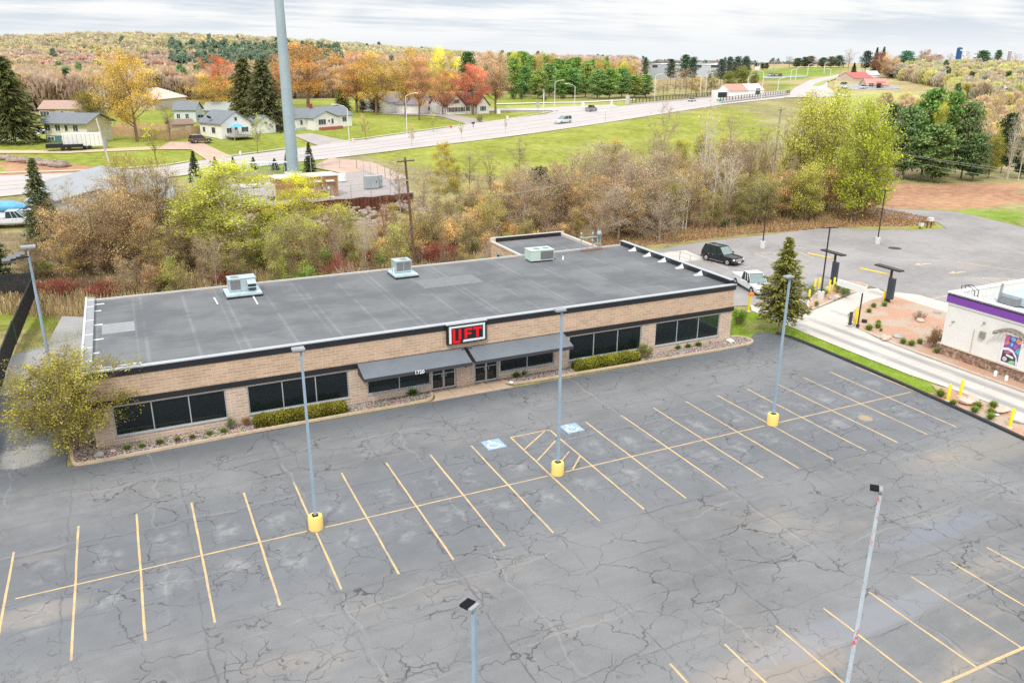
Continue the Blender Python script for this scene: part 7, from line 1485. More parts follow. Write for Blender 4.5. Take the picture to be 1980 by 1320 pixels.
for a in [('pinetall', 1246, 170, 113, 14, (.07, .11, .06), 'lone tall pine left of the industrial hall', 'd', 'pine_tree'), ('pinetall', 1296, 165, 116, 22, (.06, .10, .05), 'ragged pine before the left industrial hall', 'd', 'pine_tree'), ('pinetall', 1322, 168, 108, 30, (.06, .12, .06), 'tallest ragged pine between the two industrial halls', 'd', 'pine_tree'), ('pinetall', 1338, 168, 112, 20, (.06, .11, .06), 'pine at the right of the group between the halls', 'd', 'pine_tree'),
 ('bare', 1304, 185, 134, 34, TANL, 'pale leafless willow below the tall pines, left', 't', 'bare_tree'), ('bare', 1326, 186, 130, 36, TANL, 'pale leafless willow below the tall pines, right', 't', 'bare_tree'), ('round', 1345, 187, 150, 34, (.55, .40, .14), 'straw coloured willow right of the pale bare ones', 't', 'tree'), ('bare', 1282, 186, 150, 30, TANL, 'brownish bare tree at the right end of the pine belt', 'g', 'bare_tree'), ('round', 1374, 184, 138, 26, (.22, .22, .07), 'olive tree behind the two street lamps', 'd', 'tree'),
 ('pinetall', 1392, 170, 116, 22, (.09, .12, .09), 'grey-green pine, leftmost of the tall group by the white shed', 'd', 'pine_tree'), ('pinetall', 1407, 170, 112, 22, (.09, .12, .09), 'second grey-green pine of the tall group by the white shed', 'd', 'pine_tree'), ('pinetall', 1422, 170, 111, 22, (.08, .12, .09), 'third grey-green pine of the tall group by the white shed', 'd', 'pine_tree'), ('pinetall', 1438, 170, 111, 24, (.08, .12, .09), 'rightmost grey-green pine of the tall group by the white shed', 'd', 'pine_tree'),
 ('leafy', 1408, 176, 140, 32, (.28, .32, .06), 'olive green tree left behind the white shed', 'd', 'tree'), ('leafy', 1434, 176, 129, 30, (.28, .33, .06), 'olive green tree right behind the white shed', 'd', 'tree'), ('leafy', 1456, 175, 140, 22, (.24, .26, .07), 'olive tree at the right rear of the white shed', 'd', 'tree'),
 ('bare', 1640, 133, 95, 30, (.4, .3, .2), 'big leafless tree on the skyline above the climbing road', 'g', 'bare_tree'), ('spruce', 1649, 151, 121, 17, (.03, .07, .03), 'dark conical spruce left of the red roofs', 'd', 'spruce_tree'), ('pinetall', 1672, 145, 100, 26, (.05, .09, .07), 'dark pine above the red roofs', 'd', 'pine_tree'), ('round', 1694, 146, 101, 36, (.42, .17, .09), 'rust-red tree above the far shop', 'd', 'maple_tree'), ('round', 1716, 152, 108, 40, TANL, 'tan tree right of the rust-red tree', 'd', 'tree'), ('spruce', 1690, 142, 91, 20, (.08, .12, .08), 'thin dark spruce top behind the rust-red tree, left', 'd', 'spruce_tree'), ('spruce', 1703, 142, 90, 20, (.08, .12, .08), 'thin dark spruce top behind the rust-red tree, right', 'd', 'spruce_tree'), ('pine', 1750, 140, 100, 36, (.11, .27, .16), 'rounded dark green pine on the right skyline', 'd', 'pine_tree'), ('round', 1782, 136, 98, 30, (.45, .25, .08), 'orange tree right of the rounded green pine', 'd', 'tree'), ('round', 1806, 138, 106, 44, (.50, .27, .12), 'orange tree left of the blue silo', 'd', 'tree'), ('pine', 1896, 135, 99, 32, (.08, .17, .06), 'green pine right of the blue silo', 'd', 'pine_tree'), ('pine', 1927, 128, 98, 16, (.09, .15, .06), 'smaller green pine left of the grey silo', 'd', 'pine_tree'), ('bare', 1863, 132, 99, 26, (.3, .2, .15), 'bare tree behind the blue silo', 'g', 'bare_tree'), ('bare', 1834, 136, 103, 20, (.3, .2, .15), 'bare tree just left of the blue silo', 'g', 'bare_tree'), ('bare', 1958, 135, 103, 30, (.3, .2, .15), 'bare tree at the far right skyline', 'g', 'bare_tree')]: ptree(*a)
for i in range(9): ptree('pine' if i % 4 else 'bare', 1526 + i * 13 + (i * 7) % 5, 131, 108 + (i * 5) % 7, 21, (.12, .17, .10) if i % 3 else (.24, .22, .15), 'dark tree of the skyline grove on the far green hill', 'd', 'pine_tree', 'skyline grove on the far green hill')
for i in range(7): ptree('pine', 1466 + i * 8 - (i == 0) * 4, 135 - i * .3, 122 + i % 2, 10, (.06, .09, .05), 'tiny distant tree left of the far green hill', 'd', 'tree', 'tiny distant trees left of the far green hill') if i < 3 else None
# big pine clump at right
for a in [('pine', 1712, 338, 205, 60, (.15, .19, .09), 'leftmost dark pine of the big clump by the red dirt', 'b', 'pine_tree'), ('pine', 1745, 346, 212, 74, (.15, .24, .09), 'low spreading pine in front left of the big clump', 'b', 'pine_tree'), ('pine', 1782, 338, 178, 74, (.14, .25, .06), 'tallest pine of the big clump', 'b', 'pine_tree'), ('pine', 1822, 342, 182, 62, (.16, .27, .07), 'second tallest pine of the big clump', 'b', 'pine_tree'), ('pine', 1858, 345, 202, 60, (.16, .22, .09), 'pine at the right of the big clump', 'b', 'pine_tree'), ('pine', 1800, 352, 244, 80, (.16, .24, .08), 'low front pine in the middle of the big clump', 'b', 'pine_tree'), ('pine', 1880, 350, 262, 56, (.13, .20, .08), 'small dark pine at the clump right foot', 'b', 'pine_tree'), ('pine', 1935, 335, 222, 44, (.05, .09, .04), 'dark pine behind the white birches at the right edge', 'b', 'pine_tree'), ('pine', 1972, 345, 268, 40, (.06, .10, .05), 'dark pine at the right photo edge', 'b', 'pine_tree'),
 ('birch', 1800, 350, 205, 34, (.50, .50, .06), 'yellow-green birch in the middle of the dark pines', 'w', 'birch_tree'), ('birchbare', 1726, 345, 218, 34, (.45, .42, .2), 'pale bare birches before the left pines', 'w', 'birch_tree'), ('birchbare', 1745, 345, 212, 30, (.45, .42, .2), 'second cluster of pale bare birches before the left pines', 'w', 'birch_tree'), ('birchbare', 1945, 346, 215, 44, (.45, .42, .2), 'tall white birches left of the right photo edge', 'w', 'birch_tree'), ('birchbare', 1968, 350, 230, 36, (.45, .42, .2), 'tall white birches at the right photo edge', 'w', 'birch_tree'), ('leafy', 1910, 345, 262, 46, (.40, .40, .06), 'yellow-olive tree right of the pine clump', 'd', 'tree')]: ptree(*a)
# big named trees of the woods above the right lot
for a in [('leafy', 1655, 428, 196, 122, BRG, 'big bright yellow-green tree at the right end of the woods', 'b', 'willow_tree'), ('leafy', 1668, 415, 262, 104, BRG, 'lower bright green crown overhanging the red dirt', 'b', 'willow_tree'), ('leafy', 1548, 405, 186, 108, (.62, .62, .13), 'tall yellow-green tree below the far road', 'b', 'willow_tree'), ('leafy', 1600, 400, 178, 82, (.62, .66, .12), 'tall pale green tree between the two big green crowns', 'b', 'willow_tree'), ('leafy', 1556, 428, 318, 74, (.60, .60, .13), 'round yellow-green tree above the dark pole', 'b', 'tree'),
 ('birchbare', 1352, 428, 198, 70, YO, 'tallest pale birch in front of the field', 'w', 'birch_tree'), ('birchbare', 1376, 434, 290, 60, (.55, .42, .12), 'white birch with three stems above the lot edge', 'w', 'birch_tree'), ('birchbare', 1398, 436, 296, 70, (.55, .42, .12), 'leaning white birch clump right above the lot edge', 'w', 'birch_tree'), ('birchbare', 1322, 444, 330, 60, (.45, .35, .15), 'pale slanting birch left above the lot edge', 'w', 'birch_tree'), ('bare', 1275, 420, 196, 74, (.5, .4, .2), 'tall grey bare tree rising before the green field', 'g', 'bare_tree'), ('bare', 1256, 420, 255, 50, (.5, .4, .2), 'bare tree left of the tallest grey one', 'g', 'bare_tree'), ('bare', 1405, 330, 212, 62, (.5, .4, .2), 'bare tree with wide flat limbs at the field corner', 'g', 'bare_tree'),
 ('bare', 1003, 372, 268, 48, (.5, .4, .3), 'bare tree on the field edge right of the yellow birch', 'd', 'bare_tree'), ('bare', 948, 400, 292, 46, (.5, .4, .3), 'bare tree left of the dark young pine', 'd', 'bare_tree'), ('bare', 908, 372, 288, 44, (.5, .4, .3), 'bare forked tree at the lower field edge', 'd', 'bare_tree'), ('birch', 863, 405, 282, 52, (.52, .42, .07), 'yellow-green birch right of the utility pole', 'w', 'birch_tree'), ('bare', 1130, 390, 276, 56, (.5, .4, .3), 'bare double tree in the middle of the woods, left', 'g', 'bare_tree'), ('bare', 1150, 392, 286, 50, (.5, .4, .3), 'bare double tree in the middle of the woods, right', 'g', 'bare_tree'), ('birch', 1185, 380, 272, 40, (.55, .45, .10), 'slim golden birch before the field', 'w', 'birch_tree'), ('pine', 1040, 420, 326, 54, (.045, .075, .03), 'dark young pine behind the rear annex', 'b', 'pine_tree'), ('barewide', 1196, 462, 360, 150, (.42, .36, .26), 'wide grey-purple bare crown behind the store roof', 'g', 'bare_tree'), ('barewide', 1275, 466, 380, 100, (.42, .36, .26), 'second wide bare crown above the loading enclosure', 'g', 'bare_tree'),
 ('bare', 1440, 420, 250, 60, (.46, .38, .12), 'slender bare tree left of the tall timber pole', 'd', 'bare_tree'), ('bare', 1470, 410, 240, 50, (.46, .38, .12), 'bare tree just left of the tall timber pole', 'd', 'bare_tree'), ('bare', 1510, 400, 235, 44, (.46, .40, .1), 'bare tree just right of the tall timber pole', 'd', 'bare_tree'), ('shrub', 1400, 440, 425, 22, (.08, .17, .06), 'dark green bush at the lot edge under the birches', 'd', 'bush'), ('shrub', 1428, 438, 424, 20, (.08, .17, .06), 'second dark green bush at the lot edge under the birches', 'd', 'bush')]: ptree(*a)
# left and centre thicket heroes
for a in [('birch', 447, 512, 322, 176, (.55, .56, .09), 'large lime yellow birch left behind the store roof', 'w', 'birch_tree'), ('birch', 420, 500, 350, 120, (.52, .53, .10), 'lime birch close left of the large one', 'w', 'birch_tree'), ('birch', 591, 492, 342, 104, (.66, .63, .08), 'bright yellow birch in front of the brown shelter', 'w', 'birch_tree'), ('birch', 526, 502, 408, 70, (.54, .55, .10), 'small lime birch between the two larger ones', 'w', 'birch_tree'), ('birch', 662, 470, 398, 42, (.50, .48, .06), 'small yellow sapling right of the bright yellow birch', 'w', 'birch_tree'), ('spruce', 90, 470, 304, 76, (.12, .15, .06), 'dark spruce standing before the grey warehouse', 'd', 'spruce_tree'), ('pine', 0, 556, 470, 60, (.06, .085, .03), 'dark pine cut by the left photo edge', 'd', 'pine_tree'),
 ('barewide', 190, 530, 372, 175, (.60, .44, .22), 'tall tan budding tree before the warehouse', 'b', 'tree'), ('barewide', 262, 500, 350, 110, (.58, .42, .2), 'second tan budding tree right of the warehouse gable', 'b', 'tree'), ('sparse', 262, 470, 306, 120, (.74, .58, .16), 'golden budding tree above the warehouse roof', 'b', 'tree'), ('sparse', 320, 480, 312, 110, (.66, .56, .15), 'golden-olive tree right of the warehouse', 'b', 'tree'), ('sparse', 215, 525, 440, 110, (.68, .48, .20), 'low tan budding shrub tree in the left thicket', 'b', 'tree'), ('sparse', 150, 520, 420, 110, (.56, .46, .17), 'olive-tan shrub tree left in the thicket', 'b', 'tree'), ('sparse', 345, 525, 440, 100, (.54, .48, .17), 'olive shrub tree at the left of the reeds', 'b', 'tree'), ('sparse', 66, 548, 462, 90, (.46, .42, .14), 'olive tree over the black fence corner', 'b', 'tree'), ('bare', 775, 420, 300, 52, (.5, .35, .2), 'crooked bare tree left of the brown utility pole', 'g', 'bare_tree'), ('bare', 820, 430, 310, 60, (.55, .4, .2), 'bare tree right of the brown utility pole', 'g', 'bare_tree'), ('bare', 708, 520, 416, 30, (.5, .35, .2), 'pale dead tree before the boulder bank', 'w', 'bare_tree')]: ptree(*a)
# thicket filled individually
def scatter(poly, n, kinds, hr, lab, group, seed, bark=('d', 'g', 'b'), wr=(.8, 1.2), zoff=-.05):
    g = random.Random(seed); xs = [p[0] for p in poly]; ys = [p[1] for p in poly]; c = 0; tries = 0; pts = []
    while c < n and tries < n * 200:
        tries += 1; x = g.uniform(min(xs), max(xs)); y = g.uniform(min(ys), max(ys))
        if not bool(inpoly(np.array(x), np.array(y), poly)) or any((x - a) ** 2 + (y - b_) ** 2 < (1.1) ** 2 for a, b_ in pts): continue
        pts.append((x, y)); k, col = g.choice(kinds); h = g.uniform(*hr) * (.62 if 'shrub' in k else 1); tm = TP[k][0]; w_ = h * tm[3] / tm[2] * g.uniform(*wr); f = g.uniform(.85, 1.15)
        nm = {'shrub': 'shrub', 'shrubbare': 'shrub', 'bare': 'bare_tree', 'barewide': 'bare_tree'}.get(k, 'small_tree')
        plant(k, (x, y, float(T(x, y)) + zoff), h, w_, tuple(v * f for v in col), g.choice(bark), lab, 'shrub' if nm == 'shrub' else 'tree', nm, group); c += 1
OL1 = (.58, .50, .15); OL2 = (.40, .40, .12); TN1 = (.72, .50, .22); GN1 = (.28, .40, .09); PK = (.60, .42, .30)
scatter([(-3, 57), (2, 52), (18, 50), (22, 60), (16, 76), (-2, 78)], 40, [('tree_thin', (.56, .42, .22)), ('tree_thin', OL1), ('shrub', OL2), ('shrubbare', PK), ('bare', TN1), ('bare', TN1)], (3.2, 5.8), 'budding shrub or small tree in the left thicket before the warehouse', 'left thicket plants', 5)
scatter([(-1, 60), (4, 62), (16, 62), (18, 74), (0, 78)], 16, [('barewide', (.58, .43, .22)), ('bare', TN1), ('leafy', (.52, .46, .18)), ('tree_thin', TN1)], (5.5, 8.0), 'taller tan budding tree crowding before the warehouse', 'tall left thicket trees', 15)
scatter([(50, 74), (62, 64), (84, 72), (104, 90), (114, 102), (98, 102), (78, 92), (60, 88)], 64, [('shrub', TN1), ('shrub', OL1), ('tree_thin', TN1), ('shrub', GN1), ('shrubbare', PK)], (3.0, 6.0), 'brown or olive shrub along the lower edge of the green field', 'shrubs along the field edge', 16)
scatter([(20, 50), (60, 50), (64, 60), (52, 70), (34, 68), (20, 62)], 50, [('shrub', OL2), ('shrub', TN1), ('tree_thin', OL1), ('shrubbare', PK), ('shrub', GN1)], (2.4, 4.4), 'low tangled shrub in the hollow behind the store', 'hollow thicket plants', 6)
scatter([(52, 62), (68, 56), (90, 58), (110, 62), (98, 92), (75, 84), (56, 74)], 95, [('tree_thin', OL1), ('tree_thin', TN1), ('shrub', OL2), ('shrub', PK), ('shrub', GN1), ('barewide', TN1)], (3.6, 7.4), 'small budding tree or shrub in the woods below the green field', 'woods below the green field', 7)
scatter([(66, 53), (86, 54), (104, 52), (116, 62), (110, 66), (70, 62)], 46, [('tree_thin', (.46, .40, .13)), ('tree_thin', TN1), ('bare', TN1), ('tree_thin', OL2)], (4.5, 7.5), 'slender tree along the woods edge above the right lot', 'woods edge trees above the right lot', 8, ('b', 'd', 'g', 'g'))
scatter([(108, 62), (120, 62), (138, 80), (150, 96), (120, 104), (100, 90)], 34, [('tree_thin', YG), ('leafy', (.40, .42, .08)), ('shrub', OL1), ('bare', TN1)], (5.0, 9.0), 'olive-green tree in the right part of the woods', 'right woods trees', 9)
scatter([(54, 60), (66, 52.5), (88, 53.5), (106, 56), (112, 70), (100, 90), (78, 84), (60, 76)], 58, [('bare', TN1), ('bare', OL1), ('barewide', (.52, .42, .28)), ('bare', PK)], (6.0, 10.0), 'tall leafless grey-brown tree in the belt behind the store', 'leafless belt trees', 19, ('g', 'd', 'g'))
scatter([(24, 48), (60, 48), (62, 66), (40, 66), (24, 62)], 18, [('bare', TN1), ('bare', PK), ('shrubbare', PK)], (4.5, 7.5), 'thin leafless tree in the hollow behind the middle rooftop unit', 'leafless hollow trees', 20, ('g', 'd', 'r'))
scatter([(34, 56), (64, 56), (66, 68), (62, 84), (50, 82), (46, 70), (36, 66)], 60, [('tree_thin', (.50, .42, .2)), ('shrub', (.42, .38, .15)), ('bare', TN1), ('shrubbare', PK), ('tree_thin', OL1), ('shrub', TN1)], (3.2, 6.6), 'brown brush or budding small tree between the boulder bank and the woods', 'brush right of the boulder bank', 23)
scatter([(8, 47), (34, 47), (36, 60), (22, 64), (6, 62)], 24, [('bare', OL1), ('tree_thin', (.50, .50, .14)), ('bare', TN1)], (4.5, 7.5), 'thin budding tree among the lime birches behind the store', 'thin trees among the lime birches', 24)
# red-stemmed dogwoods
for i, (px, pb, pt, w_) in enumerate([(312, 566, 504, 76), (432, 556, 516, 56), (842, 512, 462, 92), (115, 575, 535, 90), (205, 574, 540, 90), (720, 514, 478, 50), (395, 500, 470, 60), (660, 500, 470, 60), (60, 570, 540, 60), (880, 505, 476, 50)]):
    p = A(px, pb - 4); t = plant('shrubdogwood', p, hgt(p, pt), wid(p, w_), (0, 0, 0), 'r', ['round dark red dogwood left behind the roof', 'smaller red-brown dogwood left of the reeds', 'wide red dogwood right of the utility pole', 'red-brown dogwood row behind the floodlight pole, left', 'red-brown dogwood row behind the floodlight pole, right', 'red-brown dogwood left of the yellow guy guards', 'dark red dogwood under the lime birch', 'dark red dogwood under the yellow birch', 'red-brown dogwood behind the black fence corner', 'red dogwood left of the rear annex'][i], 'shrub', 'dogwood_shrub')
for i, (px, pb, pt, w_, c) in enumerate([(728, 500, 468, 46, (.40, .48, .07)), (545, 545, 496, 28, (.42, .46, .07)), (885, 470, 440, 44, (.34, .44, .07)), (1075, 440, 400, 50, (.16, .26, .05)), (1240, 410, 380, 40, (.24, .34, .07)), (660, 496, 468, 40, (.44, .50, .08)), (90, 530, 505, 50, (.22, .40, .05))]):
    ptree('shrub', px, pb, pt, w_, c, ['bright green bush before the reeds', 'bright green sprig bush in the reeds right of the left rooftop unit', 'fresh green bush right of the red dogwood', 'fresh green bush behind the rear annex', 'green bush in the middle of the woods', 'lime bush under the boulder bank', 'low bright green bush by the floodlight pole'][i], 'd', 'bush', None, 'bush')
# ---------------------------------------------------------------- near planting
p = Vector((2.9, 14.3, .05)); lc = broadleaf(101, 6.0, 8.8, .18, 14, 12, 6, 26000, .048, 'spread', .3, 3, tr=.2); TP['locust'] = [lc]
plant('locust', Vector((2.45, 15.2, .05)), 5.3, 9.2, (.36, .33, .06), 'd', 'spreading yellow-green tree at the left front corner of the store', 'tree', 'locust_tree')
TP['nearspruce'] = [conifer(103, 10, 5.6, .17, .33, 11, 22, .18, .14, .82, .42, .16)]
p = Z(1506, 641, 0); plant('nearspruce', p, hgt(p, 456), 5.2, (.22, .225, .05), 'g', 'dense green spruce on the grass strip right of the store', 'tree', 'spruce_tree')
def boxhedge(lab, x0, x1, y0, y1, h, col, n):
    g = np.random.default_rng(int(x0 * 7)); t = thing('hedge', lab, 'hedge', ((x0 + x1) / 2, (y0 + y1) / 2, .1))
    w_, d = x1 - x0, y1 - y0; C = g.uniform(-1, 1, (n, 3)); C[:, 2] = g.uniform(0, 1, n); f = g.integers(0, 3, n)
    C[f == 0, 2] = 1; C[f == 1, 1] = np.sign(C[f == 1, 1]); C[f == 2, 0] = np.where(g.uniform(size=(f == 2).sum()) < .8, C[f == 2, 0], np.sign(C[f == 2, 0]))
    r = 1 - .16 * np.abs(C[:, 0]) ** 6 - .10 * C[:, 2] ** 4; q = np.stack([C[:, 0] * w_ / 2 * (1 - .02 * C[:, 2]), C[:, 1] * d / 2 * r, C[:, 2] * h * (1 - .25 * np.abs(C[:, 1]) ** 3 - .1 * np.abs(C[:, 0]) ** 8 + .06 * np.sin(C[:, 0] * w_ * 2.2) + .04 * np.sin(C[:, 0] * w_ * 5 + 1))], 1) + g.normal(size=(n, 3)) * .05
    q[:, 2] = np.maximum(q[:, 2], .02); V, F = quads(q, np.full(n, .055), g); k = np.clip(.45 + .6 * q[:, 2] / h, .4, 1.1) * g.uniform(.7, 1.25, n) * (.9 + .15 * np.sin(q[:, 0] * 3)); o = link_mesh('leaves', npmesh('leaves', V, F, LEAF, np.repeat(np.stack([k * g.uniform(.9, 1.12, n), k, k], 1), 4, 0)), t); o.color = (*col, 1)  # hedge leaves darken downwards, shade put into their colour
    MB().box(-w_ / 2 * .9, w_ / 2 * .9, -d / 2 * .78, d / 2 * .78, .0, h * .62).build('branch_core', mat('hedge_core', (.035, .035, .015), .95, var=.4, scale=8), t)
boxhedge('long low olive-yellow hedge below the second window group', 12.9, 18.9, 13.45, 14.4, .62, (.27, .25, .04), 9000)
boxhedge('low clipped yellow-green hedge below the window group right of the awnings', 36.9, 42.7, 13.5, 14.45, .68, (.30, .30, .045), 9000)
TP['ball'] = [shrub(111, 1.3, 1.5, 40, 3600, .045, 1.0)]
plant('shrub', (43.3, 14.0, .1), 1.3, 1.6, (.24, .26, .06), 'd', 'rounded bush at the right end of the clipped hedge', 'bush', 'round_bush'); COL.objects[-1].color = (.24, .26, .06, 1)
def small(lab, px, py, h, w_, col, z=.1, name='small_bush', kind='ball', group=None):
    p = Z(px, py, z); t = plant('shrub', p, h, w_, col, 'd', lab, 'bush', name, group); return t
TUFT = {}
def tuft_mesh(seed):
    g = np.random.default_rng(seed); n = 260; a = g.uniform(0, 6.28, n); rr = g.uniform(0, 1, n); b0 = np.stack([np.cos(a) * .12 * rr, np.sin(a) * .12 * rr, np.zeros(n)], 1); e = np.stack([np.cos(a) * .5 * (rr + .2), np.sin(a) * .5 * (rr + .2), g.uniform(.4, .9, n) * (1.1 - rr * .5)], 1); w_ = np.cross(e - b0, [0, 0, 1]); w_ /= np.linalg.norm(w_, axis=1, keepdims=True) + 1e-6; w_ *= .022
    m_ = (b0 + e) / 2 + [0, 0, .12]; V = np.stack([b0 - w_, b0 + w_, m_ + w_, m_ - w_, m_ - w_, m_ + w_, e + w_ * .2, e - w_ * .2], 1).reshape(-1, 3); F = np.arange(len(V)).reshape(-1, 4); k = np.repeat(g.uniform(.6, 1.3, n), 8); k = k * (.6 + .5 * V[:, 2]); return npmesh('blades', V, F, LEAF, k)
TUFTM = [tuft_mesh(s) for s in (1, 2)]
def tuft(lab, p, h, w_, col, name='grass_tuft', group=None):
    t = thing(name, lab, 'ornamental grass', p, random.uniform(0, 6), group); t.scale = (w_, w_, h / .8); o = link_mesh('blades', random.choice(TUFTM), t); o.color = (*col, 1)
GR = (.28, .38, .08)
for px, py, w_, lab in [(1689, 594, .9, 'clipped green tuft nearest the concrete lane at the back of the mulch bed'), (1710, 592, .95, 'green tuft beside the order canopy foot'), (1680, 604, .85, 'green tuft right of the clearance sign'), (1698, 627, .8, 'upper of two touching tufts in the mulch bed'), (1697, 634, .95, 'lower of two touching tufts in the mulch bed'), (1680, 638, 1.1, 'large green tuft by the lane kerb'), (1703, 640, .5, 'tiny tuft right of the large one by the kerb'), (1746, 664, .95, 'left of three tufts in a row along the lane kerb'), (1762, 668, 1.0, 'middle of three tufts along the lane kerb'), (1778, 664, .9, 'right of three tufts along the lane kerb'), (1811, 682, .9, 'green tuft at the restaurant corner'),
                        (1818, 766, 1.1, 'green tuft at the grass end of the verge bed'), (1842, 782, .8, 'small tuft right of the left verge bollard'), (1891, 788, .9, 'tuft below the slanting pale stone'), (1920, 787, .95, 'tuft nearest the lane on the verge bed'), (1884, 797, .9, 'tuft near the black kerb left of the others'), (1915, 799, .8, 'tuft in the middle of the verge bed'), (1914, 810, .9, 'tuft nearest the black kerb'), (1900, 640, .01, '')]:
    if lab: tuft(lab, Z(px, py, .1 if px < 1815 else .03), .42 * w_ + .1, w_ * .8, GR)
for px, py, lab, w_ in [(1620, 558, 'tall green shrub behind the bollard pair on the island', 1.3), (1632, 566, 'green shrub by the island tip, front', 1.2), (1637, 560, 'smaller green shrub by the island tip, back', .9), (1567, 563, 'dark green shrub left of the close bollard pair', 1.2), (1590, 566, 'dark green shrub behind the concrete pole base', 1.2), (1578, 585, 'tiny green plant at the island kerb', .7)]:
    small(lab, px, py + 8, w_ * .9, w_, (.16, .26, .07))
small('reddish bare shrub at the restaurant corner', 1805, 672, 1.7, 2.0, (.30, .17, .08), .1, 'bare_shrub'); small('dark green bush on the grass beside the right store wall', 1428, 626, 1.5, 2.0, (.17, .30, .04), 0, 'bush')
t = plant('shrubbare', Z(1776, 618, .1), 1.0, 1.6, (0, 0, 0), 'b', 'thin brown bare shrub near the white walk', 'bush', 'bare_shrub')
for px, py, w_, c, lab in [(246, 868, .6, GR, 'small green plant right of the left boulder in the rock bed'), (275, 864, .5, GR, 'second small green plant in the left rock bed'), (309, 857, .6, (.26, .30, .08), 'third small plant in the left rock bed'), (343, 852, .5, (.30, .30, .1), 'brownish small plant in the left rock bed'), (372, 847, .5, (.30, .26, .1), 'fifth small plant in the left rock bed'), (405, 840, .55, GR, 'green plant left of the round one in the left rock bed'), (432, 835, .55, GR, 'green plant before the round one in the left rock bed'), (797, 763, 1.0, (.16, .30, .05), 'spiky green daylily clump left of the 1720 door'), (998, 728, .8, (.18, .32, .05), 'low green plant left in the right rock bed'), (1012, 724, .8, (.18, .32, .05), 'low green plant beside the other in the right rock bed'), (1310, 674, .7, (.2, .33, .06), 'low creeping green plant below the last windows, left'), (1330, 671, .7, (.2, .33, .06), 'low creeping green plant below the last windows, middle'), (1350, 668, .7, (.2, .33, .06), 'low creeping green plant below the last windows, right'), (1370, 662, .5, (.2, .33, .06), 'small weed right end of the rock bed')]:
    tuft(lab, Z(px, py, .1), .35 * w_ + .1, w_, c, 'bed_plant')
small('small rounded grey-green shrub between the first two window groups', 447, 828, .75, .9, (.15, .22, .08)); small('reddish low shrub left of the first hedge', 476, 822, .6, .8, (.30, .16, .06), .1, 'red_shrub')
# ---------------------------------------------------------------- stuff
def stuff_quads(name, C, size, colr_, seed, label, cat, m=LEAF, up=False, elong=1.):
    g = np.random.default_rng(seed); n = len(C)
    if up:
        h = size * g.uniform(.6, 1.4, n); a = g.uniform(0, 6.28, n); w_ = np.stack([np.cos(a), np.sin(a), np.zeros(n)], 1) * (h * .035)[:, None]; e = np.stack([g.normal(size=n) * .18 * h, g.normal(size=n) * .18 * h, h], 1)
        V = np.stack([C - w_, C + w_, C + e + w_ * .6, C + e - w_ * .6], 1).reshape(-1, 3); F = np.arange(4 * n).reshape(n, 4)
    else: V, F = quads(C, np.full(n, size), g, None, elong)
    base = colr_[g.integers(0, len(colr_), n)] * g.uniform(.7, 1.25, (n, 1)); col = np.repeat(base, 4, 0)
    o = link_mesh(name, npmesh(name, V, F, m, col)); tag(o, label, cat, None, 'stuff'); return o
def pts_in(poly, n, seed, z=True):
    g = np.random.default_rng(seed); xs = [p[0] for p in poly]; ys = [p[1] for p in poly]; P = g.uniform([min(xs), min(ys)], [max(xs), max(ys)], (n * 4, 2)); P = P[inpoly(P[:, 0], P[:, 1], poly)][:n]; return np.concatenate([P, (T(P[:, 0], P[:, 1]) - .05)[:, None]], 1)
stuff_quads('dry_reeds', pts_in([(15, 41), (61, 40.5), (62, 44.5), (40, 45.5), (17, 44)], 24000, 1), 1.1, np.array([(.66, .47, .34), (.60, .44, .31), (.50, .33, .24), (.72, .56, .42)]), 2, 'band of pinkish tan dry reeds behind the store', 'reeds', up=True)
stuff_quads('reddish_brush', pts_in([(-8, 54), (3, 47), (18, 45), (22, 50), (60, 49), (62, 55), (20, 58), (-8, 60)], 17000, 3), .9, np.array([(.36, .24, .15), (.46, .36, .20), (.30, .21, .13), (.38, .34, .14)]), 4, 'band of reddish brown brush at the foot of the thicket', 'brush', BARK, up=True)
stuff_quads('undergrowth', pts_in([(-10, 58), (20, 56), (62, 55), (66, 49.5), (104, 49), (118, 62), (140, 86), (118, 104), (76, 84), (50, 74), (-10, 80)], 30000, 5), .6, np.array([(.42, .34, .20), (.38, .28, .18), (.50, .42, .24), (.34, .36, .13)]), 6, 'dry undergrowth covering the floor of the woods', 'undergrowth', up=True)
C = pts_in([(50, 50), (66, 49.2), (86, 49.6), (103, 47.5), (114, 43), (119, 47), (119, 60), (70, 60)], 16000, 7); C[:, 2] += .08
stuff_quads('leaf_litter', C, .13, np.array([(.42, .24, .12), (.36, .21, .12), (.50, .33, .18), (.26, .17, .1)]), 8, 'orange-brown leaf litter along the edge of the right lot', 'leaf litter')
C = pts_in([(-2.2, 36), (3, 39), (60, 33), (62, 40), (20, 40.5), (3, 43.5), (-2.2, 52)], 30000, 9)
stuff_quads('grass_blades', C, .22, np.array([(.24, .30, .05), (.34, .33, .1), (.20, .28, .04)]), 10, 'rough grass strip behind the store', 'grass', up=True)
C = pts_in([(57.9, 12), (58.0, 3.5), (57.8, -1.2), (59.2, -.9), (60.0, .6), (59.95, 6), (60.0, 13), (60.3, 21), (55, 22), (53, 20), (53, 15.6), (57.3, 15)], 16000, 11); C[:, 2] = 0
stuff_quads('lawn_strip', C, .12, np.array([(.26, .38, .03), (.30, .40, .06), (.22, .34, .03)]), 12, 'bright mown grass strip between the big lot and the concrete lane', 'grass', up=True)
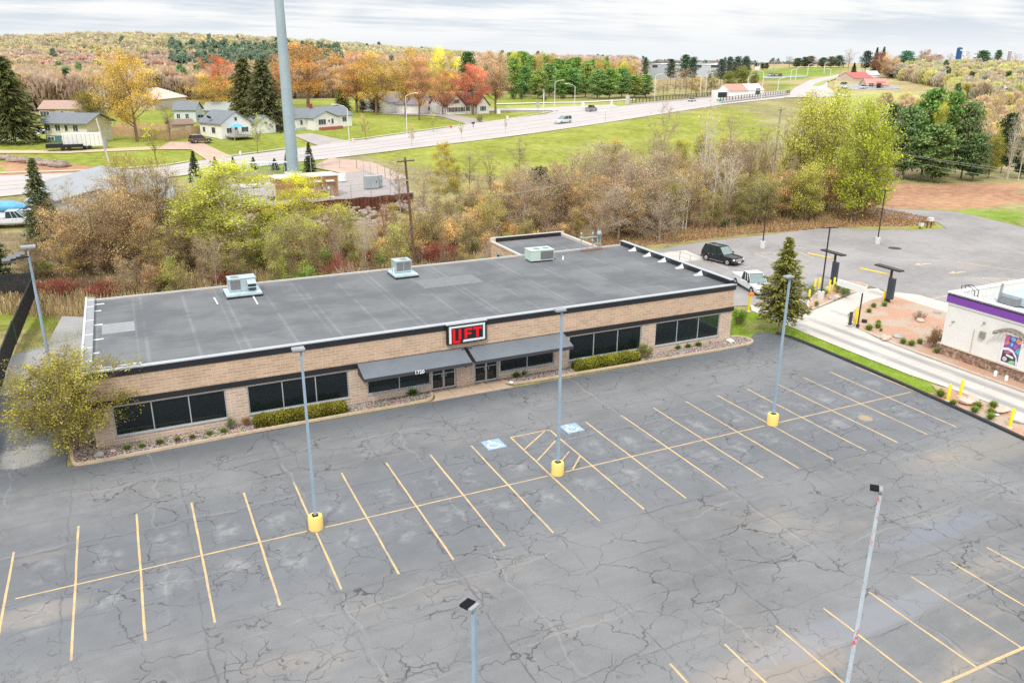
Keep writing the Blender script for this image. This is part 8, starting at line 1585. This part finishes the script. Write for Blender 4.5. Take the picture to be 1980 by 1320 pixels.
# boulder bank below the compound
g = random.Random(4); mb = MB(); bp = [Vector((x, y, 0)) for x, y in pad[:7]]
for i in range(620):
    u = g.uniform(0, 5.99); k = int(u); q = bp[k].lerp(bp[k + 1], u - k); d = (bp[k + 1] - bp[k]).normalized(); nn = Vector((d.y, -d.x, 0)); s = g.uniform(.4, 9.5); q = q + nn * s; r = g.uniform(.22, .62); z = 1.7 - s * .24 + g.uniform(-.1, .2)
    z = max(z, float(T(q.x, q.y)) - .1); mb.ball((q.x, q.y, z), r, 7, 5, (g.uniform(.8, 1.3), g.uniform(.8, 1.2), g.uniform(.5, .85)), .2)
m, nt, b = new_mat('riprap'); pos = nt.nodes.new('ShaderNodeNewGeometry').outputs['Position']; na, ca = noise(nt, pos, .8, 3); nb, _ = noise(nt, pos, 6, 4, .7)
c = mixc(nt, ramp(nt, na, .35, .62), (.24, .16, .125), (.36, .29, .24)); c = mixc(nt, ramp(nt, nb, .45, .8), c, (.44, .38, .33)); nt.links.new(c, b.inputs['Base Color']); b.inputs['Roughness'].default_value = .95; bump(nt, b, nb, .6, .1)
o = mb.build('boulder_bank', m, None, False); tag(o, 'bank of loose brown and grey boulders below the gravel compound', 'boulders', None, 'stuff')
g = random.Random(14); mb = MB()
for i in range(60):
    t_ = i / 60; q = A(5 + t_ * 120 + g.uniform(-3, 3), 308 + t_ * 14 + g.uniform(-2, 2)); mb.ball((q.x, q.y, q.z + .3), g.uniform(.5, 1.0), 7, 5, (1.3, 1, .7), .2)
tag(mb.build('rubble_bank', m, None), 'low bank of brown rubble along the bare dirt at far left', 'rubble', None, 'stuff')
# ---------------------------------------------------------------- far woods as masses
def canopy_template(seed, n=70, conif=False):
    g = np.random.default_rng(seed)
    if conif: z = g.uniform(0, 1, n); r = .34 * (1 - z) + .04; a = g.uniform(0, 6.28, n); C = np.stack([np.cos(a) * r, np.sin(a) * r, .1 + z * 1.0], 1)
    else: d = g.normal(size=(n, 3)); d /= np.linalg.norm(d, axis=1, keepdims=True); d[:, 2] = np.abs(d[:, 2]) * 1.1 - .25; C = d * g.uniform(.75, 1.05, (n, 1)) * [.52, .52, .42] + [0, 0, .55]
    V, F = quads(C, np.full(n, .086 if not conif else .08), g); sh = np.clip(.66 + .45 * C[:, 2], .55, 1.15) * g.uniform(.8, 1.2, n); return V, F, np.repeat(sh, 4)  # crown undersides darkened, shade painted into the quads
def twig_template(seed, n=240):
    g = np.random.default_rng(seed); z = g.uniform(.02, 1, n) ** .8; r = np.sqrt(g.uniform(0, 1, n)) * (.10 + .36 * np.sin(np.pi * np.clip(z * .92, 0, 1))); a = g.uniform(0, 6.28, n); C = np.stack([np.cos(a) * r, np.sin(a) * r, z * .95], 1)
    o = np.stack([np.cos(a) * .25, np.sin(a) * .25, np.ones(n)], 1) * g.uniform(.05, .13, (n, 1)); w_ = np.stack([-np.sin(a + 1.2), np.cos(a + 1.2), np.zeros(n)], 1) * g.uniform(.02, .05, (n, 1)) ; V = np.stack([C - o - w_, C - o * .6 + w_, C + o + w_, C + o * .8 - w_], 1).reshape(-1, 3); return V, np.arange(4 * n).reshape(n, 4), np.repeat((.62 + .45 * z) * g.uniform(.85, 1.15, n), 4)  # lower twigs darker: painted shade inside the wood
CT = [canopy_template(s, 190) for s in (1, 2, 3)]; CC = [canopy_template(s, 130, True) for s in (4, 5)]; CW = [twig_template(s) for s in (6, 7)]
def wood_mass(name, pts, h, cols, cprob, ccol, seed, label, hv=.25, tw=0.):
    g = np.random.default_rng(seed); Vs, Fs, Cs = [], [], []; off = 0
    for (x, y) in pts:
        con = g.uniform() < (cprob(x, y) if callable(cprob) else cprob); V, F, S_ = (CC if con else CW if g.uniform() < tw else CT)[g.integers(0, 2)]
        s = h * g.uniform(1 - hv, 1 + hv) * (1.15 if con else 1.); a = g.uniform(0, 6.28); ca, sa = math.cos(a), math.sin(a); wv = g.uniform(.85, 1.2)
        X = np.stack([(V[:, 0] * ca - V[:, 1] * sa) * s * wv + x, (V[:, 0] * sa + V[:, 1] * ca) * s * wv + y, V[:, 2] * s + float(T(x, y)) - s * .12], 1)
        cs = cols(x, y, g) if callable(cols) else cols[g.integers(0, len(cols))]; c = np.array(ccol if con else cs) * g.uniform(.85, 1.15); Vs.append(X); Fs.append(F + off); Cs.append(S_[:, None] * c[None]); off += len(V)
    o = link_mesh(name, npmesh(name, np.concatenate(Vs), np.concatenate(Fs), LEAF, np.concatenate(Cs))); return tag(o, label, 'woods', None, 'stuff')
g = np.random.default_rng(77)
# ridge forest
pts = []; 
for _ in range(44000):
    px = g.uniform(-260, 1200); dist = g.uniform(560, 1130); x, y = az_pt(px, dist); z = float(T(x, y))
    if z < 7.6 and px < 1000: continue
    if z < 6.3: continue
    pts.append((x, y))
    if len(pts) >= 10500: break
HZ = np.array((.50, .54, .60))  # haze colour, mixed into the far tree colours
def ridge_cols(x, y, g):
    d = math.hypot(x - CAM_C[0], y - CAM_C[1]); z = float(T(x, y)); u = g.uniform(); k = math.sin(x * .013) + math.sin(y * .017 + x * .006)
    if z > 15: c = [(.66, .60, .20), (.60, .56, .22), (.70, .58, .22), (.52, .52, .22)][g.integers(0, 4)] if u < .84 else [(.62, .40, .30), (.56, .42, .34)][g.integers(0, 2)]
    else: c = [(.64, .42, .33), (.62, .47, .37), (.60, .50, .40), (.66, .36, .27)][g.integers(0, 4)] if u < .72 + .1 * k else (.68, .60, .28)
    hz = min(.34, max(.1, (d - 300) / 1900)); c = np.array(c) * .7 + np.array((.60, .52, .14) if z > 15 else (.60, .38, .24)) * .3; return c * (.68, .62, .50) * (1 - hz * .6) + HZ * hz * .55 * (1 - hz) + HZ * hz * .8  # distance haze painted into the leaf colour
_az = lambda x, y: math.atan2(x - CAM_C[0], y - CAM_C[1])
def ridge_con(x, y):
    a = _az(x, y); z = float(T(x, y)); a1 = math.atan2(az_pt(400, 1)[0] - CAM_C[0], az_pt(400, 1)[1] - CAM_C[1]); a2 = math.atan2(az_pt(690, 1)[0] - CAM_C[0], az_pt(690, 1)[1] - CAM_C[1])
    return .5 if (a1 < a < a2 and 5.5 < z < 22) else .004
wood_mass('ridge_forest', pts, 12.5, ridge_cols, ridge_con, (.19, .25, .17), 5, 'spring forest covering the long ridge on the left skyline', .25, .3)  # conifer colour paled with painted haze
# flat woods between the yards and the ridge
pts = []
for _ in range(30000):
    px = g.uniform(-260, 1000); dist = g.uniform(330, 640); x, y = az_pt(px, dist)
    if dist < 400 and px > 330: continue
    if float(T(x, y)) > 9.5: continue
    if px > 700 and dist < 480: continue
    pts.append((x, y))
    if len(pts) >= 4200: break
def plain_cols(x, y, g): return np.array((.58, .45, .30)) * .45 * .85 + .47 * np.array([(.60, .43, .28), (.62, .52, .26), (.54, .41, .33), (.66, .56, .26), (.60, .38, .25), (.48, .39, .34)][g.integers(0, 6)])
wood_mass('valley_woods', pts, 11, plain_cols, .006, (.2, .3, .14), 6, 'pink and tan spring woods on the plain behind the yards', .25, 1.)
# right hand woods
pts = []
for _ in range(20000):
    px = g.uniform(1712, 2130); py = g.uniform(122, 196 if px > 1830 else 172)
    if px < 1830 and py > 150 + (px - 1712) * .18: continue
    q = A(px, py); pts.append((q.x, q.y))
    if len(pts) >= 1500: break
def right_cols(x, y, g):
    d = math.hypot(x - CAM_C[0], y - CAM_C[1]); c = [(.64, .62, .24), (.62, .50, .31), (.56, .50, .40), (.68, .62, .22), (.54, .50, .36), (.58, .44, .30)][g.integers(0, 6)]; hz = min(.3, max(.06, (d - 400) / 2200)); return np.array(c) * .84 * (1 - hz) + HZ * hz  # haze blended into the colour as distance grows
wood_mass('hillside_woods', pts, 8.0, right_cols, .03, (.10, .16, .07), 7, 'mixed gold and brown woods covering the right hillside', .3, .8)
# thin line of trees on the far horizon
pts = [az_pt(g.uniform(640, 1560), g.uniform(1500, 1900)) for _ in range(420)]; wood_mass('horizon_woods', pts, 15, [np.array((.34, .30, .30)), np.array((.38, .33, .30)), np.array((.28, .32, .28))], .2, (.2, .25, .22), 8, 'thin hazy line of woods on the far horizon')
pts = []
for _ in range(900):
    px = g.uniform(1700, 2080); py = g.uniform(198, 300)
    if py > 215 + (px - 1700) * .6: continue
    if g.uniform() < .25: q = A(px, py); pts.append((q.x, q.y))
wood_mass('scrub', pts[:330], 5.5, [(.60, .46, .32), (.62, .54, .24), (.54, .42, .3)], .0, (.1, .2, .1), 9, 'scattered tan scrub on the right meadow', .35, 1.)
# ================================================================== sky, sun, camera
w = bpy.data.worlds.new('World'); scene.world = w; w.use_nodes = True; nt = w.node_tree; bg = nt.nodes['Background']
SUN_EL, SUN_AZ = R(50), R(222)     # azimuth clockwise from +y: sun stands behind and to the left of the camera
sky = nt.nodes.new('ShaderNodeTexSky'); sky.sky_type = 'NISHITA'; sky.sun_disc = False; sky.sun_elevation = SUN_EL; sky.sun_rotation = SUN_AZ
nt.links.new(sky.outputs[0], bg.inputs[0]); bg.inputs[1].default_value = .09
co = nt.nodes.new('ShaderNodeTexCoord').outputs['Generated']
sp = nt.nodes.new('ShaderNodeSeparateXYZ'); nt.links.new(co, sp.inputs[0]); zc = mathn(nt, 'MAXIMUM', sp.outputs['Z'], .0)
# project the view direction onto a cloud deck so that streaks flatten toward the horizon
den = mathn(nt, 'ADD', zc, .07); cm = nt.nodes.new('ShaderNodeCombineXYZ'); nt.links.new(mathn(nt, 'DIVIDE', sp.outputs['X'], den), cm.inputs[0]); nt.links.new(mathn(nt, 'DIVIDE', sp.outputs['Y'], den), cm.inputs[1])
mp = scaled(nt, cm.outputs[0], (.55, 1.0, 1)); n1, _ = noise(nt, mp, .55, 6, .58); n2, _ = noise(nt, mp, 2.1, 5, .6)
f = ramp(nt, mathn(nt, 'ADD', mathn(nt, 'MULTIPLY', n1, .7), mathn(nt, 'MULTIPLY', n2, .3)), .40, .56)
cc = mixc(nt, f, (.68, .75, .83), (1.0, 1.0, 1.0)); cc = mixc(nt, mathn(nt, 'SUBTRACT', 1., ramp(nt, zc, .0, .05)), cc, (.90, .94, .975))
bg2 = nt.nodes.new('ShaderNodeBackground'); nt.links.new(cc, bg2.inputs[0]); nt.links.new(mathn(nt, 'ADD', mathn(nt, 'MULTIPLY', ramp(nt, zc, .1, .8), 1.05), 1.03), bg2.inputs[1])
mx = nt.nodes.new('ShaderNodeMixShader'); mx.inputs[0].default_value = .93; nt.links.new(bg.outputs[0], mx.inputs[1]); nt.links.new(bg2.outputs[0], mx.inputs[2]); nt.links.new(mx.outputs[0], nt.nodes['World Output'].inputs['Surface'])
sd = bpy.data.lights.new('sun', 'SUN'); sd.energy = 2.2; sd.angle = R(7); sd.color = (1, .95, .86); so = bpy.data.objects.new('sun', sd); COL.objects.link(so)
dirv = Vector((math.sin(SUN_AZ) * math.cos(SUN_EL), math.cos(SUN_AZ) * math.cos(SUN_EL), math.sin(SUN_EL))); so.rotation_euler = dirv.to_track_quat('Z', 'Y').to_euler(); so.location = (0, 0, 80)
cd = bpy.data.cameras.new('camera'); cam = bpy.data.objects.new('camera', cd); COL.objects.link(cam); scene.camera = cam
cd.sensor_fit = 'HORIZONTAL'; cd.sensor_width = 36; cd.lens = CAM_F / 1980 * 36; cd.clip_start = .5; cd.clip_end = 9000
M = Matrix(((_rt[0], _up[0], -_f[0], CAM_C[0]), (_rt[1], _up[1], -_f[1], CAM_C[1]), (_rt[2], _up[2], -_f[2], CAM_C[2]), (0, 0, 0, 1))); cam.matrix_world = M
scene.view_settings.view_transform = 'Standard'; scene.view_settings.look = 'None'; scene.view_settings.exposure = 0; scene.view_settings.gamma = 1
scene.cycles.max_bounces = 6; scene.cycles.transparent_max_bounces = 8; scene.cycles.use_denoising = False; scene.cycles.diffuse_bounces = 3; scene.cycles.glossy_bounces = 3
